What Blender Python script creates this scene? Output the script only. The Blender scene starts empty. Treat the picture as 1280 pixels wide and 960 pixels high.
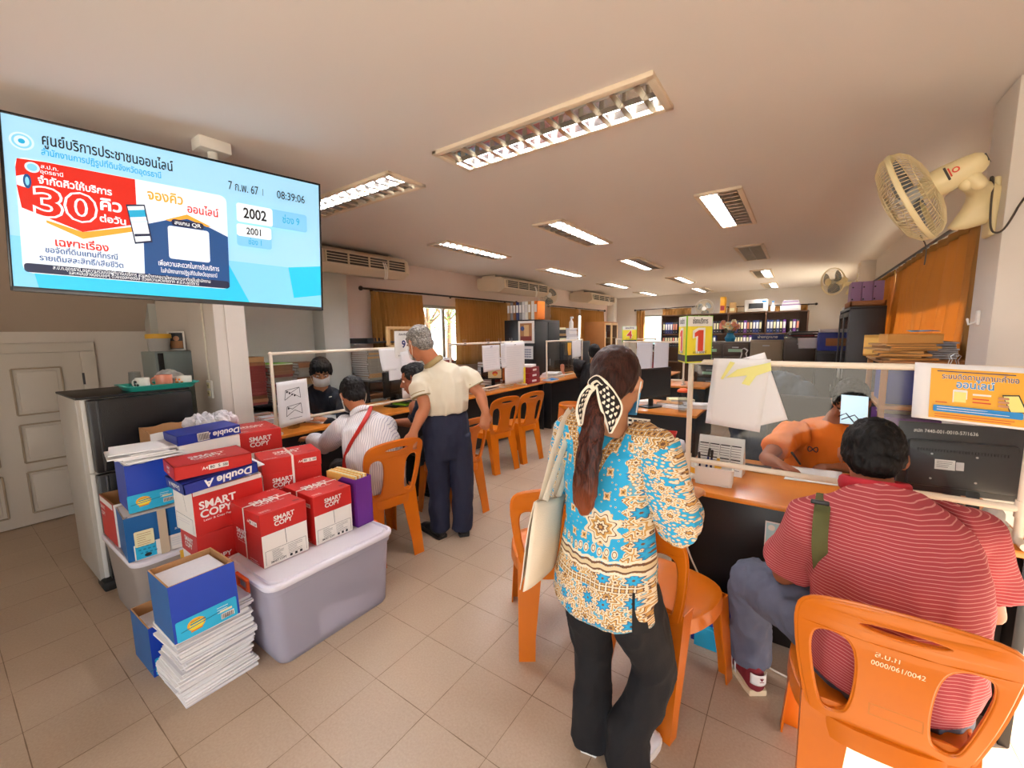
import bpy, bmesh, math, random
import numpy as np
from mathutils import Vector, Matrix, noise
R=math.radians; PI=math.pi
scene=bpy.context.scene; COL=scene.collection

# ---------------------------------------------------------------- camera
YAW,PITCH,ROLL,FPX,HC=R(34.898),R(6.968),R(-.8976),516.04,1.5
_f=Vector((-math.sin(YAW)*math.cos(PITCH),math.cos(YAW)*math.cos(PITCH),-math.sin(PITCH)))
_r0=Vector((math.cos(YAW),math.sin(YAW),0)); _u0=_r0.cross(_f)
_r=_r0*math.cos(ROLL)+_u0*math.sin(ROLL); _u=_u0*math.cos(ROLL)-_r0*math.sin(ROLL)
cam=bpy.data.objects.new('camera',bpy.data.cameras.new('camera')); COL.objects.link(cam)
cam.matrix_world=Matrix((( _r.x,_u.x,-_f.x,0),(_r.y,_u.y,-_f.y,0),(_r.z,_u.z,-_f.z,HC),(0,0,0,1)))
cam.data.sensor_width=36; cam.data.lens=FPX/1280*36; cam.data.clip_start=.05; cam.data.clip_end=200
scene.camera=cam
scene.view_settings.view_transform='Standard'; scene.view_settings.look='None'
scene.view_settings.gamma=1; scene.view_settings.use_curve_mapping=False
scene.view_settings.exposure=1.15

# ---------------------------------------------------------------- daylight
w=bpy.data.worlds.new('world'); scene.world=w; w.use_nodes=True
bg=w.node_tree.nodes['Background']; bg.inputs[0].default_value=(.86,.94,1.05,1); bg.inputs[1].default_value=2.0
SUN_AZ=Vector((-.88,-.47,0)).normalized(); SUN_EL=R(31)
sd=SUN_AZ*math.cos(SUN_EL)+Vector((0,0,-math.sin(SUN_EL)))
sun=bpy.data.objects.new('sun',bpy.data.lights.new('sun','SUN')); COL.objects.link(sun)
sun.rotation_euler=sd.to_track_quat('-Z','Y').to_euler(); sun.data.energy=17; sun.data.angle=R(.6); sun.data.color=(1,.88,.72); sun.location=(6,6,8)
TUBE_POWER=90
scene.cycles.max_bounces=7; scene.cycles.diffuse_bounces=5; scene.cycles.transparent_max_bounces=16
scene.cycles.sample_clamp_indirect=6; scene.cycles.use_denoising=True

# ---------------------------------------------------------------- helpers
def ray(x,y): return _f+_r*((x-640)/FPX)-_u*((y-480)/FPX)
def pt(x,y,d): return Vector((0,0,HC))+ray(x,y)*d          # a point seen at pixel x,y, d metres in front of the lens
def lin(c):
    c=c/255; return c/12.92 if c<=.04045 else ((c+.055)/1.055)**2.4
def rgb(h):
    if isinstance(h,str): h=h.lstrip('#'); h=tuple(int(h[i:i+2],16) for i in (0,2,4))
    return tuple(lin(v) for v in h)+(1,)
MATS={}
def mat(name,col,rough=.6,metal=0,bump=0,bscale=60,vary=0,vscale=6,emit=0,trans=0,alpha=1,coat=0,spec=.5):
    m=bpy.data.materials.new(name); m.use_nodes=True; nt=m.node_tree; b=nt.nodes['Principled BSDF']
    c=rgb(col); b.inputs['Base Color'].default_value=c; b.inputs['Roughness'].default_value=rough
    b.inputs['Metallic'].default_value=metal; b.inputs['Specular IOR Level'].default_value=spec
    if coat: b.inputs['Coat Weight'].default_value=coat
    if trans: b.inputs['Transmission Weight'].default_value=trans
    if alpha<1: b.inputs['Alpha'].default_value=alpha
    if emit: b.inputs['Emission Color'].default_value=c; b.inputs['Emission Strength'].default_value=emit
    if vary or bump: tc=nt.nodes.new('ShaderNodeTexCoord')
    if vary:
        n=nt.nodes.new('ShaderNodeTexNoise'); n.inputs['Scale'].default_value=vscale; n.inputs['Detail'].default_value=5
        nt.links.new(tc.outputs['Object'],n.inputs['Vector'])
        mx=nt.nodes.new('ShaderNodeMix'); mx.data_type='RGBA'
        mx.inputs['A'].default_value=tuple(max(0,v*(1-vary)) for v in c[:3])+(1,)
        mx.inputs['B'].default_value=tuple(min(1,v*(1+vary)) for v in c[:3])+(1,)
        nt.links.new(n.outputs['Fac'],mx.inputs['Factor']); nt.links.new(mx.outputs['Result'],b.inputs['Base Color'])
    if bump:
        n2=nt.nodes.new('ShaderNodeTexNoise'); n2.inputs['Scale'].default_value=bscale; n2.inputs['Detail'].default_value=4
        nt.links.new(tc.outputs['Object'],n2.inputs['Vector'])
        bp=nt.nodes.new('ShaderNodeBump'); bp.inputs['Strength'].default_value=bump; bp.inputs['Distance'].default_value=.01
        nt.links.new(n2.outputs['Fac'],bp.inputs['Height']); nt.links.new(bp.outputs['Normal'],b.inputs['Normal'])
    MATS[name]=m; return name
def nodes_of(name):
    m=MATS[name]; return m.node_tree, m.node_tree.nodes['Principled BSDF']

class MB:
    """collects shapes; build() links them as one mesh object"""
    def __init__(s): s.v=[]; s.f=[]; s.m=[]; s.n=[]
    def add(s,v,f,m,M=None):
        o=len(s.v)
        if M is not None: v=[M@Vector(p) for p in v]
        s.v+= [tuple(p) for p in v]; s.f+=[tuple(i+o for i in q) for q in f]
        if m not in s.n: s.n.append(m)
        s.m+=[s.n.index(m)]*len(f); return s
    def addmesh(s,me,m,M=None): return s.add([tuple(v.co) for v in me.vertices],[tuple(p.vertices) for p in me.polygons],m,M)
    def box(s,c,d,m,bev=0,M=None,rz=0,seg=2):
        T=Matrix.Translation(Vector(c))@Matrix.Rotation(rz,4,'Z')
        if M is not None: T=M@T
        x,y,z=(q/2 for q in d)
        if bev<=0:
            return s.add([(-x,-y,-z),(x,-y,-z),(x,y,-z),(-x,y,-z),(-x,-y,z),(x,-y,z),(x,y,z),(-x,y,z)],
                [(0,3,2,1),(4,5,6,7),(0,1,5,4),(1,2,6,5),(2,3,7,6),(3,0,4,7)],m,T)
        bm=bmesh.new(); bmesh.ops.create_cube(bm,size=1); bmesh.ops.scale(bm,vec=Vector(d),verts=bm.verts)
        bmesh.ops.bevel(bm,geom=list(bm.edges),offset=min(bev,min(d)*.49),segments=seg,profile=.5,affect='EDGES')
        bm.verts.index_update(); s.add([v.co.copy() for v in bm.verts],[[v.index for v in f.verts] for f in bm.faces],m,T); bm.free(); return s
    def tube(s,pts,rad,m,n=8,side=None,caps='round',M=None,closed=False):
        """swept ring; rad: number, list, or list of (a along side, b across)"""
        pts=[Vector(p) for p in pts]; k=len(pts)
        rad=[rad]*k if isinstance(rad,(int,float)) else rad
        rad=[(q,q) if isinstance(q,(int,float)) else q for q in rad]
        T=[]
        for i in range(k):
            if closed: d=pts[(i+1)%k]-pts[i-1]
            else: d=pts[min(i+1,k-1)]-pts[max(i-1,0)]
            T.append(d.normalized() if d.length>1e-9 else Vector((0,0,1)))
        sd=Vector(side) if side is not None else (Vector((1,0,0)) if abs(T[0].x)<.9 else Vector((0,1,0)))
        rings=[]
        for i in range(k):
            a=sd-T[i]*sd.dot(T[i])
            if a.length<1e-5: a=T[i].orthogonal()
            a.normalize()
            if side is None: sd=a
            b=T[i].cross(a); rings.append((pts[i],a,b,rad[i]))
        if caps=='round' and not closed:
            def cap(rg,t,sg):
                p,a,b,(ra,rb)=rg; h=min(ra,rb); out=[]
                for q in (.45,.8,.97): out.append((p+t*sg*h*q,a,b,(ra*math.sqrt(1-q*q),rb*math.sqrt(1-q*q))))
                return out
            rings=cap(rings[0],T[0],-1)[::-1]+rings+cap(rings[-1],T[-1],1)
        v=[];f=[]
        for p,a,b,(ra,rb) in rings:
            for j in range(n):
                th=2*PI*j/n; v.append(p+a*(ra*math.cos(th))+b*(rb*math.sin(th)))
        K=len(rings)
        for i in range(K if closed else K-1):
            i2=(i+1)%K
            for j in range(n): f.append((i*n+j,i*n+(j+1)%n,i2*n+(j+1)%n,i2*n+j))
        if not closed and caps: f.append(tuple(range(n))[::-1]); f.append(tuple((K-1)*n+j for j in range(n)))
        return s.add(v,f,m,M)
    def cyl(s,a,b,r,m,n=16,r2=None,M=None): return s.tube([a,b],[r,r if r2 is None else r2],m,n=n,caps='flat',M=M)
    def lathe(s,prof,m,n=24,M=None,cap=True):
        v=[];f=[];k=len(prof)
        for r,z in prof:
            for j in range(n): th=2*PI*j/n; v.append((r*math.cos(th),r*math.sin(th),z))
        for i in range(k-1):
            for j in range(n): f.append((i*n+j,i*n+(j+1)%n,(i+1)*n+(j+1)%n,(i+1)*n+j))
        if cap: f.append(tuple(range(n))[::-1]); f.append(tuple((k-1)*n+j for j in range(n)))
        return s.add(v,f,m,M)
    def ball(s,c,r,m,n=16,M=None,rot=None):
        r=(r,)*3 if isinstance(r,(int,float)) else r
        v=[];f=[];k=n//2
        for i in range(1,k):
            ph=PI*i/k
            for j in range(n): th=2*PI*j/n; v.append(Vector((r[0]*math.sin(ph)*math.cos(th),r[1]*math.sin(ph)*math.sin(th),r[2]*math.cos(ph))))
        if rot is not None: v=[rot@p for p in v]
        tz=Vector((0,0,r[2])); tz=rot@tz if rot is not None else tz
        v=[p+Vector(c) for p in v]; nv=len(v); v+=[Vector(c)+tz,Vector(c)-tz]
        for i in range(k-2):
            for j in range(n): f.append((i*n+j,(i+1)*n+j,(i+1)*n+(j+1)%n,i*n+(j+1)%n))
        for j in range(n): f.append((nv,j,(j+1)%n)); f.append((nv+1,(k-2)*n+(j+1)%n,(k-2)*n+j))
        return s.add(v,f,m,M)
    def sheet(s,fn,nu,nv,m,th=0,M=None):
        """surface fn(u,v) for u,v in 0..1, optionally with a thickness"""
        P=[[Vector(fn(i/nu,j/nv)) for j in range(nv+1)] for i in range(nu+1)]
        v=[p for row in P for p in row]; id=lambda i,j:i*(nv+1)+j
        f=[(id(i,j),id(i+1,j),id(i+1,j+1),id(i,j+1)) for i in range(nu) for j in range(nv)]
        if th:
            nrm=[]
            for i in range(nu+1):
                for j in range(nv+1):
                    a=P[min(i+1,nu)][j]-P[max(i-1,0)][j]; b=P[i][min(j+1,nv)]-P[i][max(j-1,0)]
                    c=a.cross(b); nrm.append(c.normalized() if c.length>1e-12 else Vector((0,0,1)))
            N=len(v); v=v+[p-q*th for p,q in zip(v,nrm)]
            f=f+[tuple(k+N for k in q[::-1]) for q in f]
            bd=[(i,0) for i in range(nu)]+[(nu,j) for j in range(nv)]+[(i,nv) for i in range(nu,0,-1)]+[(0,j) for j in range(nv,0,-1)]
            for a,b in zip(bd,bd[1:]+bd[:1]): A,B=id(*a),id(*b); f.append((B,A,A+N,B+N))
        return s.add(v,f,m,M)
    def prism(s,poly,h,m,M=None):
        n=len(poly); v=[(x,y,0) for x,y in poly]+[(x,y,h) for x,y in poly]
        f=[tuple(range(n))[::-1],tuple(range(n,2*n))]+[(i,(i+1)%n,(i+1)%n+n,i+n) for i in range(n)]
        return s.add(v,f,m,M)
    def build(s,name,parent=None,smooth=35,loc=None,mw=False):
        """verts are local to parent (mw: world coordinates); loc: origin of a top-level mesh"""
        me=bpy.data.meshes.new(name); v=s.v
        if parent is not None and mw:
            iv=parent.matrix_basis.inverted(); v=[tuple(iv@Vector(p)) for p in v]
        if loc is not None: v=[(p[0]-loc[0],p[1]-loc[1],p[2]-loc[2]) for p in v]
        me.from_pydata(v,[],s.f)
        for k in s.n: me.materials.append(MATS[k])
        me.polygons.foreach_set('material_index',s.m); me.update()
        if smooth:
            me.polygons.foreach_set('use_smooth',[True]*len(me.polygons)); me.set_sharp_from_angle(angle=R(smooth))
        o=bpy.data.objects.new(name,me); COL.objects.link(o)
        if loc is not None: o.location=loc
        if parent is not None: o.parent=parent
        return o
def tag(o,label=None,cat=None,group=None,kind=None):
    if label: o['label']=label
    if cat: o['category']=cat
    if group: o['group']=group
    if kind: o['kind']=kind
    return o
def thing(name,label,cat,loc=(0,0,0),rz=0,group=None,M=None):
    o=bpy.data.objects.new(name,None); COL.objects.link(o); o.empty_display_size=.1
    if M is not None: o.matrix_basis=M
    else: o.matrix_basis=Matrix.Translation(Vector(loc))@Matrix.Rotation(rz,4,'Z')
    return tag(o,label,cat,group)
def copy_tree(o,parent=None):
    c=o.copy(); COL.objects.link(c)
    if parent is not None: c.parent=parent
    for ch in list(o.children): copy_tree(ch,c)
    return c
def dup(o,loc,rz=0,label=None,group=None,tilt=None):
    c=copy_tree(o); c.matrix_basis=Matrix.Translation(Vector(loc))@Matrix.Rotation(rz,4,'Z')@(tilt or Matrix())
    if label: c['label']=label
    if group: c['group']=group
    return c
def struct(name,mb,smooth=0): return tag(mb.build(name,smooth=smooth),kind='structure')
def frame(o,x,z):
    """matrix whose x axis is x, z axis (outward) is z, y = z cross x"""
    x=Vector(x).normalized(); z=Vector(z); z=(z-x*z.dot(x)).normalized(); y=z.cross(x)
    return Matrix(((x.x,y.x,z.x,o[0]),(x.y,y.y,z.y,o[1]),(x.z,y.z,z.z,o[2]),(0,0,0,1)))
def tmesh(body,size,bold=0,align='CENTER',shear=0):
    c=bpy.data.curves.new('t','FONT'); c.body=body; c.size=size; c.align_x=align; c.align_y='CENTER'; c.offset=bold*size; c.shear=shear; c.resolution_u=3
    o=bpy.data.objects.new('t',c); COL.objects.link(o)
    dg=bpy.context.evaluated_depsgraph_get(); dg.update(); me=bpy.data.meshes.new_from_object(o.evaluated_get(dg))
    bpy.data.objects.remove(o); return me
class Art:
    """flat print: polygons and lettering laid in x right, y up, each layer a hair above the last"""
    def __init__(s,step=.0004): s.b=MB(); s.k=1; s.step=step
    def z(s): s.k+=1; return s.k*s.step
    def poly(s,p,m): z=s.z(); s.b.add([(x,y,z) for x,y in p],[tuple(range(len(p)))],m); return s
    def rect(s,x0,y0,x1,y1,m,r=0):
        x0,x1=min(x0,x1),max(x0,x1); y0,y1=min(y0,y1),max(y0,y1)
        if not r: return s.poly([(x0,y0),(x1,y0),(x1,y1),(x0,y1)],m)
        p=[]
        for cx,cy,a0 in ((x1-r,y0+r,-90),(x1-r,y1-r,0),(x0+r,y1-r,90),(x0+r,y0+r,180)):
            for i in range(5): a=R(a0+i*22.5); p.append((cx+r*math.cos(a),cy+r*math.sin(a)))
        return s.poly(p,m)
    def circ(s,x,y,r,m,n=28,ry=None): return s.poly([(x+r*math.cos(2*PI*i/n),y+(ry or r)*math.sin(2*PI*i/n)) for i in range(n)],m)
    def line(s,x0,y0,x1,y1,wd,m):
        d=math.hypot(x1-x0,y1-y0) or 1; nx,ny=-(y1-y0)/d*wd/2,(x1-x0)/d*wd/2
        return s.poly([(x0-nx,y0-ny),(x1-nx,y1-ny),(x1+nx,y1+ny),(x0+nx,y0+ny)],m)
    def text(s,t,x,y,size,m,bold=0,align='CENTER',wid=None,rot=0,shear=0):
        me=tmesh(t,size,bold,align,shear); sx=1
        if wid and len(me.vertices):
            xs=[v.co.x for v in me.vertices]; sx=wid/(max(xs)-min(xs))
        s.b.addmesh(me,m,Matrix.Translation((x,y,s.z()))@Matrix.Rotation(rot,4,'Z')@Matrix.Scale(sx,4,(1,0,0))); bpy.data.meshes.remove(me); return s
    def lines(s,x0,x1,y,gap,n,wd,m,seed=0):
        q=random.Random(seed)
        for i in range(n): s.line(x0,y-i*gap,x0+(x1-x0)*q.uniform(.55,1),y-i*gap,wd,m)
        return s
    def on(s,mb,M):
        o=len(mb.v); mb.v+=[tuple(M@Vector(p)) for p in s.b.v]; mb.f+=[tuple(i+o for i in q) for q in s.b.f]
        for k in s.b.n:
            if k not in mb.n: mb.n.append(k)
        mb.m+=[mb.n.index(s.b.n[i]) for i in s.b.m]; return mb
def blob(parts,voxel=.008,smooth=6,wrinkle=0,wscale=12,seed=0,name='b'):
    """closed shapes -> one continuous surface. parts: MB. returns (verts, faces)"""
    o=parts.build(name,smooth=0)
    r=o.modifiers.new('r','REMESH'); r.mode='VOXEL'; r.voxel_size=voxel; r.adaptivity=0
    if smooth: q=o.modifiers.new('s','SMOOTH'); q.factor=.5; q.iterations=smooth
    dg=bpy.context.evaluated_depsgraph_get(); dg.update(); me=bpy.data.meshes.new_from_object(o.evaluated_get(dg))
    V=[v.co.copy() for v in me.vertices]; N=[v.normal.copy() for v in me.vertices]; F=[tuple(p.vertices) for p in me.polygons]
    if wrinkle:
        off=Vector((seed*7.3,seed*3.1,0))
        for i,p in enumerate(V):
            q=Vector((p.x*wscale,p.y*wscale,p.z*wscale*.55))+off
            h=noise.noise(q)+.5*noise.noise(q*2.1+Vector((5,1,2)))
            V[i]=p+N[i]*(wrinkle*(1-2*abs(h)))
    old=o.data; bpy.data.objects.remove(o); bpy.data.meshes.remove(old); bpy.data.meshes.remove(me)
    return V,F
def skinned(name,parts,m,parent,voxel=.008,smooth=6,wrinkle=0,wscale=12,seed=0):
    V,F=blob(parts,voxel,smooth,wrinkle,wscale,seed); b=MB(); b.add(V,F,m); return b.build(name,parent,smooth=180,mw=True)
def plate(outlines,th,bev=0,res=2):
    """flat plate with holes from closed 2D outlines -> mesh (x,y plane, z thickness)"""
    c=bpy.data.curves.new('p','CURVE'); c.dimensions='2D'; c.fill_mode='BOTH'; c.extrude=th/2; c.bevel_depth=bev; c.bevel_resolution=1
    for ol in outlines:
        sp=c.splines.new('POLY'); sp.points.add(len(ol)-1); sp.use_cyclic_u=True
        for q,(x,y) in zip(sp.points,ol): q.co=(x,y,0,1)
    o=bpy.data.objects.new('p',c); COL.objects.link(o)
    dg=bpy.context.evaluated_depsgraph_get(); dg.update(); me=bpy.data.meshes.new_from_object(o.evaluated_get(dg)); bpy.data.objects.remove(o)
    return me
def smoothpoly(p,n=3,closed=True):
    """Chaikin rounding of a polygon"""
    for _ in range(n):
        q=[]
        for i in range(len(p)):
            a,b=p[i],p[(i+1)%len(p)]
            q+=[(a[0]*.75+b[0]*.25,a[1]*.75+b[1]*.25),(a[0]*.25+b[0]*.75,a[1]*.25+b[1]*.75)]
        p=q
    return p
def path(pts,n=2):
    """rounded open polyline in 3D"""
    p=[Vector(q) for q in pts]
    for _ in range(n):
        q=[p[0]]
        for a,b in zip(p,p[1:]): q+=[a*.75+b*.25,a*.25+b*.75]
        p=q+[p[-1]]
    return p
# ---------------------------------------------------------------- materials
mat('wall_paint','#E2DAD0',.75,bump=.04,bscale=90,vary=.04,vscale=2)
mat('wall_pink','#E4D1C8',.75,bump=.04,bscale=90,vary=.04,vscale=2)
mat('grey_paint','#C5C5BD',.75,bump=.04,bscale=90,vary=.04,vscale=2)
mat('ceiling_paint','#E8E1DB',.8,vary=.02,vscale=1)
mat('stair_paint','#BDAC9A',.8,vary=.04,vscale=2)
mat('door_paint','#DDD6CA',.5,vary=.03,vscale=3)
mat('door_groove','#B3A48D',.6)
mat('white','#EEECE6',.5); mat('paper','#F1EFEE',.8,vary=.02,vscale=9); mat('paper_grey','#DAD8DC',.8,vary=.05,vscale=60)
mat('black','#0F0F11',.45); mat('black_gloss','#0C0C0E',.22,spec=.5); mat('dark_grey','#2A2A2C',.5); mat('ink','#1B1C22',.7)
mat('steel','#C4C6C8',.3,1); mat('chrome','#DADADA',.12,1); mat('dark_steel','#4A4A4B',.4,.6)
mat('chair_plastic','#CF6C0A',.33,vary=.05,vscale=7,spec=.5); mat('chair_scuff','#FFE3B8',.6)
mat('wood_top','#D9842E',.32,vary=.16,vscale=5); mat('wood_edge','#C9741F',.45); mat('wood_mid','#A8703C',.5,vary=.15,vscale=8)
mat('wood_dark','#5A3A22',.5,vary=.2,vscale=8); mat('wood_light','#D9B27A',.5,vary=.12,vscale=8)
mat('pvc','#F0E3CE',.35); mat('pvc_white','#F4EEE4',.35)
mat('red_card','#C4231F',.45,vary=.05,vscale=10); mat('white_card','#EFEAE2',.55,vary=.03,vscale=10); mat('brown_card','#B58658',.75,vary=.08,vscale=14)
mat('blue_card','#1440B0',.4,vary=.08,vscale=8); mat('blue_card_dark','#1B2F8F',.45,vary=.08,vscale=8); mat('sky_card','#27B4DE',.45,vary=.22,vscale=9)
mat('teal_card','#0F5FA0',.45,vary=.08,vscale=8); mat('purple_card','#6A2A8C',.5,vary=.05,vscale=6)
mat('yellow','#F4E23A',.5); mat('amber','#F2B330',.5); mat('orange_print','#EE8A2A',.5); mat('lemon_tape','#F1EC8C',.5)
mat('lime','#8ED43A',.5); mat('sign_red','#D8452B',.5); mat('print_blue','#1F8FD6',.5); mat('print_navy','#1C2F6E',.5); mat('print_teal','#147FA6',.5)
mat('cream_label','#E9E2B6',.6); mat('tan_tape','#C9B79C',.35); mat('strap_white','#ECE6DC',.4)
mat('bin_lid','#E6E2EA',.3,vary=.03); mat('orange_clip','#EA5A1E',.4); mat('yellow_clip','#E4B23A',.4)
mat('fridge_black','#101114',.3,bump=.15,bscale=220,spec=.5); mat('fridge_side','#B9B4AA',.35); mat('rubber','#161412',.6)
mat('teal_tray','#2FAFA0',.35); mat('pink_mug','#D98A70',.3); mat('mug_white','#EDE8E0',.25); mat('grey_green','#8E9C9A',.5,vary=.05)
mat('curtain_ring','#2B1A12',.5); mat('alu','#A9A49B',.35,.7); mat('ac_cream','#E4D3BB',.45); mat('ac_dark','#3A332C',.5); mat('ac_fin','#D8C7AA',.45)
mat('fan_cream','#E8D7A6',.4); mat('fan_wire','#DCC99C',.45); mat('fan_blade','#7F8A94',.35,alpha=.75); mat('fan_grey','#BDBDB8',.4)
mat('cable','#4A4036',.6); mat('cable_white','#E2DCCB',.5)
mat('screen_black','#101418',.18); mat('monitor_grey','#2B2D30',.4)
mat('binder_black','#17171B',.5); mat('binder_blue','#24356F',.5); mat('binder_grey','#8E8C8E',.5); mat('binder_orange','#E77F23',.5); mat('binder_tan','#BE9568',.6)
mat('cab_brown','#4E4136',.45); mat('cab_tan','#9B8A70',.45); mat('cab_green','#9FC7A8',.6); mat('cab_black','#151416',.4)
mat('folder_brown','#8A5A36',.7,vary=.15,vscale=9); mat('folder_red','#7A2A22',.7,vary=.15,vscale=9); mat('folder_kraft','#B48A5A',.75,vary=.1); mat('folder_grey','#8C8478',.75,vary=.1); mat('folder_lime','#8CC63F',.6)
mat('envelope','#D79B4E',.7,vary=.06); mat('envelope_yellow','#E8B65A',.7); mat('lilac_card','#A586B8',.55); mat('red_plastic','#C02A22',.35); mat('red_dark','#8E1F2A',.45)
mat('skin','#B5734F',.55,bump=.05,bscale=120,vary=.05,vscale=10); mat('skin_light','#C98F68',.55,bump=.05,bscale=120,vary=.05,vscale=10); mat('skin_dark','#9A5836',.55,bump=.05,bscale=120,vary=.05,vscale=10)
mat('eye_white','#E9E2DA',.3); mat('eye_dark','#20120B',.2); mat('lip','#9C4E40',.5)
mat('mask_white','#E8E8EA',.8); mat('mask_blue','#4FA9DE',.8)
mat('navy_jacket','#1A1D2A',.8,bump=.15,bscale=200); mat('navy_trousers','#171B33',.8,bump=.15,bscale=200); mat('black_cloth','#121013',.85,bump=.1,bscale=200)
mat('cream_shirt','#D9CFB8',.85,bump=.12,bscale=260); mat('khaki_trim','#9A8458',.85); mat('orange_shirt','#F07A14',.8,bump=.12,bscale=260); mat('jeans','#5B5F70',.9,bump=.25,bscale=320,vary=.25,vscale=14)
mat('red_strap','#B42218',.6); mat('olive_strap','#5A5A30',.8,bump=.2,bscale=300); mat('tote','#EBDDC6',.9,bump=.2,bscale=320,vary=.04); mat('maroon_suede','#7E1F28',.8); mat('shoe_sole','#E2CDA6',.6); mat('shoe_black','#0D0D10',.35); mat('shoe_tan','#A98468',.6)
mat('leaf_dark','#3F6B2A',.7,vary=.4,vscale=3); mat('leaf_mid','#6E9440',.7,vary=.4,vscale=3); mat('bark','#6A4E38',.9); mat('pale_block','#B9DCE2',.8); mat('pale_pane','#8FBFD0',.3); mat('yard','#DCD3C4',.9,vary=.2)
mat('tube_lit','#F6F7FF',.5,emit=TUBE_POWER); mat('tube_off','#D5D5D2',.4); mat('reflector','#E6E3DC',.22,1); mat('louver_metal','#E2DED6',.3,1); mat('frame_cream','#E9D8C0',.5)
SCREEN=.27
for k,(c,e) in dict(scr_base=('#9BD3F4',.95),scr_low=('#28BFE8',.95),scr_mid=('#7CCBF2',.95),scr_white=('#EAF4FC',.95),scr_red=('#D02417',.9),scr_orange=('#F3A63A',.9),scr_navy=('#1C4E8C',.8),scr_dark=('#202A4A',.7),scr_cyan=('#22A7D8',.9),scr_ink=('#10151F',.5),scr_pale=('#C8E4F6',.95),scr_box=('#7DC4EE',.95)).items(): mat(k,c,.25,emit=e*SCREEN)
mat('glow_blue','#C4E6F4',.4,emit=.25)  # pale blue with a faint glow put into the paper sheet

def glassy(name,tint=(1,1,1),mix=.9,rough=.05):
    m=bpy.data.materials.new(name); m.use_nodes=True; nt=m.node_tree; nt.nodes.clear()
    o=nt.nodes.new('ShaderNodeOutputMaterial'); mx=nt.nodes.new('ShaderNodeMixShader'); t=nt.nodes.new('ShaderNodeBsdfTransparent'); g=nt.nodes.new('ShaderNodeBsdfGlossy')
    t.inputs[0].default_value=tint+(1,); g.inputs['Roughness'].default_value=rough; fr=nt.nodes.new('ShaderNodeFresnel'); fr.inputs[0].default_value=1.45
    ge=nt.nodes.new('ShaderNodeNewGeometry'); iv=nt.nodes.new('ShaderNodeMath'); iv.operation='SUBTRACT'; iv.inputs[0].default_value=1; nt.links.new(ge.outputs['Backfacing'],iv.inputs[1]); ml=nt.nodes.new('ShaderNodeMath'); ml.operation='MULTIPLY'; nt.links.new(fr.outputs[0],ml.inputs[0]); nt.links.new(iv.outputs[0],ml.inputs[1])
    nt.links.new(ml.outputs[0],mx.inputs[0]); nt.links.new(t.outputs[0],mx.inputs[1]); nt.links.new(g.outputs[0],mx.inputs[2]); nt.links.new(mx.outputs[0],o.inputs[0]); MATS[name]=m
glassy('acrylic',(.93,.94,.93)); glassy('window_glass',(.95,.98,.98)); glassy('clear_glass',(.86,.88,.88)); glassy('cabinet_glass',(.45,.47,.5))
def cloth_translucent(name,col,col2,wgt=.45,clear=0):
    m=bpy.data.materials.new(name); m.use_nodes=True; nt=m.node_tree; b=nt.nodes['Principled BSDF']; o=nt.nodes['Material Output']
    b.inputs['Base Color'].default_value=rgb(col); b.inputs['Roughness'].default_value=.85
    t=nt.nodes.new('ShaderNodeBsdfTranslucent'); t.inputs[0].default_value=rgb(col2); mx=nt.nodes.new('ShaderNodeMixShader'); mx.inputs[0].default_value=wgt
    nt.links.new(b.outputs[0],mx.inputs[1]); nt.links.new(t.outputs[0],mx.inputs[2]); nt.links.new(mx.outputs[0],o.inputs[0]); MATS[name]=m
    if clear:
        tr=nt.nodes.new('ShaderNodeBsdfTransparent'); m2=nt.nodes.new('ShaderNodeMixShader'); m2.inputs[0].default_value=clear; nt.links.new(mx.outputs[0],m2.inputs[1]); nt.links.new(tr.outputs[0],m2.inputs[2]); nt.links.new(m2.outputs[0],o.inputs[0])
cloth_translucent('curtain_cloth','#AE8244','#E2A854',.25)
cloth_translucent('bin_plastic','#DCD9E6','#E4E0EE',.45,.38)
cloth_translucent('bin_plastic_grey','#B9AEA4','#C2B8AE',.35)
cloth_translucent('sheer_bag','#E2E0DC','#E8E6E2',.5)

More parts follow.
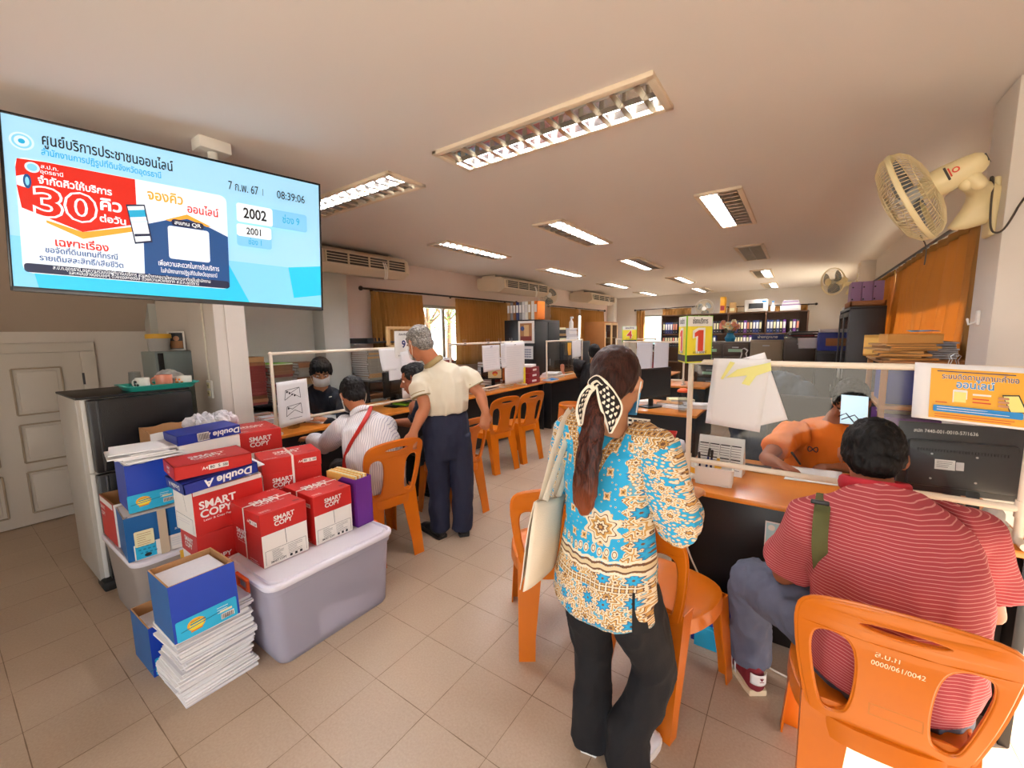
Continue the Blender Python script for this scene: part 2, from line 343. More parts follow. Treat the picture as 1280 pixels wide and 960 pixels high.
def floor_material():
    m=bpy.data.materials.new('floor_tiles'); m.use_nodes=True; nt=m.node_tree; b=nt.nodes['Principled BSDF']; L=nt.links.new
    tc=nt.nodes.new('ShaderNodeTexCoord'); sp=nt.nodes.new('ShaderNodeSeparateXYZ'); L(tc.outputs['Object'],sp.inputs[0])
    def M(op,a,bv=None,cv=None):
        n=nt.nodes.new('ShaderNodeMath'); n.operation=op
        for i,q in enumerate((a,bv,cv)):
            if q is None: continue
            if isinstance(q,(int,float)): n.inputs[i].default_value=q
            else: L(q,n.inputs[i])
        return n.outputs[0]
    T=.3085
    ds=[]; cells=[]
    for ax,off in (('X',.29),('Y',.24)):
        q=M('SUBTRACT',M('DIVIDE',sp.outputs[ax],T),off); fr=M('FRACT',q); d=M('MINIMUM',fr,M('SUBTRACT',1,fr)); ds.append(d); cells.append(M('FLOOR',q))
    d=M('MINIMUM',ds[0],ds[1])
    n1=nt.nodes.new('ShaderNodeTexNoise'); n1.inputs['Scale'].default_value=7; n1.inputs['Detail'].default_value=6; L(tc.outputs['Object'],n1.inputs['Vector'])
    wdt=M('MULTIPLY_ADD',n1.outputs['Fac'],.016,-.0035)
    joint=M('LESS_THAN',d,wdt)
    cb=nt.nodes.new('ShaderNodeCombineXYZ'); L(cells[0],cb.inputs[0]); L(cells[1],cb.inputs[1])
    wn=nt.nodes.new('ShaderNodeTexWhiteNoise'); L(cb.outputs[0],wn.inputs[0])
    n2=nt.nodes.new('ShaderNodeTexNoise'); n2.inputs['Scale'].default_value=110; n2.inputs['Detail'].default_value=4; L(tc.outputs['Object'],n2.inputs['Vector'])
    n3=nt.nodes.new('ShaderNodeTexNoise'); n3.inputs['Scale'].default_value=1.6; n3.inputs['Detail'].default_value=6; L(tc.outputs['Object'],n3.inputs['Vector'])
    f=M('ADD',M('MULTIPLY',n2.outputs['Fac'],.55),M('ADD',M('MULTIPLY',n3.outputs['Fac'],.6),M('MULTIPLY',wn.outputs[0],.12)))
    cr=nt.nodes.new('ShaderNodeValToRGB'); cr.color_ramp.elements[0].position=.35; cr.color_ramp.elements[0].color=rgb('#A88F77'); cr.color_ramp.elements[1].position=.85; cr.color_ramp.elements[1].color=rgb('#BFA991'); L(f,cr.inputs[0])
    mx=nt.nodes.new('ShaderNodeMix'); mx.data_type='RGBA'; L(joint,mx.inputs['Factor']); L(cr.outputs[0],mx.inputs['A']); mx.inputs['B'].default_value=rgb('#7A6248'); L(mx.outputs['Result'],b.inputs['Base Color'])
    b.inputs['Roughness'].default_value=.38; MATS['floor_tiles']=m
floor_material()

# ---------------------------------------------------------------- the room
CZ=2.55; XL,XR,YB=-4.92,.90,12.9; YF=-1.6
b=MB(); b.box((-2.1,5.4,-.05),(7.0,15.4,.1),'floor_tiles'); struct('floor',b)
LIGHTS=[(-1.18,1.985,0),(-2.86,2.01,0),(-2.04,4.17,1),(-.58,4.2,1),(-3.47,4.15,1),(-3.5,6.6,1),(-2.1,6.6,1),(-3.55,9.2,1),(-2.1,9.2,1),(-3.6,11.75,1),(-2.15,11.75,1),(-.65,9.25,1),(-.66,11.75,1),(-.6,6.67,1)]
holes=[(x-.6,x+.6,y-.14,y+.14) if k==0 else (x-.14,x+.14,y-.6,y+.6) for x,y,k in LIGHTS]   # recesses of the light fittings
xs=sorted({-5.6,1.4}|{v for h in holes for v in h[:2]}); ys=sorted({-2.3,13.1}|{v for h in holes for v in h[2:]})
b=MB(); z0,z1=CZ,CZ+.1
solid=lambda i,j:0<=i<len(xs)-1 and 0<=j<len(ys)-1 and not any(h[0]<(xs[i]+xs[i+1])/2<h[1] and h[2]<(ys[j]+ys[j+1])/2<h[3] for h in holes)
for i in range(len(xs)-1):
    for j in range(len(ys)-1):
        if not solid(i,j): continue
        a,c,d,e=xs[i],xs[i+1],ys[j],ys[j+1]
        b.add([(a,d,z0),(c,d,z0),(c,e,z0),(a,e,z0)],[(3,2,1,0)],'ceiling_paint'); b.add([(a,d,z1),(c,d,z1),(c,e,z1),(a,e,z1)],[(0,1,2,3)],'ceiling_paint')
        for di,dj,p,q in ((-1,0,(a,e),(a,d)),(1,0,(c,d),(c,e)),(0,-1,(a,d),(c,d)),(0,1,(c,e),(a,e))):
            if not solid(i+di,j+dj): b.add([(*p,z0),(*q,z0),(*q,z1),(*p,z1)],[(0,1,2,3)],'ceiling_paint')
struct('ceiling',b)
def wall_x(name,x0,x1,y0,y1,holes,m):
    """wall slab normal to x with holes (ya,yb,za,zb)"""
    b=MB(); cx,dx=(x0+x1)/2,abs(x1-x0); ys=y0
    for ya,yb,za,zb in sorted(holes):
        if ya>ys: b.box((cx,(ys+ya)/2,CZ/2),(dx,ya-ys,CZ),m)
        if za>0: b.box((cx,(ya+yb)/2,za/2),(dx,yb-ya,za),m)
        if zb<CZ: b.box((cx,(ya+yb)/2,(zb+CZ)/2),(dx,yb-ya,CZ-zb),m)
        ys=yb
    if y1>ys: b.box((cx,(ys+y1)/2,CZ/2),(dx,y1-ys,CZ),m)
    return struct(name,b)
def wall_y(name,y0,y1,x0,x1,holes,m):
    b=MB(); cy,dy=(y0+y1)/2,abs(y1-y0); xs=x0
    for xa,xb,za,zb in sorted(holes):
        if xa>xs: b.box(((xs+xa)/2,cy,CZ/2),(xa-xs,dy,CZ),m)
        if za>0: b.box(((xa+xb)/2,cy,za/2),(xb-xa,dy,za),m)
        if zb<CZ: b.box(((xa+xb)/2,cy,(zb+CZ)/2),(xb-xa,dy,CZ-zb),m)
        xs=xb
    if x1>xs: b.box(((xs+x1)/2,cy,CZ/2),(x1-xs,dy,CZ),m)
    return struct(name,b)
WL1=(4.0,6.9,1.0,1.98); WL2=(8.7,11.7,1.0,2.0)
wall_x('wall_left',XL-.15,XL,3.05,YB+.15,[WL1,WL2],'wall_pink')
b=MB(); b.box((XL-.075,2.15,CZ/2),(.15,1.80,CZ),'grey_paint'); struct('wall_left_near',b)
WB1=(-4.12,-2.95,.95,2.0); WB2=(-1.62,.02,.95,2.0)
wall_y('wall_back',YB,YB+.15,XL,XR,[WB1,WB2],'wall_paint')
WR1=(3.7,8.3,.98,2.12); LOW=(1.15,2.72,.04,.66); WR2=(9.2,11.4,.98,2.1)
wall_x('wall_right',XR,XR+.15,YF,YB+.15,[LOW,WR1,WR2],'wall_paint')
# stair corner on the left: door wall, side wall, sloped underside of the stair
b=MB(); b.box((-5.205,.05,CZ/2),(.15,2.51,CZ),'wall_paint'); struct('wall_stair',b)
b=MB(); b.box((-4.30,1.37,CZ/2),(1.72,.13,CZ),'wall_paint'); struct('wall_stair_side',b)
b=MB(); b.box((-5.05,2.31,CZ/2),(.10,1.68,CZ),'grey_paint')
b.box((-5.0,3.1,CZ/2),(.2,.06,CZ),'grey_paint'); struct('wall_recess',b)
b=MB(); b.box((-3.70,1.3375,CZ/2),(.50,.205,CZ),'wall_paint',.006); struct('column',b,35)
b=MB(); b.box((-3.30,YF-.07,CZ/2),(4.0,.14,CZ),'wall_paint'); b.box((-.2,YF-.07,2.375),(2.2,.14,.30),'wall_paint'); struct('wall_front_added',b)  # unseen wall behind the camera, added to dim daylight at the left
b=MB(); b.box((XL+.11,2.98,CZ/2),(.24,.34,CZ),'grey_paint',.004); struct('column_left',b,35)
b=MB(); b.box((.85,2.925,CZ/2),(.30,.29,CZ),'wall_paint',.006); struct('column_right',b,35)
b=MB(); b.box((.82,8.85,CZ/2),(.22,.4,CZ),'wall_paint',.006); struct('column_right_rear',b,35)
b=MB(); b.box((-4.8,12.3,CZ/2),(.22,.22,CZ),'wall_paint',.006); struct('column_corner',b,35)
b=MB()  # underside of the stair, sloping down towards the door wall
b.add([(-5.13,-1.4,1.575),(-5.13,1.30,1.575),(-4.3,1.30,2.56),(-4.3,-1.4,2.56),(-5.13,-1.4,1.65),(-5.13,1.30,1.65),(-4.3,1.30,2.62),(-4.3,-1.4,2.62)],
      [(0,1,2,3),(4,7,6,5),(0,4,5,1),(1,5,6,2),(2,6,7,3),(3,7,4,0)],'stair_paint'); struct('ceiling_slope',b)
b=MB(); b.box((XL+.008,7.9,.05),(.016,9.7,.1),'door_groove'); struct('baseboard_left',b)
b=MB(); b.box((-2,YB-.008,.05),(5.8,.016,.1),'door_groove'); struct('baseboard_back',b)

# panelled door in the stair corner
DY0,DY1,DH=-.20,.80,1.40
b=MB(); b.box((-5.112,(DY0+DY1)/2,DH/2+.005),(.036,DY1-DY0,DH),'door_paint',.004)
d1=tag(b.build('door_1'),kind='structure')
f=MB()
for y in (DY0-.045,DY1+.045): f.box((-5.105,y,DH/2+.002),(.05,.09,DH+.004),'door_paint',.004)
f.box((-5.105,(DY0+DY1)/2,DH+.044),(.05,DY1-DY0+.18,.078),'door_paint',.004); f.build('door_frame',d1)
pn=MB()
for k,y in enumerate((.40,-.0)):
    for z0,z1 in ((.10,.44),(.52,.83),(.91,1.28)):
        w=.27; yc=y+.14
        for a,c,dm in ((yc,z0,(.02,w,.012)),(yc,z1,(.02,w,.012)),(yc-w/2,(z0+z1)/2,(.02,.012,z1-z0)),(yc+w/2,(z0+z1)/2,(.02,.012,z1-z0))): pn.box((-5.090,a,c),dm,'door_groove',.003)
        pn.box((-5.092,yc,(z0+z1)/2),(.016,w-.05,z1-z0-.05),'door_paint',.007)
pn.build('door_panel',d1)
for z in (.25,1.17): h=MB(); h.cyl((-5.085,DY1+.003,z-.05),(-5.085,DY1+.003,z+.05),.008,'dark_steel'); h.build('hinge',d1)

# windows
def window(n,plane,pos,a0,a1,z0,z1,mull,rails=()):
    """aluminium sliding window in the wall plane ('x' or 'y') at pos"""
    def P(a,z,da,dz,t=.05): return ((pos,a,z),(t,da,dz)) if plane=='x' else ((a,pos,z),(da,t,dz))
    b=MB()
    for a in (a0+.025,a1-.025): b.box(*P(a,(z0+z1)/2,.05,z1-z0),'alu',.004)
    for z in (z0+.025,z1-.025): b.box(*P((a0+a1)/2,z,a1-a0,.05),'alu',.004)
    o=tag(b.build('window_%d'%n),kind='structure')
    for a in mull: m=MB(); m.box(*P(a,(z0+z1)/2,.06,z1-z0-.08,.045),'alu',.004); m.build('window_frame',o)
    g=MB(); g.box(*P((a0+a1)/2,(z0+z1)/2,a1-a0-.06,z1-z0-.06,.006),'window_glass'); g.build('window_glass',o)
    return o
window(1,'x',XL-.07,*WL1[:2],*WL1[2:],(5.13,6.0)); window(2,'x',XL-.07,*WL2[:2],*WL2[2:],(9.7,10.7))
window(3,'y',YB+.07,*WB1[:2],*WB1[2:],(-3.45,)); window(4,'y',YB+.07,*WB2[:2],*WB2[2:],(-.8,))
window(5,'x',XR+.07,*WR1[:2],*WR1[2:],(4.85,6.0,7.15)); window(6,'x',XR+.07,*WR2[:2],*WR2[2:],(10.3,))
b=MB(); b.box((1.6,5.6,2.62),(1.1,15.2,.12),'stair_paint'); struct('added_shade_eave',b)  # unseen eave, added to keep sun off the upper right curtains
b=MB(); b.box((.88,6.0,.965),(.10,4.7,.03),'wall_paint'); struct('trim_1',b)

# outdoors seen through the panes
b=MB(); b.box((0,5,-.16),(90,90,.1),'yard'); struct('ground_outside',b)
def tree(x,y,h,r,seed,label):
    t=thing('garden_tree',label,'tree',(x,y,-.1)); q=random.Random(seed)
    k=MB(); k.tube([(0,0,0),(.05,.03,h*.4),(.0,.1,h*.75)],[.14,.11,.05],'bark',n=8)
    for i in range(6): a=q.uniform(0,6.28); k.tube([(0,.04,h*.45),(math.cos(a)*r*.5,math.sin(a)*r*.5,h*.7+q.uniform(-.3,.4))],[.05,.02],'bark',n=6)
    k.build('trunk',t)
    c=MB()
    for i in range(900):
        d=Vector((q.gauss(0,1),q.gauss(0,1),q.gauss(0,1))).normalized()*r*q.uniform(.35,1)
        p=Vector((d.x,d.y,h*.62+d.z*.95)); s=q.uniform(.08,.17); M=Matrix.Translation(p)@Matrix.Rotation(q.uniform(0,6.28),4,'Z')@Matrix.Rotation(q.uniform(-1,1),4,'X')
        c.add([(-s*.5,0,0),(0,-s*.25,.02),(s*.6,0,0),(0,s*.25,.02)],[(0,1,2,3)],q.choice(('leaf_dark','leaf_mid','leaf_mid')),M)
    c.build('foliage',t,smooth=0); return t
tree(-13.2,12.6,4.4,1.9,1,'leafy green tree outside the left window, seen between the curtains')
tree(-16.5,17.4,5.2,2.2,2,'paler tree further off behind the left window')
tree(-12.5,21.5,4.0,2.0,3,'tree outside the far end of the left wall')
t=thing('pale_building','pale blue building outside the back window','building',(-5.2,24,-.1))
b=MB(); b.box((0,0,1.35),(7,4,2.7),'pale_block',.02); b.build('wall_block',t)
b=MB(); b.box((0,-.2,2.8),(7.6,4.8,.18),'white',.02); b.build('roof',t)
for x in (-2.2,0.2,2.2): b=MB(); b.box((x,-2.02,1.5),(1.1,.06,.8),'pale_pane',.01); b.build('window',t)
# ---------------------------------------------------------------- ceiling lights
def make_light(lit=1,louver=11):
    """long axis x, hangs under z=0"""
    t=thing('ceiling_light','','ceiling light')
    W,D=1.26,.33
    f=MB()
    for y in (-D/2+.018,D/2-.018): f.box((0,y,-.006),(W,.036,.022),'frame_cream',.004)
    for x in (-W/2+.018,W/2-.018): f.box((x,0,-.006),(.036,D,.022),'frame_cream',.004)
    f.build('frame',t)
    r=MB(); hw=D/2-.036
    r.sheet(lambda u,v:((u-.5)*(W-.07),(-1+2*v)*hw,.002+.05*abs(math.sin(v*2*PI))),2,16,'reflector'); r.box((0,0,.060),(W-.06,D-.05,.008),'frame_cream')
    r.build('reflector',t)
    for k,y in enumerate((-hw/2,hw/2)):
        b=MB(); b.cyl((-.575,y,.026),(.575,y,.026),.0135,'tube_lit' if k<lit else 'tube_off',n=10)
        for x in (-.585,.585): b.cyl((x-.012,y,.026),(x+.012,y,.026),.015,'white',n=10)
        b.build('lit_tube' if k<lit else 'unlit_tube',t)
    l=MB()
    l.box((0,0,-.006),(W-.07,.006,.026),'louver_metal')
    for i in range(louver):
        x=-(W-.16)/2+i*(W-.16)/(louver-1)
        for y in (-hw/2,hw/2):
            l.add([(x-.014,y-hw*.47,-.016),(x+.014,y-hw*.47,-.016),(x,y-hw*.47,.006),(x-.014,y+hw*.47,-.016),(x+.014,y+hw*.47,-.016),(x,y+hw*.47,.006)
                   ],[(0,1,2),(5,4,3),(0,2,5,3),(1,4,5,2)],'louver_metal')
    l.build('louver',t,smooth=0)
    return t
G='recessed ceiling lights'
lt=make_light(1); lt.matrix_basis=Matrix.Translation((-1.18,1.985,CZ-.004))@Matrix.Rotation(PI,4,'Z'); tag(lt,'louvred ceiling light with one lit tube, crosswise, nearest and largest on the ceiling',group=G)
LX=[(-2.86,2.01,0,'crosswise ceiling light partly behind the right edge of the television'),
(-2.04,4.17,PI/2,'lit ceiling light over the aisle, in front of the standing man'),
(-.58,4.2,-PI/2,'square-looking lit ceiling light closest to the big wall fan'),
(-3.47,4.15,PI/2,'lit ceiling light between the first and second air conditioners'),
(-3.5,6.6,PI/2,'lit ceiling light in front of the second air conditioner'),
(-2.1,6.6,-PI/2,'lit ceiling light in the middle aisle, second in its row'),
(-3.55,9.2,PI/2,'lit ceiling light in front of the third air conditioner'),
(-2.1,9.2,PI/2,'lit ceiling light in the middle aisle, third in its row'),
(-3.6,11.75,PI/2,'small lit ceiling light nearest the back left corner'),
(-2.15,11.75,-PI/2,'small lit ceiling light above the back wall fan'),
(-.65,9.25,PI/2,'lit ceiling light in the right row just past the unlit one'),
(-.66,11.75,PI/2,'small lit ceiling light above the back shelves')]
for x,y,rz,lb in LX: dup(lt,(x,y,CZ-.004),rz,lb,G)
ul=make_light(0); ul.matrix_basis=Matrix.Translation((-.6,6.67,CZ-.004))@Matrix.Rotation(PI/2,4,'Z'); tag(ul,'ceiling light with no lit tube, brownish in the right row',group=G)

# ---------------------------------------------------------------- ceiling-hung air conditioners (length along y, front towards +x)
def make_ac(L=1.25):
    t=thing('air_conditioner','','air conditioner')
    p=[(0,0),(.52,0),(.60,-.05),(.62,-.20),(.50,-.27),(.06,-.22),(0,-.16)]
    M=Matrix(((1,0,0,0),(0,0,-1,L/2),(0,1,0,0),(0,0,0,1)))
    b=MB(); b.prism(p,L,'ac_cream',M); o=b.build('casing',t,smooth=20)
    g=MB(); g.box((.608,0,-.125),(.03,L-.14,.115),'ac_dark',M=None); g.build('outlet',t)
    for k in range(5):
        v=MB(); v.box((.628,-L/2+.07+(L-.14)*k/4,-.125),(.016,.02,.125),'ac_fin',.003); v.build('divider',t)
    fn=MB()
    for z in (-.155,-.125,-.095): fn.box((.627,0,z),(.014,L-.15,.007),'ac_fin')
    fn.build('vane',t)
    rb=MB()
    for k in (0,1): rb.sheet(lambda u,v,k=k:(.64+.03*math.sin(v*3),.18+k*.03+u*.02+.01*v,-.11-v*.2),1,8,'strap_white',.001)
    rb.build('ribbon',t)
    for y in (-L/2+.1,L/2-.1):
        h=MB(); h.box((.2,y,.02),(.3,.03,.06),'ac_cream'); h.build('hanger',t)
    return t
ac=make_ac(); ac.location=(-4.91,3.2,CZ-.05); ac['label']='ceiling air conditioner with hanging ribbons beside the television'
ac2=make_ac(1.55); ac2.location=(-4.91,6.75,CZ-.05); ac2['label']='second air conditioner along the left wall, above the brown curtains'
dup(ac2,(-4.91,10.45,CZ-.05),0,'farthest air conditioner, near the back left corner')
for o in (ac,ac2): o['group']='air conditioners along the left wall'
[o for o in COL.objects if o.get('label','').startswith('farthest air')][0]['group']='air conditioners along the left wall'

# ---------------------------------------------------------------- curtains and rods
def rod(name,a,b_,label,wall=None):
    a,b_=Vector(a),Vector(b_); t=thing(name,label,'curtain rod',(a+b_)/2); d=(b_-a).normalized(); n=Vector((0,0,1)).cross(d)
    b=MB(); b.cyl(a,b_,.014,'curtain_ring',n=10); b.build('pole',t,mw=True)
    for p,s in ((a,-1),(b_,1)): e=MB(); e.ball(p+d*s*.03,.032,'curtain_ring',10); e.build('finial',t,mw=True)
    wn=Vector(wall)
    for k in (.06,.5,.94):
        p=a.lerp(b_,k); e=MB(); e.cyl(p,p+wn,.008,'curtain_ring',n=8); e.cyl(p+wn*.9,p+wn,.022,'curtain_ring',n=10); e.build('bracket',t,mw=True)
    return t
def curtain(label,a,b_,ztop,zbot,seed,folds,depth=.045,gather=0,m='curtain_cloth',grp='brown curtains'):
    """pleated cloth hanging between a and b_ (x,y)"""
    a,b_=Vector((*a,0)),Vector((*b_,0)); d=b_-a; n=Vector((-d.y,d.x,0)).normalized(); q=random.Random(seed); ph=[q.uniform(-1.1,1.1) for _ in range(folds+2)]; am=[q.uniform(.45,1.25) for _ in range(folds+2)]
    def fn(u,v):
        k=u*folds; i=int(k); fr_=k-i; A_=am[i]*(1-fr_)+am[i+1]*fr_; s=math.sin(2*PI*k+(ph[i]*(1-fr_)+ph[i+1]*fr_)*(.4+v))*depth*A_*(.55+.45*v)+.014*math.sin(9*u+seed+3*v)+.008*math.sin(5*PI*k+seed)*v
        uu=.5+(u-.5)*(1-gather*math.sin(v*PI*.55))
        p=a+d*uu+n*s*(.35+.65*min(1,v*4)); p.z=ztop+(zbot-ztop)*v+.01*math.sin(u*11+seed)*v; return p
    t=thing('curtain',label,'curtain',((a+b_)/2+Vector((0,0,zbot))),group=grp)
    b=MB(); b.sheet(fn,folds*10,12,m,.004); b.build('cloth',t,mw=True,smooth=180)
    h=MB(); h.sheet(lambda u,v:fn(u,v*.045)+n*.006,folds*10,1,m,.004); h.build('heading_tape',t,mw=True,smooth=180)
    return t
xl=-4.80
_rod=rod
def rod(name,a,b_,label): return _rod(name,a,b_,label,(-.12,0,0) if a[0]<-4.5 else ((.1,0,0) if a[0]>.5 else (0,.1,0)))
rod('curtain_rod',(xl,3.46,2.125),(xl,7.05,2.125),'dark curtain rod on the left wall above the first window')
curtain('brown curtain left of the first left window',(xl,3.58),(xl,4.5),2.10,.98,1,13,.052)
curtain('wide brown curtain right of the first left window',(xl,5.27),(xl,7.0),2.10,.98,2,24,.052)
rod('curtain_rod',(xl,8.4,2.125),(xl,11.7,2.125),'dark curtain rod on the left wall near the back corner')
curtain('brown curtain behind the display cabinet at the far left',(xl,8.5),(xl,9.95),2.10,.98,3,18,.052)
curtain('brown curtain nearest the back left corner',(xl,10.1),(xl,11.65),2.10,.98,4,18,.052)
yb=12.80
rod('curtain_rod',(-4.22,yb,2.15),(-2.5,yb,2.19),'dark curtain rod over the bright back window')
curtain('narrow tied-back curtain left of the bright back window',(-4.2,yb),(-3.95,yb),2.13,.98,5,3)
curtain('sunlit orange curtain right of the bright back window',(-3.42,yb),(-2.62,yb),2.15,.98,6,7)
rod('curtain_rod',(-1.80,yb,2.13),(.24,yb,2.11),'dark curtain rod above the back bookshelves')
curtain('dark curtain behind the left end of the back bookshelves',(-1.7,yb),(-1.45,yb),2.1,.98,7,3)
curtain('brown curtain behind the right end of the back bookshelves',(-.85,yb),(.1,yb),2.1,.98,8,8)
xr=.81
rod('curtain_rod',(xr,3.36,2.155),(xr,8.3,2.155),'dark curtain rod along the right wall under the big fan')
curtain('large sunlit orange curtain on the right wall',(xr,3.42),(xr,6.12),2.13,1.0,9,12,.066)
curtain('paler sunlit curtain further along the right wall',(xr,6.22),(xr,7.0),2.13,1.0,10,7,.05)
curtain('farthest curtain on the right wall behind the steel cabinet',(xr,7.05),(xr,8.2),2.13,1.0,11,10)

# ---------------------------------------------------------------- wall fans
def wall_fan(base,wall_n,hub,axis,label,Rr=.215,nw=72,arm_m='fan_cream',logo=False):
    base,hub,axis,wall_n=Vector(base),Vector(hub),Vector(axis).normalized(),Vector(wall_n)
    t=thing('wall_fan',label,'wall fan',base)
    up=Vector((0,0,1)); sx=axis.cross(up).normalized(); sy=sx.cross(axis)
    H=Matrix(((sx.x,sy.x,axis.x,hub.x),(sx.y,sy.y,axis.y,hub.y),(sx.z,sy.z,axis.z,hub.z),(0,0,0,1)))  # z = axis
    # bracket
    s=wall_n.cross(up).normalized(); B=Matrix(((s.x,up.x,wall_n.x,base.x),(s.y,up.y,wall_n.y,base.y),(s.z,up.z,wall_n.z,base.z),(0,0,0,1)))
    b=MB(); b.box((0,0,.012),(.105,.26,.024),arm_m,.012,M=B,seg=3); b.build('wall_plate',t,mw=True)
    joint=hub-axis*.11-up*.07
    b=MB(); lj=B.inverted()@joint
    k=11; tt=[i/(k-1) for i in range(k)]; hh=[.112*(1-q_)**3.6+.030 for q_ in tt]; pts=[(lj.x*q_**1.5,(.125-hh[i])+(lj.y+.005-(.125-hh[-1]))*q_**1.3,.018+(lj.z-.018)*q_) for i,q_ in enumerate(tt)]
    b.tube(pts,[(.046-.020*q_,hh[i]) for i,q_ in enumerate(tt)],arm_m,n=20,side=(1,0,0),M=B); b.build('arm',t,mw=True,smooth=60)
    b=MB(); b.tube([(0,-.085,-.115),(0,-.02,-.10)],[.026,.03],arm_m,n=12,M=H); b.build('neck_joint',t,mw=True)
    m=MB(); m.tube([(0,0,.0),(0,0,-.04),(0,0,-.10),(0,0,-.125)],[(.060,.058),(.062,.06),(.055,.053),(.050,.048)],arm_m,n=24,M=H,side=(1,0,0)); mo=m.build('motor_housing',t,mw=True,smooth=50)
    g=MB()
    for i in range(7): g.box((-.018+.006*i,0,-.166),(.003,.034,.010),'ac_dark',M=H)
    g.v=[tuple(t.matrix_basis.inverted()@Vector(p)) for p in g.v]; g.build('vent',mo)
    if logo:
        A=Art(.0006); A.circ(0,.02,.012,'sign_red'); A.circ(0,.02,.007,'fan_cream'); A.rect(-.03,-.012,.03,-.004,'ac_dark'); A.rect(-.02,-.001,.02,.004,'sign_red')
        lg=MB(); s_=-1
        A.on(lg,H@Matrix.Translation((-.0615,0,-.06))@Matrix.Rotation(-PI/2,4,'Y')@Matrix.Rotation(PI/2,4,'Z')); lo=lg.build('badge',t,mw=True)
    w=MB(); prof=[(.06,-.005),(.12,.004),(.175,.022),(Rr-.012,.045),(Rr,.075)]; prf=[(Rr,.085),(Rr-.008,.115),(.17,.145),(.10,.162),(.055,.165)]
    for i in range(nw):
        a=2*PI*i/nw; c,s2=math.cos(a),math.sin(a)
        for pr in (prof,prf): w.tube([(r*c,r*s2,z) for r,z in pr],.0017,'fan_wire',n=4,caps=None,M=H)
    for r,z in ((.12,.004),(.175,.022),(.17,.145),(.10,.162)): w.tube([(r*math.cos(2*PI*j/32),r*math.sin(2*PI*j/32),z) for j in range(32)],.0018,'fan_wire',n=4,closed=True,M=H,side=(0,0,1))
    w.build('guard',t,mw=True,smooth=0)
    rm=MB(); rm.tube([(Rr*math.cos(2*PI*j/48),Rr*math.sin(2*PI*j/48),.08) for j in range(48)],[(.011,.005)]*48,arm_m,n=8,closed=True,M=H,side=(0,0,1)); rm.build('rim',t,mw=True)
    c=MB(); c.lathe([(.001,-.006),(.055,-.005),(.06,.0),(.06,.004),(.001,.006)],arm_m,24,M=H); c.build('rear_hub',t,mw=True)
    c=MB(); c.lathe([(.001,.161),(.058,.162),(.056,.171),(.001,.176)],arm_m,24,M=H); c.build('front_cap',t,mw=True)
    hb=MB(); hb.lathe([(.001,.03),(.036,.032),(.036,.12),(.02,.135),(.001,.137)],'fan_grey',20,M=H)
    hbo=hb.build('blade_hub',t,mw=True)
    for k in range(3):
        a0=k*2*PI/3+.4
        def fn(u,v,a0=a0):
            r=.03+.155*u; wd=.5+.5*u; a=a0+(v-.5)*1.35*(.75+.35*math.sin(u*PI)); return (r*math.cos(a),r*math.sin(a),.085+(v-.5)*.05*(1.2-.4*u))
        f=MB(); f.sheet(fn,8,8,'fan_blade',.002,M=H); f.build('blade',t,mw=True,smooth=180)
    return t
fn1=wall_fan((.70,2.90,2.04),(-1,0,0),(.455,2.70,2.135),(-.80,.28,-.36),'large cream wall fan on the right column, nearest of the fans',logo=True)
b=MB(); b.tube(path([(.67,2.86,2.13),(.66,2.84,2.17),(.672,2.84,2.16),(.664,2.81,2.02),(.67,2.80,1.92),(.69,2.775,1.905),(.71,2.765,1.93),(.75,2.77,2.05),(.86,2.77,2.22)],2),.004,'cable',n=6); b.build('power_cord',fn1,mw=True)
b=MB(); b.tube(path([(.44,2.78,1.93),(.47,2.80,1.88),(.47,2.82,1.80)],2),.003,'cable',n=5); b.build('pull_cord',fn1,mw=True)
wall_fan((.71,8.85,2.14),(-1,0,0),(.44,8.72,2.27),(-.75,-.65,-.1),'smaller wall fan further down the right wall',nw=40)
wall_fan((-2.24,12.88,2.0),(0,-1,0),(-2.24,12.66,2.12),(.05,-1,-.12),'white wall fan on the back wall between the curtain rods',Rr=.24,nw=40,arm_m='white')
wall_fan((-4.90,8.15,2.14),(1,0,0),(-4.66,8.1,2.30),(.6,-.6,.1),'wall fan above the folders on the black cabinet',nw=40,arm_m='white')
# ---------------------------------------------------------------- desks
def desk(name,label,x0,x1,y0,y1,h=.75,panel='front_x',drop=.03):
    """wood top on black board sides; panel: the closed side the public sees"""
    t=thing('counter_desk',label,'desk',((x0+x1)/2,(y0+y1)/2,0),group='service counter desks')
    b=MB(); b.box(((x0+x1)/2,(y0+y1)/2,h-.0125),(x1-x0,y1-y0,.025),'wood_top',.004); b.build('desk_top',t,mw=True)
    for k in (0,1):
        s=MB()
        if panel=='front_x': s.box(((x0+x1)/2,(y0+.02,y1-.02)[k],(h-.025)/2),(x1-x0-.06,.03,h-.026),'cab_black',.003)
        else: s.box(((x0+.02,x1-.02)[k],(y0+y1)/2,(h-.025)/2),(.03,y1-y0-.04,h-.026),'cab_black',.003)
        s.build('side_panel',t,mw=True)
    s=MB()
    if panel=='front_x': s.box((x1-.12,(y0+y1)/2,(h-.025)/2+.02),(.02,y1-y0-.08,h-.07),'cab_black',.003)
    else: s.box(((x0+x1)/2,y0+.10,(h-.025)/2+.02),(x1-x0-.08,.02,h-.07),'cab_black',.003)
    s.build('modesty_panel',t,mw=True); return t
dk1=desk('','long wood-topped counter desk behind the paper boxes, under sign 9',-3.95,-3.22,1.50,3.12)
dk2=desk('','wood-topped counter desk beyond the standing man, with two empty chairs',-3.95,-3.20,3.32,5.50)
dk3=desk('','third counter desk on the left, with the small clear screen',-3.68,-3.12,5.56,7.3)
dk4=desk('','wood-topped counter desk at right under number 1 sign',-.48,.70,2.05,2.72,.745,'front_y')
dk5=desk('','sunlit wooden desk behind the number 1 counter, with monitor and tumbler',-1.80,-.72,3.88,4.62,.75,'front_y')
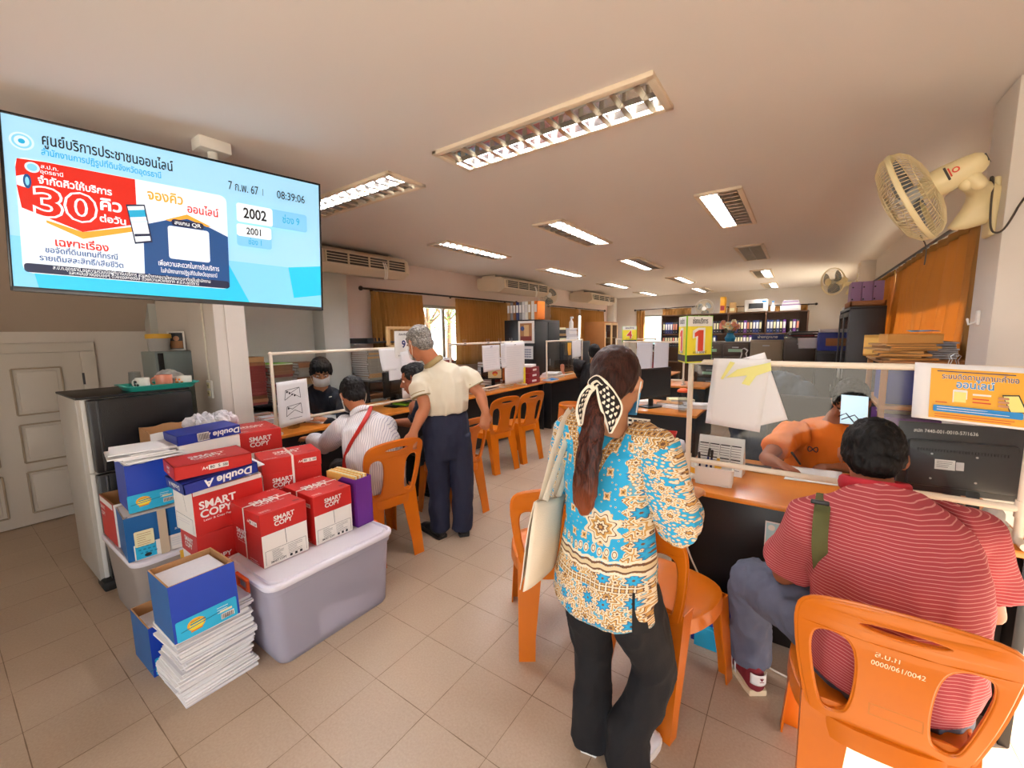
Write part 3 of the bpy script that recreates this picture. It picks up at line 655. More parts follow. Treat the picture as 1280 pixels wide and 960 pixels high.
dk6=desk('','desk further back in the middle, behind the papered screen',-2.2,-1.0,5.9,6.55,.75,'front_y')
dk7=desk('','desk at the far end by the bright back window, under sign 4',-3.0,-1.8,7.42,8.05,.75,'front_y')
# stickers on the black front of the right desk
b=MB(); b.box((.04,2.145,.555),(.26,.004,.15),'paper',.001)
st=thing('front_sticker','landscape sticker with a cartoonish child picture on the black desk front','sticker',(.04,2.138,.48)); 
b=MB(); b.box((.0,.0,.075),(.25,.004,.15),'paper'); b.build('sheet',st)
A=Art(.0005); A.rect(-.12,-.07,.12,.07,'pale_block'); A.rect(-.12,-.07,.12,-.035,'lime'); A.circ(-.075,.0,.022,'skin_light'); A.rect(-.095,-.045,-.055,-.02,'yellow'); A.text('กอง น.11',.04,.045,.028,'ink',.01); A.lines(-.03,.11,.015,.014,3,.005,'ink'); A.circ(-.1,.05,.014,'white')
b=MB(); A.on(b,frame((0,-.0025,.075),(1,0,0),(0,-1,0))); b.build('print',st,smooth=0)
b=MB(); b.box((-.30,2.143,.66),(.05,.004,.012),'paper'); tag(b.build('torn_tape',loc=(-.30,2.143,.654)),'scrap of white tape on the black desk front','tape')
A=Art(.0005); A.text('สปก 7440',.0,.0,.03,'white',.01); A.text('01-0017',0,-.035,.022,'white',.01)
b=MB(); b.box((0,0,0),(.13,.003,.07),'cab_black'); A.on(b,frame((0,-.0022,.012),(1,0,0),(0,-1,0))); o=b.build('asset_plate',smooth=0); o.location=(.21,2.143,.44); tag(o,'white painted inventory lettering low on the black desk front','lettering')

# ---------------------------------------------------------------- clear screens in plastic pipe frames
def pipe_screen(label,a,b_,z0,z1,zd,foot=(0,0),lean=0,group='clear counter screens'):
    """frame standing between floor points a and b_ on a desk top at zd; lower rail z0, upper rail z1"""
    a,b_=Vector((*a,0)),Vector((*b_,0)); d=(b_-a).normalized(); n=Vector((0,0,1)).cross(d)
    t=thing('counter_screen',label,'screen',((a+b_)/2+Vector((0,0,zd))),group=group); Z=lambda p,z:Vector((p.x,p.y,z)); r=.0125
    for p in (a,b_):
        m=MB(); m.cyl(Z(p,zd),Z(p,z1),r,'pvc',14); m.ball(Z(p,z1),.0165,'pvc',12); m.build('post',t,mw=True)
        m=MB(); m.tube([Z(p,zd+.014)-n*.07,Z(p,zd+.014)+n*.10],.0135,'pvc',12,caps='flat'); m.build('foot',t,mw=True)
        m=MB(); m.cyl(Z(p,z0-.03),Z(p,z0+.03),.0165,'pvc',14); m.build('fitting',t,mw=True)
    for z in (z0,z1): m=MB(); m.cyl(Z(a,z),Z(b_,z),r,'pvc',14); m.build('rail',t,mw=True)
    m=MB(); c=(a+b_)/2; L=(b_-a).length; M=frame((c.x,c.y,(z0+z1)/2),d,n); m.box((0,0,0),(L-.03,z1-z0-.02,.003),'acrylic',M=M); m.build('clear_sheet',t,mw=True,smooth=0); return t
sc1=pipe_screen('clear screen in a white pipe frame standing on the number 1 counter',(-.425,2.12),(.66,2.12),.87,1.352,.745)
sc9=pipe_screen('clear screen in a white pipe frame in front of the masked clerk, under sign 9',(-3.30,1.53),(-3.30,3.02),.845,1.375,.75)
scm=pipe_screen('white-framed clear screen hung with printed sheets beyond the standing man',(-3.30,3.50),(-3.30,5.0),.81,1.385,.75)
scf=pipe_screen('small clear screen in a cream frame on the third left desk',(-3.25,5.62),(-3.25,6.9),.79,1.37,.75)
scb=pipe_screen('clear screen hung with sheets on the desk further back in the middle',(-2.15,6.0),(-1.30,6.0),.82,1.35,.75)
scw=pipe_screen('clear screen standing by the bright back window',(-2.95,7.80),(-2.2,7.80),.82,1.36,.75)

# sheets of paper
def sheet(name,label,corners,m='paper',art=None,curl=.012,seed=0,group=None,cat='paper',th=.0012):
    """thin sheet through four corners (bl, br, tr, tl) seen from its printed side"""
    bl,br,tr,tl=[Vector(c) for c in corners]; n=(br-bl).cross(tl-bl).normalized()
    def fn(u,v):
        p=bl*(1-u)*(1-v)+br*u*(1-v)+tr*u*v+tl*(1-u)*v
        return p+n*(curl*((1-v)**2)*math.sin(2.2*u+seed)+curl*.3*math.sin(5*v+seed)*(1-v))
    b=MB(); b.sheet(lambda u,v:fn(u,v),8,10,m,th); 
    c=(bl+br)/2; c=Vector((c.x,c.y,min(bl.z,br.z)))
    o=b.build(name,loc=c,smooth=180); tag(o,label,cat,group)
    if art:
        W=(br-bl).length; H=(tl-bl).length; k=MB()
        k.v=[tuple(fn(min(1,max(0,x/W+.5)),min(1,max(0,y/H+.5)))+n*(.0008+z)-c) for x,y,z in art.b.v]; k.f=art.b.f; k.m=art.b.m; k.n=art.b.n
        k.build('print',o,smooth=0)
    return o
def clip(label,p,d,n,s=1,tilt=0):
    """black binder clip gripping a rail, wire handles up"""
    M=frame(p,d,n)@Matrix.Rotation(tilt,4,'Z')
    t=thing('binder_clip',label,'clip',p,group='binder clips on the screens')
    b=MB()
    b.prism([(-.016,.002),(.016,.002),(.004,.026),(-.004,.026)],.036*s,'black',M@Matrix.Rotation(PI,4,'X')@Matrix.Rotation(PI/2,4,'Y')@Matrix.Translation((0,0,-.018*s)))
    b.build('body',t,mw=True,smooth=0)
    for k in (-1,1):
        w_=MB(); w_.tube([M@Vector(q) for q in ((-.010*s,0,.012*k),(-.006*s,.02,.016*k),(-.011*s,.034,.018*k),(0,.044,.018*k),(.011*s,.034,.018*k),(.006*s,.02,.016*k),(.010*s,0,.012*k))],.0012,'steel',n=5); w_.build('wire_handle',t,mw=True)
    return t
yf=2.105
A=Art(.0004)
sheet('paper_sheet','large blank white sheet clipped to the left of the number 1 screen',[(-.235,2.085,1.06),(-.075,2.085,1.045),(-.10,2.10,1.375),(-.325,2.10,1.37)][0:0] or [(-.345,2.086,1.07),(-.125,2.086,1.05),(-.10,2.098,1.372),(-.325,2.098,1.372)],seed=1)
sheet('paper_sheet','second white sheet slanting behind the first one on the number 1 screen',[(-.14,2.096,1.075),(-.025,2.096,1.115),(-.125,2.102,1.402),(-.235,2.102,1.365)],seed=2)
b=MB(); b.add([(-.27,2.0845,1.285),(-.225,2.0845,1.325),(-.10,2.0845,1.36),(-.095,2.0845,1.325),(-.15,2.0845,1.30),(-.175,2.0845,1.255),(-.205,2.0845,1.262),(-.185,2.0845,1.30)],[(0,1,7),(1,2,3,4,7),(4,5,6,7)],'lemon_tape'); b.add([(-.29,2.0845,1.28),(-.28,2.0845,1.278),(-.235,2.0845,1.355),(-.255,2.0845,1.36)],[(0,1,2,3)],'lemon_tape')
o=b.build('masking_tape',loc=(-.19,2.0845,1.25),smooth=0); so=o.modifiers.new('t','SOLIDIFY'); so.thickness=.0012; tag(o,'torn strips of pale yellow tape on the clipped white sheet','tape')
clip('black binder clip holding the blank white sheets by the number 1 sign',(-.205,2.115,1.375),(1,0,0),(0,-1,0),1.3)
# orange poster on the right of the screen
A=Art(.0004); W,H=.30,.205
A.rect(-.105,-.094,.142,.085,'amber'); A.text('ระบบติดตามสถานะคำขอ',.02,.058,.026,'white',.03,wid=.19); A.text('ระบบติดตามสถานะคำขอ',.02,.058,.026,'print_navy',.004,wid=.19)
A.text('ออนไลน์',.01,.031,.034,'white',.05,wid=.095); A.text('ออนไลน์',.01,.031,.034,'print_blue',.012,wid=.095)
A.rect(-.045,-.036,-.008,.014,'white',.004); A.rect(-.042,-.030,-.011,.006,'lemon_tape'); 
A.rect(.005,-.002,.05,.004,'white'); A.rect(.005,-.016,.045,-.012,'sign_red'); A.rect(.005,-.028,.05,-.024,'sign_red')
A.poly([(.075,.008),(.115,.012),(.135,-.045),(.095,-.05)],'dark_grey'); A.poly([(.078,.004),(.113,.008),(.131,-.043),(.097,-.047)],'lemon_tape')
for k in range(3): A.rect(.066,-.008-.013*k,.092,.0-.013*k,'skin_light',.003)
A.rect(-.095,-.069,.125,-.046,'print_blue',.005); A.lines(-.085,.115,-.053,.008,2,.002,'white'); A.lines(-.09,.12,-.078,.008,2,.002,'sign_red')
A.lines(-.09,.12,.076,.006,1,.003,'print_navy'); A.rect(-.09,-.036,-.06,-.033,'sign_red')
sheet('notice_poster','orange application-tracking poster in a white sleeve on the right of the number 1 screen',[(.355,2.088,1.168),(.655,2.088,1.150),(.64,2.098,1.358),(.352,2.098,1.372)],art=A,curl=.006,seed=3,cat='poster')
clip('black binder clip above the orange poster',(.455,2.115,1.362),(1,0,0),(0,-1,0),1.2)
sheet('paper_sheet','pale blue sheet stuck on the screen in front of the orange-shirted clerk',[(.150,2.106,1.118),(.235,2.106,1.118),(.232,2.107,1.232),(.148,2.107,1.235)],m='glow_blue',curl=.001)
# sheets on the screen in front of the masked clerk
A=Art(.0004)
def cadastre(A,y,s):
    for q in ((-.07,y-.04,-.06,y+.035),(-.06,y+.035,.055,y+.045),(.055,y+.045,.06,y-.04),(-.07,y-.04,0,y+.0),(0,y,.06,y-.04),(-.06,y+.035,-.02,y+.01),(-.02,y+.01,.055,y+.045)): A.line(*q,.0035,'ink')
    for k in range(s): A.circ(-.05+.02*k,y+.02-.012*k,.007,'ink')
cadastre(A,.07,4); cadastre(A,-.06,1); A.lines(-.05,.06,-.125,.01,1,.003,'ink')
sheet('paper_sheet','white sheet with two hand-drawn plot sketches at the left end of the sign 9 screen',[(-3.275,1.535,.80),(-3.275,1.79,.82),(-3.28,1.785,1.165),(-3.28,1.545,1.155)],art=A,curl=.008,seed=1)
sheet('paper_sheet','blank white sheet hanging left of the number 9 card',[(-3.275,2.52,1.16),(-3.275,2.82,1.16),(-3.28,2.82,1.375),(-3.28,2.50,1.375)],seed=2)
sheet('paper_sheet','small white sheet below the blank sheets left of the standing man',[(-3.272,2.60,1.06),(-3.272,2.76,1.06),(-3.274,2.76,1.17),(-3.274,2.60,1.17)],seed=3,curl=.004)
A=Art(.0004); A.lines(-.1,.1,.12,.02,8,.002,'paper_grey')
sheet('paper_sheet','long white sheet hanging behind the seated man, right of the dark monitor',[(-3.268,2.76,.86),(-3.268,3.0,.87),(-3.272,3.0,1.36),(-3.272,2.75,1.33)],art=A,seed=4)
# sheets on the middle left screen
for k,(ya,yb,za,zb,lb,sd) in enumerate(((4.05,4.42,1.02,1.355,'printed form clipped leftmost on the screen beyond the standing man',1),(4.44,4.62,1.04,1.37,'narrow printed strip clipped between two forms on the left screen',2),(4.52,5.02,.80,1.38,'large printed form clipped at the right end of the left screen',3))):
    A=Art(.0004); w_=(yb-ya); A.lines(-w_*.4,w_*.4,(zb-za)*.38,.03,9 if k!=2 else 14,.003,'paper_grey',sd); A.text('บันทึก',0,(zb-za)*.44,.022,'ink',.01) if k!=1 else 0
    sheet('paper_sheet',lb,[(-3.272+.002*k,ya,za),(-3.272+.002*k,yb,za),(-3.275+.002*k,yb,zb),(-3.275+.002*k,ya,zb)],art=A,seed=sd)
sheet('paper_folder','orange folder standing behind the printed forms on the left screen',[(-3.33,4.55,.86),(-3.33,4.85,.86),(-3.33,4.85,1.08),(-3.33,4.55,1.08)],m='binder_orange',curl=.002,cat='folder')
for k,y in enumerate((3.75,4.2,4.46,4.72)): clip('black binder clip %s on the screen beyond the standing man'%('leftmost','second from the left','third from the left','rightmost')[k],(-3.30,y,1.395),(0,1,0),(1,0,0),1.1)
for k,(ya,yb,za,zb,lb) in enumerate(((6.45,6.62,1.05,1.36,'sheet hanging at the left of the small cream-framed screen'),(6.6,6.8,1.06,1.37,'sheet hanging at the right of the small cream-framed screen'),(6.55,6.72,.80,1.06,'sheet hanging lowest, askew, on the small cream-framed screen'))):
    sheet('paper_sheet',lb,[(-3.225,ya+(.05 if k==2 else 0),za),(-3.225,yb,za+.02),(-3.228,yb,zb),(-3.228,ya,zb)],seed=k)
sheet('paper_label','yellow and white label hanging on the small cream-framed screen',[(-3.222,6.28,1.12),(-3.222,6.42,1.12),(-3.224,6.42,1.33),(-3.224,6.28,1.33)],m='amber',seed=2,cat='label')
for k,(xa,xb,lb) in enumerate(((-1.95,-1.72,'bluish sheet hanging at the left of the screen behind the number 1 sign'),(-1.70,-1.5,'bluish sheet hanging at the right of the screen behind the number 1 sign'))):
    sheet('paper_sheet',lb,[(xa,5.975,.92),(xb,5.975,.95),(xb,5.98,1.34),(xa,5.98,1.34)],m='paper_grey',seed=k)

# ---------------------------------------------------------------- number signs
def tri_sign(n,label,c,s=.17,h=.22,yaw=0,post=None,full=True):
    t=thing('number_sign',label,'sign',c,yaw)
    P=[Vector((s/math.sqrt(3)*math.cos(R(-90+120*k+60)),s/math.sqrt(3)*math.sin(R(-90+120*k+60)),0)) for k in range(3)]
    b=MB(); b.prism([(p.x,p.y) for p in P],h,'lime'); b.build('prism',t,smooth=0)
    for k in range(3):
        a,b2=P[k],P[(k+1)%3]; d=(b2-a).normalized(); n_=d.cross(Vector((0,0,1))); A=Art(.0006); w_=s*.94
        A.rect(-w_/2,-h*.49,w_/2,h*.49,'yellow'); A.rect(-w_/2,h*.28,w_/2,h*.49,'white'); A.rect(-w_/2,-h*.47,w_/2,-h*.33,'dark_grey')
        A.text('ช่องบริการ',0,h*.385,h*.15,'ink',.02,wid=w_*.62); 
        if n=='1':
            for g,m_ in ((.05,'white'),(0,'sign_red')): A.poly([(h*x_,h*(y_-.03)) for x_,y_ in ((-.06-g,-.22-g),(.09+g,-.22-g),(.09+g,.23+g),(-.04-g*.3,.23+g),(-.15-g,.17+g),(-.15-g,.08-g*.6),(-.06-g,.11-g*.6))],m_)
        else: A.text(n,0,-h*.03,h*.66,'white',.045); A.text(n,0,-h*.03,h*.66,'sign_red',.012)
        A.lines(0,0,0,0,0,.001,'ink')
        A.text('ส.ป.ก. อุดรธานี',0,-h*.275,h*.07,'ink',.01,wid=w_*.55)
        m=(a+b2)/2; f=MB(); A.on(f,frame((m.x,m.y,h/2),d,n_)); f.build('face',t,smooth=0)
    if post: p=MB(); p.cyl((0,0,-post),(0,0,0),.012,'pvc',12); p.build('post',t)
    return t
tri_sign('1','yellow three-sided sign with a red 1, on the post of the number 1 screen',(-.425,2.12,1.350),.155,.218,R(55),None)
tri_sign('4','yellow three-sided sign with a red 4, far back beside the woman',(-2.62,7.6,1.30),.26,.30,R(20),.55)
t=thing('number_sign','white card with a black 9 in a wooden frame on the left screen','sign',(-3.30,2.80,1.388))
b=MB()
for y in (-.15,.19): b.box((-.02,y,.09),(.03,.03,.20),'wood_light',.003)
b.box((-.02,.02,.185),(.03,.37,.03),'wood_light',.003); b.box((-.02,.02,.003),(.03,.37,.03),'wood_light',.003); b.build('wood_frame',t)
b=MB(); b.sheet(lambda u,v:(.02+.01*v,-.11+.22*u,-.115+.27*v),2,2,'white',.004); A=Art(.0005); A.text('ช่องบริการ',0,.10,.028,'ink',.02,wid=.12); A.text('9',0,0,.10,'print_navy',.03); A.text('ส.ป.ก. อุดรธานี',0,-.11,.018,'ink',.02,wid=.14)
A.on(b,frame((.0265,0,.02),(0,1,0),(1,0,-.04))); b.build('card',t,smooth=0)

# ---------------------------------------------------------------- orange plastic chairs
def make_chair():
    t=thing('plastic_chair','','chair')
    half=[(.150,.405),(.168,.48),(.188,.58),(.200,.68),(.203,.74),(.196,.785),(.165,.812),(.09,.828),(0,.833)]
    out=half+[(-x,y) for x,y in half[::-1][1:]]; out=smoothpoly(out+[(-.06,.40),(0,.398),(.06,.40)],1)
    win=[(.088,.455),(.135,.445),(.152,.50),(.170,.60),(.176,.67),(.165,.715),(.12,.728),(.085,.705),(.070,.65),(.068,.56),(.074,.49)]
    wr=smoothpoly(win,2); wl=[(-x,y) for x,y in wr[::-1]]; slot=[(.085*math.cos(a*PI/12),.775+.017*math.sin(a*PI/12)) for a in range(24)]
    def lean(x,y,z): return (x,-.185-(y-.42)*.20-(max(0,y-.7))*.15+.55*x*x+z,y)
    me=plate([out,wr,wl,slot],.012,.004)
    bm=bmesh.new(); bm.from_mesh(me); bmesh.ops.triangulate(bm,faces=[f for f in bm.faces if len(f.verts)>4]); 
    bmesh.ops.subdivide_edges(bm,edges=[e for e in bm.edges if e.calc_length()>.07],cuts=2); bm.to_mesh(me); bm.free()
    for v in me.vertices: v.co=Vector(lean(v.co.x,v.co.y,-v.co.z))
    b=MB(); b.addmesh(me,'chair_plastic')
    for ol,wd in ((out,.010),(wr,.007),(wl,.007),(slot,.005)): b.tube([lean(x,y,-.004) for x,y in ol],[(.005,wd)]*len(ol),'chair_plastic',n=6,closed=True,side=(0,1,0))
    b.build('backrest',t,smooth=60)
    # seat: dished, rounded-square, with a turned-down skirt
    def se(r,k,z,n=40):
        o=[]
        for i in range(n):
            a=2*PI*i/n; c,s=math.cos(a),math.sin(a); q=(abs(c)**3.2+abs(s)**3.2)**(-1/3.2); wx=.205 if s>0 else .205-.03*(-s)
            o.append((r*q*c*wx*k,r*q*s*.205*k,z))
        return o
    rings=[se(.25,1,.418),se(.6,1,.420),se(.85,1,.427),se(.95,1,.433),se(1,1,.428),se(1,1.015,.40),se(1,1.02,.372),se(.985,1.0,.372),se(.97,1,.41),se(.5,1,.411)]
    v=[p for r_ in rings for p in r_]; n=40; f=[(i*n+j,i*n+(j+1)%n,(i+1)*n+(j+1)%n,(i+1)*n+j) for i in range(len(rings)-1) for j in range(n)]+[tuple(range(n))[::-1],tuple((len(rings)-1)*n+j for j in range(n))]
    b=MB(); b.add(v,f,'chair_plastic'); b.build('seat',t,smooth=50)
    def leg(top,bot,w0,w1,d0,d1,sx,sy):
        """angle-section leg: a wide face and a side face, tapering down"""
        b=MB(); th=.007; v=[]
        for k in range(6):
            q=k/5; c=Vector(top).lerp(Vector(bot),q); w_=w0+(w1-w0)*q; d=d0+(d1-d0)*q
            if k==5: w_*=1.12; d*=1.12
            for x,y in ((0,0),(-sx*w_,0),(-sx*w_,-sy*th),(-sx*th,-sy*th),(-sx*th,-sy*d),(0,-sy*d)): v.append(c+Vector((x,y,0)))
        f=[tuple(range(6))[::-1] if sx*sy>0 else tuple(range(6)),tuple(30+i for i in (range(6) if sx*sy>0 else range(5,-1,-1)))]
        for k in range(5):
            for i in range(6):
                q=(k*6+i,k*6+(i+1)%6,(k+1)*6+(i+1)%6,(k+1)*6+i); f.append(q if sx*sy>0 else q[::-1])
        b.add(v,f,'chair_plastic'); return b
    for sx in (-1,1):
        leg((sx*.190,.190,.395),(sx*.212,.225,0),.085,.05,.085,.05,sx,1).build('leg',t,smooth=30)
        leg((sx*.178,-.178,.47),(sx*.180,-.258,0),.118,.068,.075,.045,sx,-1).build('leg',t,smooth=30)
    return t
CH=make_chair(); GC='orange plastic chairs'
# near chair of the man in the red shirt
CH.matrix_basis=Matrix.Translation((.235,1.53,0))@Matrix.Rotation(R(1),4,'Z'); tag(CH,'orange plastic chair with white handwriting, under the man in the red striped shirt',group=GC)
CHAIRS=[(-.42,1.70,R(-14),'empty orange chair to the right of the standing woman'),
(-.98,1.74,R(35),'orange chair half hidden behind the tote bag'),
(-2.36,1.74,R(80),'orange chair under the man in the striped white shirt'),
(-2.38,2.50,R(84),'orange chair seen edge-on behind the standing man'),
(-2.80,3.60,R(78),'empty orange chair at the second left desk, left of a pair'),
(-2.76,4.06,R(80),'empty orange chair at the second left desk, right of a pair'),
(-2.80,5.62,R(112),'orange chair partly hidden behind the woman\'s head')]
for x,y,rz,lb in CHAIRS: dup(CH,(x,y,0),rz,lb,GC)
M=Matrix.Translation((0,-.185-.24*.20-.0185,.665))@Matrix.Rotation(PI/2-.20,4,'X')
for tx_,x_,y_,s_z in (('ส.ป.ก',-.02,.030,.022),('0000/061/0042',.0,.006,.0165)):
    A=Art(.0006); A.text(tx_,x_,y_,s_z,'chair_scuff',.004,shear=.1); bb=MB(); A.on(bb,M@Matrix.Translation((0,0,.0045 if y_>.02 else 0))); bb.build('lettering',CH,smooth=0)
A=Art(.0006)
for q in ((-.05,-.095,.05,-.092),(-.05,-.12,.05,-.117),(-.05,-.12,-.047,-.092),(.047,-.12,.05,-.092)): A.rect(*q,'wood_edge')
bb=MB(); A.on(bb,M); bb.build('moulded_border',CH,smooth=0)
# ---------------------------------------------------------------- television
TVC=Vector((-2.574,.86,2.053)); yaw,tl,ro=-.327,-.024,-.049
n_=Vector((math.cos(yaw)*math.cos(tl),math.sin(yaw)*math.cos(tl),-math.sin(tl))); s_=Vector((-math.sin(yaw),math.cos(yaw),0)); u_=n_.cross(s_)
s2=s_*math.cos(ro)+u_*math.sin(ro)
TM=frame(TVC,s2,n_); TW,TH=1.235,.738
t=thing('television','wide flat television with a blue queue display, hanging from the ceiling','television',M=TM)
b=MB(); b.box((0,0,-.022),(TW,TH,.040),'black_gloss',.006); b.box((0,-.02,-.06),(TW*.7,TH*.6,.05),'black',.02); b.build('casing',t)
b=MB(); bw=.010
for x in (-1,1): b.box((x*(TW/2-bw/2),0,.0),(bw,TH,.012),'black_gloss',.002)
b.box((0,TH/2-bw/2,0),(TW,bw,.012),'black_gloss',.002); b.box((0,-TH/2+bw,0),(TW,bw*2,.012),'dark_steel',.002); b.build('bezel',t)
IW,IH=TW-2*bw,TH-3*bw; A=Art(.0003)
def U(u,v): return ((u-.5)*IW,(.5-v)*IH)
def RU(u0,v0,u1,v1,m,r=0): x0,y0=U(u0,v0); x1,y1=U(u1,v1); A.rect(x0,y1,x1,y0,m,r)
def PU(p,m): A.poly([U(*q) for q in p],m)
def TU(s,u,v,size,m,bold=.01,w=None,**k): x,y=U(u,v); A.text(s,x,y,size,m,bold,wid=w*IW if w else None,**k)
RU(0,0,1,1,'scr_base'); RU(0,.70,1,1,'scr_low'); PU([(.62,.70),(1,.70),(1,1),(.70,1)],'scr_mid'); PU([(.86,.70),(1,.66),(1,.90),(.88,.94)],'scr_low'); PU([(0,.70),(.03,.70),(.06,1),(0,1)],'scr_mid')
x,y=U(.044,.14); A.circ(x,y,.036,'scr_pale'); A.circ(x,y,.029,'scr_mid'); A.circ(x,y,.022,'scr_pale'); A.circ(x,y,.010,'scr_cyan')
TU('ศูนย์บริการประชาชนออนไลน์',.272,.106,.064,'scr_ink',.012,.36); TU('สำนักงานการปฏิรูปที่ดินจังหวัดอุดรธานี',.252,.180,.038,'scr_cyan',.012,.325)
RU(.025,.235,.628,.915,'scr_white',.03)
PU([(.025,.30),(.03,.245),(.10,.237),(.335,.237),(.335,.53),(.181,.629),(.033,.53),(.025,.40)],'scr_red')
PU([(.09,.585),(.181,.629),(.335,.545),(.335,.575),(.181,.672),(.09,.60)],'scr_orange')
x,y=U(.065,.283); A.circ(x,y,.022,'scr_pale'); A.circ(x,y,.015,'scr_mid'); TU('ส.ป.ก.',.107,.268,.022,'scr_white',.01); TU('อุดรธานี',.112,.298,.022,'scr_white',.01)
PU([(.026,.35),(.05,.33),(.05,.41),(.026,.40)],'scr_white'); x,y=U(.051,.37); A.circ(x,y,.012,'scr_navy',ry=.03); A.circ(x,y,.006,'scr_mid',ry=.018)
TU('จำกัดคิวให้บริการ',.172,.352,.042,'scr_white',.03,.19)
TU('30',.140,.488,.165,'scr_white',.055,.165); TU('30',.140,.488,.165,'scr_red',.012,.152)
TU('คิว',.262,.44,.072,'scr_white',.03); TU('ต่อวัน',.266,.53,.040,'scr_white',.03)
TU('เฉพาะเรื่อง',.178,.715,.048,'scr_red',.02,.14); TU('ขอจัดที่ดินแทนที่กรณี',.178,.767,.034,'scr_navy',.012,.19); TU('รายเดิมสละสิทธิ์/เสียชีวิต',.178,.818,.034,'scr_navy',.012,.22)
TU('จองคิว',.425,.325,.066,'scr_orange',.02,.11); TU('ออนไลน์',.545,.375,.054,'scr_red',.015,.105)
PU([(.352,.53),(.491,.425),(.628,.53),(.628,.90),(.349,.90)],'scr_navy'); PU([(.42,.475),(.491,.415),(.57,.475),(.555,.48),(.491,.445),(.435,.48)],'scr_orange')
RU(.44,.46,.545,.505,'scr_dark',.012); TU('สแกน QR',.492,.483,.026,'scr_white',.01)
RU(.427,.51,.562,.735,'scr_white',.012)
TU('เพื่อความสะดวกในการรับบริการ',.492,.775,.034,'scr_white',.01,.20); TU('ในสำนักงานการปฏิรูปที่ดินจังหวัดอุดรธานี',.492,.825,.028,'scr_white',.008,.185)
PU([(.305,.415),(.36,.395),(.378,.64),(.325,.665)],'scr_dark'); PU([(.309,.425),(.357,.406),(.373,.63),(.328,.652)],'scr_white'); PU([(.311,.45),(.359,.43),(.362,.475),(.315,.495)],'scr_cyan'); PU([(.317,.52),(.364,.50),(.366,.51),(.319,.53)],'scr_pale'); PU([(.325,.60),(.37,.585),(.371,.60),(.326,.617)],'scr_dark')
RU(.03,.858,.626,.912,'scr_dark',.012); TU('ส.ป.ก.อุดรธานี ขอความร่วมมือผู้ที่มารับบริการ สวมหน้ากากอนามัยตลอดเวลาที่อยู่ในสำนักงาน',.33,.872,.022,'scr_white',.004,.46); TU('และหมั่นล้างมือบ่อยๆ ด้วยแอลกอฮอล์ ด้วยความห่วงใยจาก ส.ป.ก.อุดรธานี',.33,.895,.022,'scr_white',.004,.38)
TU('7 ก.พ. 67',.692,.155,.062,'scr_ink',.003,.11); RU(.7645,.13,.766,.18,'scr_ink'); TU('08:39:06',.878,.150,.060,'scr_ink',.003,.115)
RU(.663,.268,.942,.405,'scr_box',.012); RU(.663,.268,.80,.405,'scr_white',.012); TU('2002',.732,.338,.075,'scr_ink',.022,.088); TU('ช่อง 9',.875,.335,.055,'scr_cyan',.006,.07)
RU(.661,.42,.793,.582,'scr_box',.012); RU(.661,.42,.793,.51,'scr_white',.012); TU('2001',.727,.468,.05,'scr_ink',.018,.055); TU('ช่อง 1',.73,.545,.042,'scr_cyan',.004,.05)
b=MB(); A.on(b,Matrix.Translation((0,bw*.5,.0005))); b.build('screen',t,smooth=0)
b=MB(); b.box((0,-.0,-.10),(.42,.30,.03),'dark_steel',.004); b.build('mount_plate',t)
b=MB(); p0=TM@Vector((.13,.1,-.115)); b.tube([p0,Vector((p0.x-.02,p0.y,CZ-.01))],.024,'white',12,caps='flat'); b.box((p0.x-.02,p0.y,CZ-.03),(.11,.15,.06),'white',.006); b.build('ceiling_pole',t,mw=True)

# ---------------------------------------------------------------- fridge corner
fx,fy,fz=-3.33,.485,1.172
t=thing('refrigerator','black-fronted refrigerator standing in front of the panelled door','refrigerator',(-3.63,.75,0))
b=MB(); b.box((-3.66,.755,.60),(.52,.54,1.125),'fridge_side',.008); b.build('body',t,mw=True)
b=MB(); b.box((-3.66,.755,1.166),(.56,.545,.014),'black',.004); b.build('top_cover',t,mw=True)
for za,zb in ((.06,.71),(.72,1.155)):
    d=MB(); d.box((-3.365,.775,(za+zb)/2),(.06,.50,zb-za),'fridge_black',.012); do=d.build('door',t,mw=True)
    h=MB(); h.box((-3.336,.565,(za+zb)/2),(.012,.014,zb-za-.02),'dark_steel',.004); h.v=[tuple(Vector(p)-Vector((-3.63,.75,0))) for p in h.v]; h.build('handle',do)
    h=MB(); h.box((-3.40,.515,(za+zb)/2),(.02,.02,zb-za),'white',.003); h.build('door_seal',t,mw=True)
b=MB(); b.box((-3.40,.62,.03),(.16,.27,.06),'rubber',.012); b.box((-3.62,.755,.03),(.5,.5,.05),'rubber',.01); b.build('plinth',t,mw=True)
# narrow locker behind it, tub and photo frame on top
t=thing('steel_locker','narrow grey-green steel locker standing behind the refrigerator','locker',(-4.28,1.17,0))
b=MB(); b.box((-4.28,1.17,.70),(.34,.24,1.40),'grey_green',.006); b.build('body',t,mw=True)
b=MB(); b.box((-4.105,1.20,.70),(.012,.17,1.36),'grey_green',.004); b.box((-4.11,1.085,.70),(.02,.035,1.38),'black',.003); b.build('door',t,mw=True)
b=MB(); b.box((-4.095,1.12,1.22),(.01,.014,.05),'black',.002); b.build('latch',t,mw=True)
t=thing('plastic_tub','clear food tub with a yellow lid on top of the narrow locker','tub',(-4.22,1.115,1.403))
b=MB(); b.lathe([(.001,0),(.055,0),(.062,.01),(.075,.105),(.072,.105),(.05,.01),(.001,.008)],'sheer_bag',24); b.build('tub',t)
b=MB(); b.lathe([(.001,.14),(.078,.138),(.082,.128),(.082,.102),(.074,.102),(.074,.128),(.001,.130)],'yellow_clip',24); b.build('lid',t)
t=thing('photo_frame','small white picture frame leaning on the wall above the narrow locker','picture frame',(-4.24,1.235,1.403),R(72))
b=MB()
for x in (-.05,.05): b.box((x,.0,.08),(.014,.014,.16),'white',.003)
for z in (.007,.153): b.box((0,0,z),(.11,.014,.014),'white',.003)
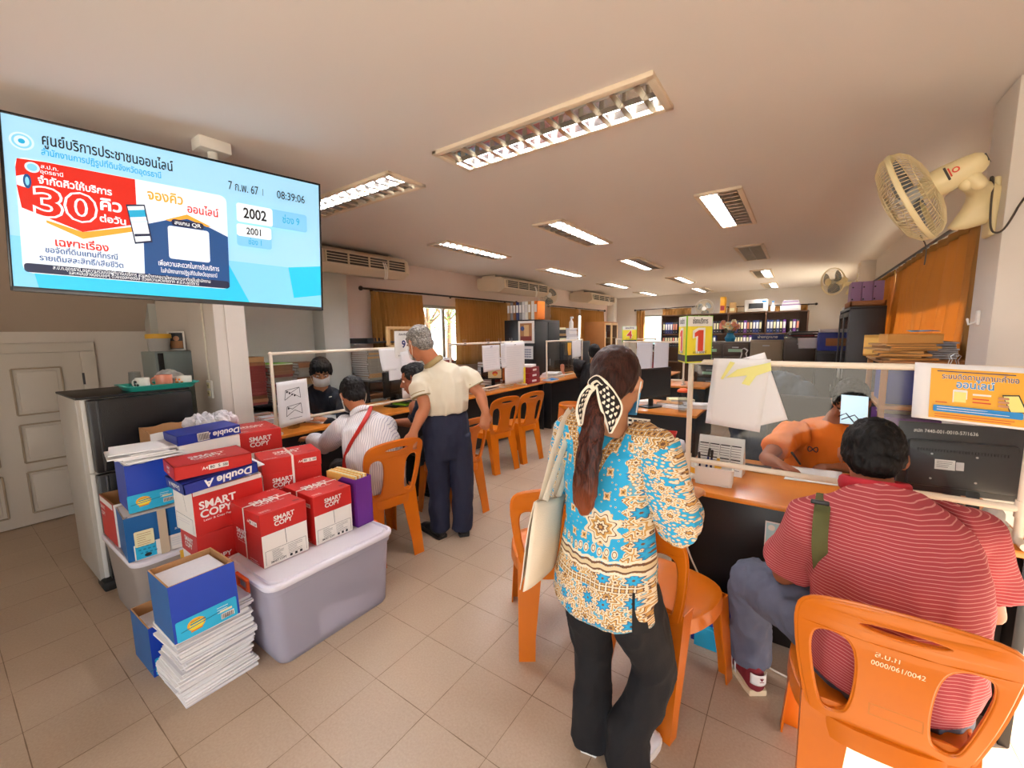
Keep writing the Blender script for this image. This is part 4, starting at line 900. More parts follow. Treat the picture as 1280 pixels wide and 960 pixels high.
b.build('frame',t); b=MB(); b.box((0,.003,.08),(.09,.004,.14),'dark_grey'); A=Art(); A.rect(-.04,-.06,.04,.0,'wood_mid'); A.circ(0,.02,.02,'skin_light'); A.on(b,frame((0,-.0005,.08),(-1,0,0),(0,-1,0)) if 0 else frame((0,.0005,.08),(1,0,0),(0,-1,0))); b.build('picture',t,smooth=0)
# turquoise tray with mugs
t=thing('serving_tray','turquoise plastic tray on top of the refrigerator','tray',(-3.52,.90,1.174))
b=MB(); w0,d0=.19,.135
def rr(w,d,z,n=6,r=.04):
    o=[]
    for cx,cy,a0 in ((w-r,d-r,0),(-w+r,d-r,90),(-w+r,-d+r,180),(w-r,-d+r,270)):
        for i in range(n): a=R(a0+90*i/(n-1)); o.append((cx+r*math.cos(a),cy+r*math.sin(a),z))
    return o
def loft(b,rings,m,M=None,cap=(1,1)):
    n=len(rings[0]); v=[p for q in rings for p in q]; f=[(i*n+j,i*n+(j+1)%n,(i+1)*n+(j+1)%n,(i+1)*n+j) for i in range(len(rings)-1) for j in range(n)]
    if cap[0]: f.append(tuple(range(n))[::-1])
    if cap[1]: f.append(tuple((len(rings)-1)*n+j for j in range(n)))
    return b.add(v,f,m,M)
loft(b,[rr(.12,.165,.0),rr(.135,.18,.025),rr(.15,.195,.032),rr(.15,.195,.036),rr(.13,.175,.034),rr(.115,.16,.006)],'teal_tray'); b.build('tray',t,smooth=40); t.rotation_euler.z=R(0)
b=MB(); b.box((.0,.0,.008),(.2,.3,.003),'paper'); b.build('liner',t)
def mug(label,p,m,r=.038,h=.075,hz=0,spot=None):
    t=thing('mug',label,'mug',p,hz); b=MB(); b.lathe([(.001,0),(r*.8,0),(r,.012),(r*1.02,h),(r*.94,h),(r*.9,.015),(.001,.01)],m,24); b.build('cup',t)
    b=MB(); b.tube([(r*.9+.028*math.sin(a*PI/8),0,h*.5-.026*math.cos(a*PI/8)) for a in range(9)],.005,m,n=8); b.build('handle',t)
    if spot:
        s=MB()
        for k in range(7): s.ball((r*1.0*math.cos(-.5+k*.33),r*1.0*math.sin(-.5+k*.33),h*(.35+.3*(k%2))),.008,spot,8)
        s.build('motif',t)
    return t
zt=1.174+.011
mug('pinkish-brown mug in the middle of the turquoise tray',(-3.47,.92,zt),'pink_mug',.045,.078,R(-110))
mug('white mug with dark spots at the left of the turquoise tray',(-3.47,.81,zt),'mug_white',.036,.07,R(-140),'dark_grey')
mug('white mug with an orange motif at the right end of the turquoise tray',(-3.47,1.03,zt),'mug_white',.042,.062,R(-120),'orange_print')
t=thing('drinking_glass','upturned clear glass at the back of the turquoise tray','glass',(-3.58,.80,zt)); b=MB(); b.lathe([(.001,.105),(.03,.105),(.036,0),(.033,0),(.028,.1),(.001,.1)],'clear_glass',24); b.build('glass',t)
V,F=blob(MB().ball((0,0,.05),(.05,.06,.05),'white').ball((.02,.05,.04),(.03,.03,.035),'white'),.007,2,.012,30,3); b=MB(); b.add(V,F,'sheer_bag'); o=b.build('plastic_bag',smooth=60); o.location=(-3.57,.97,zt+.002); tag(o,'crumpled clear plastic bag behind the mugs on the turquoise tray','bag')
# socket and cable on the wall end
t=thing('wall_socket','double power socket on the wall above the cardboard carton','socket',(-3.62,1.235,1.12)); b=MB(); b.box((0,-.008,0),(.085,.016,.135),'white',.006); b.build('face_plate',t)
for z in (-.03,.03): b=MB(); b.box((0,-.018,z),(.045,.006,.042),'cream_label',.002); b.box((-.008,-.0215,z),(.004,.002,.014),'ink'); b.box((.008,-.0215,z),(.004,.002,.014),'ink'); b.build('outlet',t)
b=MB(); b.tube([(0,-.008,.065),(-.005,-.008,.5),(-.03,-.008,1.42)],.006,'cable_white',n=6); b.build('cable',t)

# ---------------------------------------------------------------- storage bins
def bin_(label,c,lw,ld,h,m,clipm,clips):
    t=thing('storage_bin',label,'storage bin',c); b=MB(); w,d=lw/2,ld/2
    loft(b,[rr(w*.84,d*.85,0,6,.05),rr(w*.86,d*.87,.012,6,.05),rr(w*.93,d*.94,h-.06,6,.055),rr(w*.96,d*.965,h-.055,6,.055),rr(w*.96,d*.965,h-.02,6,.055),rr(w*.92,d*.94,h-.02,6,.05),rr(w*.85,d*.86,.02,6,.045)],m); b.build('tub',t,smooth=45)
    b=MB(); loft(b,[rr(w*.99,d*.99,h-.028,6,.06),rr(w,d,h-.02,6,.06),rr(w,d,h-.006,6,.06),rr(w*.975,d*.98,h,6,.055),rr(w*.94,d*.955,h,6,.05),rr(w*.92,d*.94,h-.010,6,.05),rr(w*.88,d*.91,h-.010,6,.05),rr(w*.86,d*.90,h-.001,6,.05)],'bin_lid'); b.build('lid',t,smooth=45)
    for (x,y,rz) in clips:
        k=MB(); M=Matrix.Translation((x,y,h-.06))@Matrix.Rotation(rz,4,'Z')
        for sx in (-.05,.05): k.box((sx,-.004,.02),(.018,.014,.07),clipm,.004,M=M)
        k.box((0,-.006,-.012),(.12,.014,.018),clipm,.005,M=M); k.box((0,0,.048),(.12,.03,.012),clipm,.004,M=M); k.build('clip_handle',t)
    return t
BZ=.415
bn1=bin_('big translucent storage bin under the two strapped red paper boxes',(-2.06,1.095,0),.47,.69,BZ,'bin_plastic','orange_clip',[(0,-.345,0),(.0,.345,PI)])
b=MB(); b.add([(.195,-.10,.035),(.192,.20,.03),(.198,.2,.10),(.198,-.06,.17),(.196,-.12,.14)],[(0,1,2,3,4)],'paper'); o=b.build('paper_inside',bn1,smooth=0); so=o.modifiers.new('t','SOLIDIFY'); so.thickness=.002
bn2=bin_('smaller greyish storage bin in front of the refrigerator, under the blue box',(-2.935,.715,0),.63,.46,.40,'bin_plastic_grey','yellow_clip',[(.315,.02,PI/2)])

# ---------------------------------------------------------------- paper cartons
def face(M0,side,w,d,h):
    """frame of one side of a carton (local box centred on x,y, base z=0)"""
    return M0@{'+x':frame((w/2,0,h/2),(0,1,0),(1,0,0)),'-y':frame((0,-d/2,h/2),(1,0,0),(0,-1,0)),'+y':frame((0,d/2,h/2),(-1,0,0),(0,1,0)),'-x':frame((-w/2,0,h/2),(0,-1,0),(-1,0,0)),'+z':frame((0,0,h),(0,1,0),(0,0,1))}[side]
def smart(A,x,y,s,m='white',rot=0,sub=True):
    k=Matrix.Rotation(rot,2)
    def P(dx,dy): q=k@Vector((dx,dy)); return x+q.x,y+q.y
    A.text('SMART',*P(0,s*.42),s,m,.03,wid=s*3.1,rot=rot); A.text('COPY',*P(-s*.2,-s*.42),s,m,.03,wid=s*2.7,rot=rot)
    if sub: A.text('Laser & Copy Paper',*P(0,-s*1.0),s*.26,m,.01,wid=s*2.6,rot=rot)
def specbox(A,m='white'):
    A.rect(-.055,-.012,.055,.012,'white_card'); A.rect(-.055,-.012,-.027,.012,'red_card'); A.text('A4',-.041,0,.02,'white',.02); A.text('80',-.012,0,.02,'ink',.01); A.text('5',.016,0,.02,'ink',.01); A.text('500',.041,0,.018,'ink',.01,wid=.02)
def closed_carton(label,c,yaw,w,d,h,front='+x',side='-y',lid=.40,strap=True,group=None,plain=False,sidewhite=False):
    """red copy-paper carton: printed lid over a body with a white end flap on `front`"""
    t=thing('paper_carton',label,'carton',c,yaw,group); I=Matrix()
    b=MB(); b.box((0,0,(h*(1-lid))/2+.002),(w-.006,d-.006,h*(1-lid)+.004),'red_card' if not sidewhite else 'white_card',.002)
    A=Art(.0005); fw=d if front in('+x','-x') else w; y1=-h/2+h*(1-lid)
    A.rect(-fw/2+.003,-h/2+.002,fw/2-.003,y1,'white_card'); A.line(0,y1,.003,y1-h*.28,.0022,'ink')
    if not plain:
        z=-h/2; fx=fw/2-.014
        for q in ((-fx,z+.012,-fx,z+h*.30),(-fx,z+h*.30,fx,z+h*.30),(fx,z+.012,fx,z+h*.30)): A.line(*q,.0014,'ink')
        A.lines(-fx*.7,-fx*.1,z+h*.27,h*.026,7,.0016,'paper_grey' if 0 else 'ab_dark' if 0 else 'dark_steel',1); A.lines(fx*.05,fx*.8,z+h*.27,h*.03,6,.0014,'dark_steel',2)
        A.text('SMART COPY',-fx*.45,z+.022,.014,'ink',.02,wid=fx*.75); 
        for k in range(3): A.rect(fx*(.1+.25*k),z+.015,fx*(.1+.25*k)+.012,z+.027,'ink')
    A.on(b,face(I,front,w-.006,d-.006,h)@Matrix.Translation((0,0,0)))
    sw=w if side in('-y','+y') else d
    A=Art(.0005); smart(A,-sw*.18,-h*.06,.034 if sw>.28 else .03); A.lines(.02,sw*.45,-h*.42,.01,2,.002,'white',3); A.on(b,face(I,side,w-.006,d-.006,h)); b.build('body',t,smooth=0)
    b=MB(); zl=h*(1-lid)
    b.box((0,0,(h+zl)/2),(w,d,h-zl),'red_card',.003)
    A=Art(.0005); smart(A,0,.005,.048,rot=0); A.lines(-d*.45,-d*.2,-w*.40,.012,2,.003,'white',5); A.rect(d*.28,-w*.42,d*.42,-w*.36,'red_dark'); A.text('A4 80',d*.33,w*.4,.016,'white',.01); A.on(b,face(I,'+z',w,d,h))
    A=Art(.0005); smart(A,0,h*.5-h*lid*.5,h*lid*.30,sub=False); A.on(b,face(I,front,w,d,h))
    A=Art(.0005); specbox(A); A.on(b,face(I,side,w,d,h)@Matrix.Translation((sw*.25,h*.5-h*lid*.5,0))@Matrix.Scale(.9,4)); b.build('lid',t,smooth=0)
    if strap:
        s=MB(); r_=.0035
        for x,ax in ((.0,'d'),):
            p=[(-w/2-r_,0,r_),(-w/2-r_,0,h+r_),(w/2+r_,0,h+r_),(w/2+r_,0,r_)] if strap=='x' else [(0,-d/2-r_,r_),(0,-d/2-r_,h+r_),(0,d/2+r_,h+r_),(0,d/2+r_,r_)]
            s.tube(p,[(.006,.0012)]*4,'strap_white',n=6,caps='flat',side=(0,1,0) if strap=='x' else (1,0,0))
        s.build('strap',t)
    return t
GR='red copy-paper cartons'
closed_carton('red and white paper box at the front left of the big bin, nearest the camera',(-2.164,.929,BZ+.002),.004,.312,.222,.265,strap='y',group=GR)
closed_carton('red and white paper box on the big bin, beside the purple file',(-2.160,1.186,BZ+.002),-.01,.308,.218,.262,strap='y',group=GR)
# carton behind, strapped, long printed side forward
t=closed_carton('strapped red paper box behind the pair on the big bin, long side forward',(-2.46,1.19,.575),R(-15),.222,.31,.25,front='-y',side='+x',lid=.33,strap='x',group=GR)
# supporting brown carton on the floor behind the bin
def plain_carton(label,c,yaw,w,d,h,m='brown_card'):
    t=thing('cardboard_carton',label,'carton',c,yaw); b=MB(); b.box((0,0,h/2),(w,d,h),m,.004); b.build('body',t); b=MB(); b.box((0,0,h+.0008),(w*.98,.05,.0016),'tan_tape'); b.build('tape',t); return t
plain_carton('closed brown carton low down behind the big bin, under the red boxes',(-2.50,1.19,.0),R(-12),.30,.36,.572)
plain_carton('closed brown carton between the two bins, under the red and white boxes',(-2.43,.872,.0),R(0),.24,.215,.338)
# open cartons
def open_carton(name,label,c,yaw,w,d,h,faces,inside='brown_card',fill=None,th=.006,prints=(),rim=None,tilt=None,group=None,jag=0,seed=1,flute=None):
    """four walls and a floor; faces: material per side; fill=(height, material)"""
    t=thing(name,label,'carton',c,yaw,group)
    if tilt is not None: t.matrix_basis=t.matrix_basis@tilt
    q=random.Random(seed); b=MB(); b.box((0,0,th/2),(w-.002,d-.002,th),inside)
    for sd in ('+x','-x','+y','-y'):
        M=face(Matrix(),sd,w,d,h); L=d if sd[1]=='x' else w; m=faces.get(sd,faces['*']); 
        n=10; top=[h/2+(q.uniform(-jag,jag) if jag else 0) for _ in range(n+1)]; top[0]=top[-1]=h/2
        xs=[-L/2+L*i/n for i in range(n+1)]
        v=[(x,-h/2,0) for x in xs]+[(x,y,0) for x,y in zip(xs,top)]; k=n+1
        b.add(v,[(i,i+1,k+i+1,k+i) for i in range(n)],m,M)
        v2=[(x*(L-2*th)/L,y,-th) for x,y in zip(xs,[-h/2+th]*k)]+[(x*(L-2*th)/L,y,-th) for x,y in zip(xs,top)]
        b.add(v2,[(i+1,i,k+i,k+i+1) for i in range(n)],inside,M)
        v3=[(x,y,0) for x,y in zip(xs,top)]+[(x*(L-2*th)/L,y,-th) for x,y in zip(xs,top)]
        b.add(v3,[(i,i+1,k+i+1,k+i) for i in range(n)],rim or inside,M)
    for sd,A in prints: A.on(b,face(Matrix(),sd,w,d,h))
    b.build('box',t,smooth=0)
    if fill:
        p=MB(); hz,m,jit,n=fill
        z=th; q=random.Random(seed+7)
        while z<hz:
            s=q.uniform(.006,.016); s=min(s,hz-z+.001); p.box((q.uniform(-jit,jit),q.uniform(-jit,jit),z+s/2),(w-2*th-.022-q.uniform(0,.006),d-2*th-.022-q.uniform(0,.006),s-.0006),m); z+=s
        p.build('paper_ream',t,smooth=0)
    return t
def tropic(A,w,h,dx=0):
    """pale blue label with a sun and a bar code along the bottom of a face"""
    A.rect(-w/2+.004,-h/2+.004,w/2-.004,-h/2+h*.36,'sky_card',.006); y=-h/2+h*.19; x=-w*.18+dx
    A.circ(x,y+.004,.030,'amber',24,.024); A.circ(x,y,.024,'yellow',24,.018); A.line(x-.05,y-.006,x+.075,y+.006,.0035,'print_teal'); A.line(x-.02,y+.008,x+.03,y+.012,.005,'print_teal'); A.line(x-.018,y+.017,x+.012,y+.019,.003,'wood_mid'); A.line(x-.02,y-.019,x+.018,y-.016,.006,'orange_print')
    A.rect(w*.20,y-.028,w*.42,y-.006,'white'); 
    for k in range(9): A.rect(w*.21+k*w*.022,y-.026,w*.21+k*w*.022+w*.010,y-.008,'ink')
    A.lines(w*.14,w*.42,y+.026,.010,3,.002,'paper',4); A.rect(w*.18,y+.004,w*.38,y+.012,'cream_label')
A=Art(.0005); smart(A,-.055,.01,.052); A.rect(-.155,.088,.155,.11,'white_card')
B=Art(.0005); B.line(.0,.11,.03,-.0,.002,'ink'); B.rect(-.09,-.10,.09,-.02,'white'); 
for q in ((-.09,-.10,-.09,-.02),(-.09,-.02,.09,-.03),(.09,-.03,.09,-.10)): B.line(*q,.0016,'ink')
B.lines(-.07,.07,-.045,.012,2,.003,'paper_grey')
# carton with slanting contents, and the closed one beneath
open_carton('paper_carton','open red and white paper box under the loose red and blue lids',(-2.42,.815,.562),.055,.213,.316,.222,{'+x':'red_card','-y':'white_card','*':'white_card'},prints=[('+x',A),('-y',B)],rim='white_card',group=GR,inside='white_card',fill=(.205,'paper',.004,1))
t=closed_carton('closed red paper box with a white end, under the open red box',(-2.42,.82,.342),-.01,.225,.31,.218,front='-y',side='+x',lid=.55,strap=None,group=GR,plain=True)
# loose lids
def lid(label,c,yaw,w,d,h,m,prints,tilt=None,wall=.004):
    t=thing('carton_cover',label,'lid',c,yaw)
    if tilt is not None: t.matrix_basis=t.matrix_basis@tilt
    b=MB(); b.box((0,0,h-wall/2),(w,d,wall),m)
    for sd in ('+x','-x','+y','-y'):
        L=d if sd[1]=='x' else w; M=face(Matrix(),sd,w,d,h); b.box((0,0,-wall/2),(L,h,wall),m,M=M)
    for sd,A in prints: A.on(b,face(Matrix(),sd,w,d,h))
    b.build('lid',t,smooth=0); return t
A=Art(.0005); specbox(A); X=Art(.0005); X.on=X.on
A1=Art(.0005); A1.b=A.b; 
A2=Art(.0005); smart(A2,0,0,.05)
A3=Art(.0005); A3.text('SMART',0,.008,.02,'white',.02); A3.text('COPY',0,-.012,.02,'white',.02)
lid('red box lid with white lettering lying on top of the nearer pile',(-2.42,.78,.852),-.10,.235,.315,.062,'red_card',[('+x',A),('+z',A2),('-y',A3)])
def dbl(A,x,y,s,rot=0): A.text('Double A',x,y,s,'white',.03,wid=s*4.2,rot=rot,shear=.15)
A=Art(.0005); dbl(A,.03,0,.050,PI); B=Art(.0005); dbl(B,0,0,.034,PI)
lid('dark blue box lid tucked under the red lid, lettering upside down',(-2.40,.79,.795),.0,.235,.32,.052,'blue_card_dark',[('+x',A),('-y',B)],Matrix.Rotation(R(4),4,'X'))
sheet('paper_sheet','white sheets sticking out between the red lid and the open red box',[(-2.29,.80,.815),(-2.29,.985,.83),(-2.46,.985,.85),(-2.46,.80,.835)],curl=.006,th=.004)
A=Art(.0005); dbl(A,.06,0,.042,PI); A.rect(-.06,-.022,-.005,.022,'white')
for k in range(10): A.rect(-.056+k*.005,-.018,-.0535+k*.005,.018,'ink')
lid('dark blue bar-coded lid on the white box at the back of the pile',(-2.78,.885,.940),-.02,.225,.300,.052,'blue_card_dark',[('+x',A)],Matrix.Rotation(R(2),4,'X'))
b_=plain_carton('white box under the dark blue bar-coded lid',(-2.78,.885,.70),-.02,.215,.29,.24,'white_card')
plain_carton('closed carton hidden low behind the pile, under the white box',(-2.80,1.02,.405),.0,.25,.50,.293)
closed_carton('red paper box at the back of the pile, in front of the column',(-2.84,1.17,.70),R(-10),.33,.235,.235,lid=.55,strap=None,group=GR,plain=True)
open_carton('cardboard_carton','open cardboard box of crumpled paper beside the refrigerator',(-3.10,.90,.72),-.07,.30,.39,.25,{'*':'brown_card','+x':'white_card'},fill=(.20,'paper_grey',.02,1),jag=.006)
V,F=blob(MB().ball((0,0,.04),(.07,.08,.05),'white').ball((.03,.10,.04),(.05,.06,.05),'white'),.010,1,.03,22,5); b=MB(); b.add(V,F,'paper_grey'); o=b.build('crumpled_paper',smooth=0); o.location=(-3.07,.98,.925); tag(o,'crumpled white paper in the open cardboard box','paper')
b=MB(); b.box((0,0,0),(.30,.24,.31),'brown_card',.004); o=b.build('cardboard_carton'); o.location=(-3.12,.940,.56); tag(o,'brown carton under the open cardboard box, mostly hidden','carton')
# blue boxes at the left
A=Art(.0005); A.text('Double A',.03,.04,.02,'white',.01) if 0 else None
A=Art(.0005); tropic(A,.20,.26)
t=open_carton('paper_carton','deep blue box heaped with printed sheets, on top of the taped blue box',(-2.80,.615,.645),-.05,.235,.185,.24,{'*':'blue_card'},prints=[('+x',A)],fill=(.235,'paper',.006,1),jag=.006,seed=4,rim='sheer_bag')
q=random.Random(5); p=MB()
for k in range(9): p.box((q.uniform(-.03,.03),q.uniform(-.02,.05),.245+k*.0065),(.23,.25-.01*k*.3,.006),'paper',rz=q.uniform(-.15,.15))
p.build('sheets',t,smooth=0)
A=Art(.0005); A.rect(-.10,-.115,.12,-.035,'white_card'); A.rect(-.095,-.112,-.015,-.038,'sky_card'); 
for k in range(12): A.rect(-.09+.006*k,-.05-.018*(k%3),-.08+.006*k,-.044-.018*(k%3),'print_teal')
A.circ(-.05,-.095,.014,'dark_grey',16,.009); A.rect(-.095,-.045,-.02,.035,'cream_label',.006); A.lines(-.085,-.03,.02,.011,6,.002,'wood_mid',2); A.rect(.0,-.12,.035,.12,'tan_tape'); A.lines(.045,.115,-.05,.012,4,.003,'paper_grey',3); A.rect(.095,-.06,.112,-.045,'print_navy'); A.rect(.085,-.10,.115,-.085,'print_navy'); A.text('ส.ป.ก',.08,.0,.016,'white',.01)
open_carton('paper_carton','teal-blue box taped round with labels, on the greyish bin',(-2.775,.62,.402),-.09,.24,.25,.225,{'*':'teal_card'},prints=[('+x',A)],fill=(.225,'paper',.010,1),rim='tan_tape',seed=6)
A=Art(.0005); A.text('ช.ร.',.02,.05,.05,'ink',.01,rot=PI/2); A.text('ริ.',.04,-.06,.05,'ink',.01,rot=PI/2); B=Art(.0005); B.text('SMART',-.09,.055,.03,'white',.02); B.text('COPY',-.09,.02,.03,'white',.02); B.rect(-.13,.085,.13,.115,'white_card')
t=open_carton('paper_carton','open red and white box with hand-lettered end, at the far left of the grey bin',(-3.06,.655,.402),.0,.29,.31,.235,{'*':'white_card','-y':'red_card'},prints=[('+x',A),('-y',B)],seed=8)
b=MB(); b.sheet(lambda u,v:(-.13+.26*u,-.13+.22*v,.13+.10*math.sin(u*2.4)*(.5+v*.6)),10,8,'paper',.002); b.build('loose_sheet',t,smooth=180)
# loose paper stack on the floor, blue box on it, another beside it
q=random.Random(11); b=MB(); z=0; dx=dy=0
while z<.345:
    s=q.uniform(.003,.011); dx=dx*.7+q.uniform(-.008,.008); dy=dy*.7+q.uniform(-.008,.008)
    n=4; b.box((dx,dy,z+s/2),(.245-q.uniform(0,.02),.285-q.uniform(0,.02),s-.0008),q.choice(('paper','paper','paper_grey')),rz=q.uniform(-.05,.05)); z+=s
o=b.build('paper_stack',smooth=0); o.location=(-2.09,.60,0); o.rotation_euler.z=.03; tag(o,'tall uneven stack of loose white paper on the floor','paper stack',kind='stuff')
A=Art(.0005); tropic(A,.212,.235)
open_carton('paper_carton','open blue box full of paper resting on the loose paper stack',(-1.985,.545,.352),-.01,.245,.220,.225,{'*':'blue_card','-y':'teal_card'},prints=[('+x',A)],fill=(.205,'paper_grey',.003,1),seed=9,tilt=Matrix.Rotation(R(-3),4,'Y'))
A=Art(.0005); tropic(A,.30,.235,-.06)
open_carton('paper_carton','open blue box on the floor behind the loose paper stack',(-2.41,.60,0),.016,.25,.31,.235,{'*':'blue_card','-y':'teal_card'},prints=[('+x',A)],fill=(.19,'paper_grey',.004,1),seed=10)
# purple magazine file
t=thing('magazine_file','purple magazine file with buff folders at the right end of the big bin','file holder',(-2.15,1.372,BZ+.001),R(3))
b=MB(); b.box((.138,0,.14),(.004,.108,.28),'purple_card'); b.box((0,0,.003),(.28,.108,.005),'purple_card')
for y in (-.052,.052): b.add([(-.14,y-.002,0),(.14,y-.002,0),(.14,y-.002,.28),(.02,y-.002,.28),(-.14,y-.002,.16),(-.14,y+.002,0),(.14,y+.002,0),(.14,y+.002,.28),(.02,y+.002,.28),(-.14,y+.002,.16)],[(0,1,2,3,4),(9,8,7,6,5),(0,5,6,1),(1,6,7,2),(2,7,8,3),(3,8,9,4),(4,9,5,0)],'purple_card')
b.build('holder',t,smooth=0)
f=MB(); f.box((0,0,.005),(.23,.085,.001),'paper'); fo=None
for k in range(7):
    f=MB(); f.box((-.012,-.040+k*.0133,.145),(.25,.010,.285+.004*(k%3)),('envelope_yellow','cream_label')[k%2],.001); f.build('folder',t)
# ---------------------------------------------------------------- counter 1 desk things
t=thing('desk_monitor','large black monitor back with white inventory lettering on the right of the number 1 desk','monitor',(.55,2.34,.747),R(6))
M=Matrix.Translation((0,0,.20))@Matrix.Rotation(R(-6),4,'X')
b=MB(); b.box((0,.012,.02),(.37,.02,.285),'monitor_grey',.006,M=M); b.box((0,-.012,-.0),(.32,.035,.19),'monitor_grey',.014,M=M)
A=Art(.0006); A.text('สปก 7440-001-0010-57/1636',-.045,0,.020,'white',.01,wid=.19); b2=MB()
A.on(b,M@frame((0,.001,.128),(1,0,0),(0,-1,0))); b.build('casing',t)
v=MB()
for k in range(30): v.box((-.13+.0088*k,-.0305,.055),(.005,.004,.010),'ink',M=M)
v.build('vent',t,smooth=0)
A=Art(.0006); A.rect(-.04,-.02,.02,.02,'paper'); A.rect(.022,-.018,.045,.015,'paper_grey'); A.lines(-.035,.015,.012,.007,4,.0015,'ink'); b=MB(); A.on(b,M@frame((-.04,-.0305,.0),(1,0,0),(0,-1,0))); b.build('maker_label',t,smooth=0)
b=MB(); b.box((0,.03,.04),(.05,.02,.12),'black',.004); b.build('stand',t); b=MB(); b.lathe([(.001,0),(.11,0),(.11,.008),(.03,.014),(.001,.014)],'black_gloss',24,M=Matrix.Translation((0,.02,0))); b.build('base',t)
for sx,sz in ((-.09,.04),(.04,.04),(-.09,-.06),(.04,-.06)): b=MB(); b.cyl(M@Vector((sx,-.0305,sz)),M@Vector((sx,-.033,sz)),.004,'steel',10); b.build('screw',t)
t=thing('desk_phone_stand','black curved holder on the desk by the right screen post','holder',(.565,2.18,.747)); b=MB(); b.tube([(0,0,.01),(0,.015,.07),(0,.03,.13)],[(.018,.006)]*3,'black',10,side=(1,0,0)); b.build('stem',t); b=MB(); b.lathe([(.001,0),(.05,0),(.045,.008),(.001,.01)],'black_gloss',20); b.build('base',t)
V,F=blob(MB().ball((0,0,.04),(.03,.03,.045),'white').ball((.01,0,.02),(.035,.03,.022),'white'),.006,2,.006,30); b=MB(); b.add(V,F,'sheer_bag'); o=b.build('plastic_bag',smooth=60); o.location=(.625,2.22,.749); tag(o,'small crumpled plastic bag beside the right screen post','bag')
sheet('paper_sheet','form the orange-shirted clerk is writing on',[(-.03,2.44,.7475),(.20,2.46,.7475),(.22,2.72,.7475),(.0,2.70,.7475)],curl=.0005,th=.001)
t=thing('organiser_box','white plastic box on the number 1 desk by the left screen post','box',(-.315,2.20,.747),R(3))
b=MB(); loft(b,[rr(.082,.05,.0,5,.012),rr(.085,.053,.08,5,.012),rr(.088,.056,.088,5,.012),rr(.08,.048,.088,5,.012),rr(.078,.046,.01,5,.012)],'white'); b.build('box',t,smooth=40)
for k in (-1,1): b=MB(); b.box((k*.05,-.05,.004),(.03,.006,.010),'white',.002); b.build('foot',t)
t=thing('desk_calendar','standing desk calendar with a printed grid on the number 1 desk','calendar',(-.315,2.40,.747),R(-4))
b=MB(); b.add([(-.11,-.05,0),(.11,-.05,0),(.11,.0,.19),(-.11,.0,.19),(-.11,.05,0),(.11,.05,0)],[(0,1,2,3),(5,4,3,2),(1,5,2),(4,0,3),(0,4,5,1)],'white')
A=Art(.0006)
for i in range(4):
    for j in range(2):
        x,y=-.08+.053*i,-.045+.07*j; A.line(x-.022,y+.03,x+.022,y+.03,.006,'ink')
        for q in range(4): A.line(x-.022,y+.016-.013*q,x+.022,y+.016-.013*q,.0022,'ink')
        A.line(x-.024,y+.034,x-.024,y-.03,.0016,'ink')
A.on(b,frame((0,-.025,.095),(1,0,0),(0,-.966,.257))); b.build('page_block',t,smooth=0)
b=MB(); b.box((0,.06,.006),(.30,.09,.012),'black',.003); o=b.build('black_tray'); o.location=(-.26,2.30,.755) if 0 else (-.24,2.46,.754); tag(o,'long black tray behind the calendar on the number 1 desk','tray')
for k,(x,y,m,lb,ln) in enumerate(((-.36,2.19,'print_navy','blue pen standing in the white box',.15),(-.335,2.20,'print_navy','second blue pen leaning in the white box',.14),(-.38,2.20,'black','black marker standing in the white box',.12))):
    t=thing('pen',lb,'pen',(x,y,.76)); b=MB(); b.tube([(0,0,0),(.02-.015*k,.01,ln)],.005,m,8); b.build('barrel',t); b=MB(); b.tube([(.016-.012*k,.008,ln*.8),(.02-.015*k,.01,ln+.004)],.0062,'dark_grey',8); b.build('cap',t)
t=thing('glue_bottle','yellow-labelled glue bottle standing in the white box','bottle',(-.30,2.20,.76)); b=MB(); b.lathe([(.001,0),(.016,0),(.016,.08),(.008,.10),(.006,.115),(.001,.115)],'amber',16); b.build('bottle',t); b=MB(); b.lathe([(.001,.115),(.006,.115),(.004,.135),(.001,.135)],'white',12); b.build('nozzle',t)
t=thing('paper_cup','small white cup by the left post of the number 1 screen','cup',(-.405,2.22,.747)); b=MB(); b.lathe([(.001,0),(.022,0),(.026,.09),(.024,.09),(.02,.006),(.001,.006)],'white',20); b.build('cup',t); b=MB(); b.lathe([(.0238,.03),(.0255,.06),(.0238,.06)],'amber',20,cap=False); b.build('band',t)
b=MB(); b.tube(path([(-.44,2.03,.70),(-.40,1.98,.5),(-.30,1.96,.32),(-.16,1.97,.14),(-.08,2.0,.02),(.10,1.98,.008)],3),.004,'cable_white',6); o=b.build('white_cable',loc=(.10,1.98,.004)); tag(o,'white cable hanging down the front of the number 1 desk','cable')
b=MB(); b.box((-.24,2.0,.05),(.20,.03,.10),'sky_card',.002); b.box((-.24,2.03,.13),(.24,.03,.26),'blue_card_dark',.002); o=b.build('blue_carton',loc=(-.24,2.01,0)); tag(o,'flat blue carton leaning on the foot of the black desk front','carton')

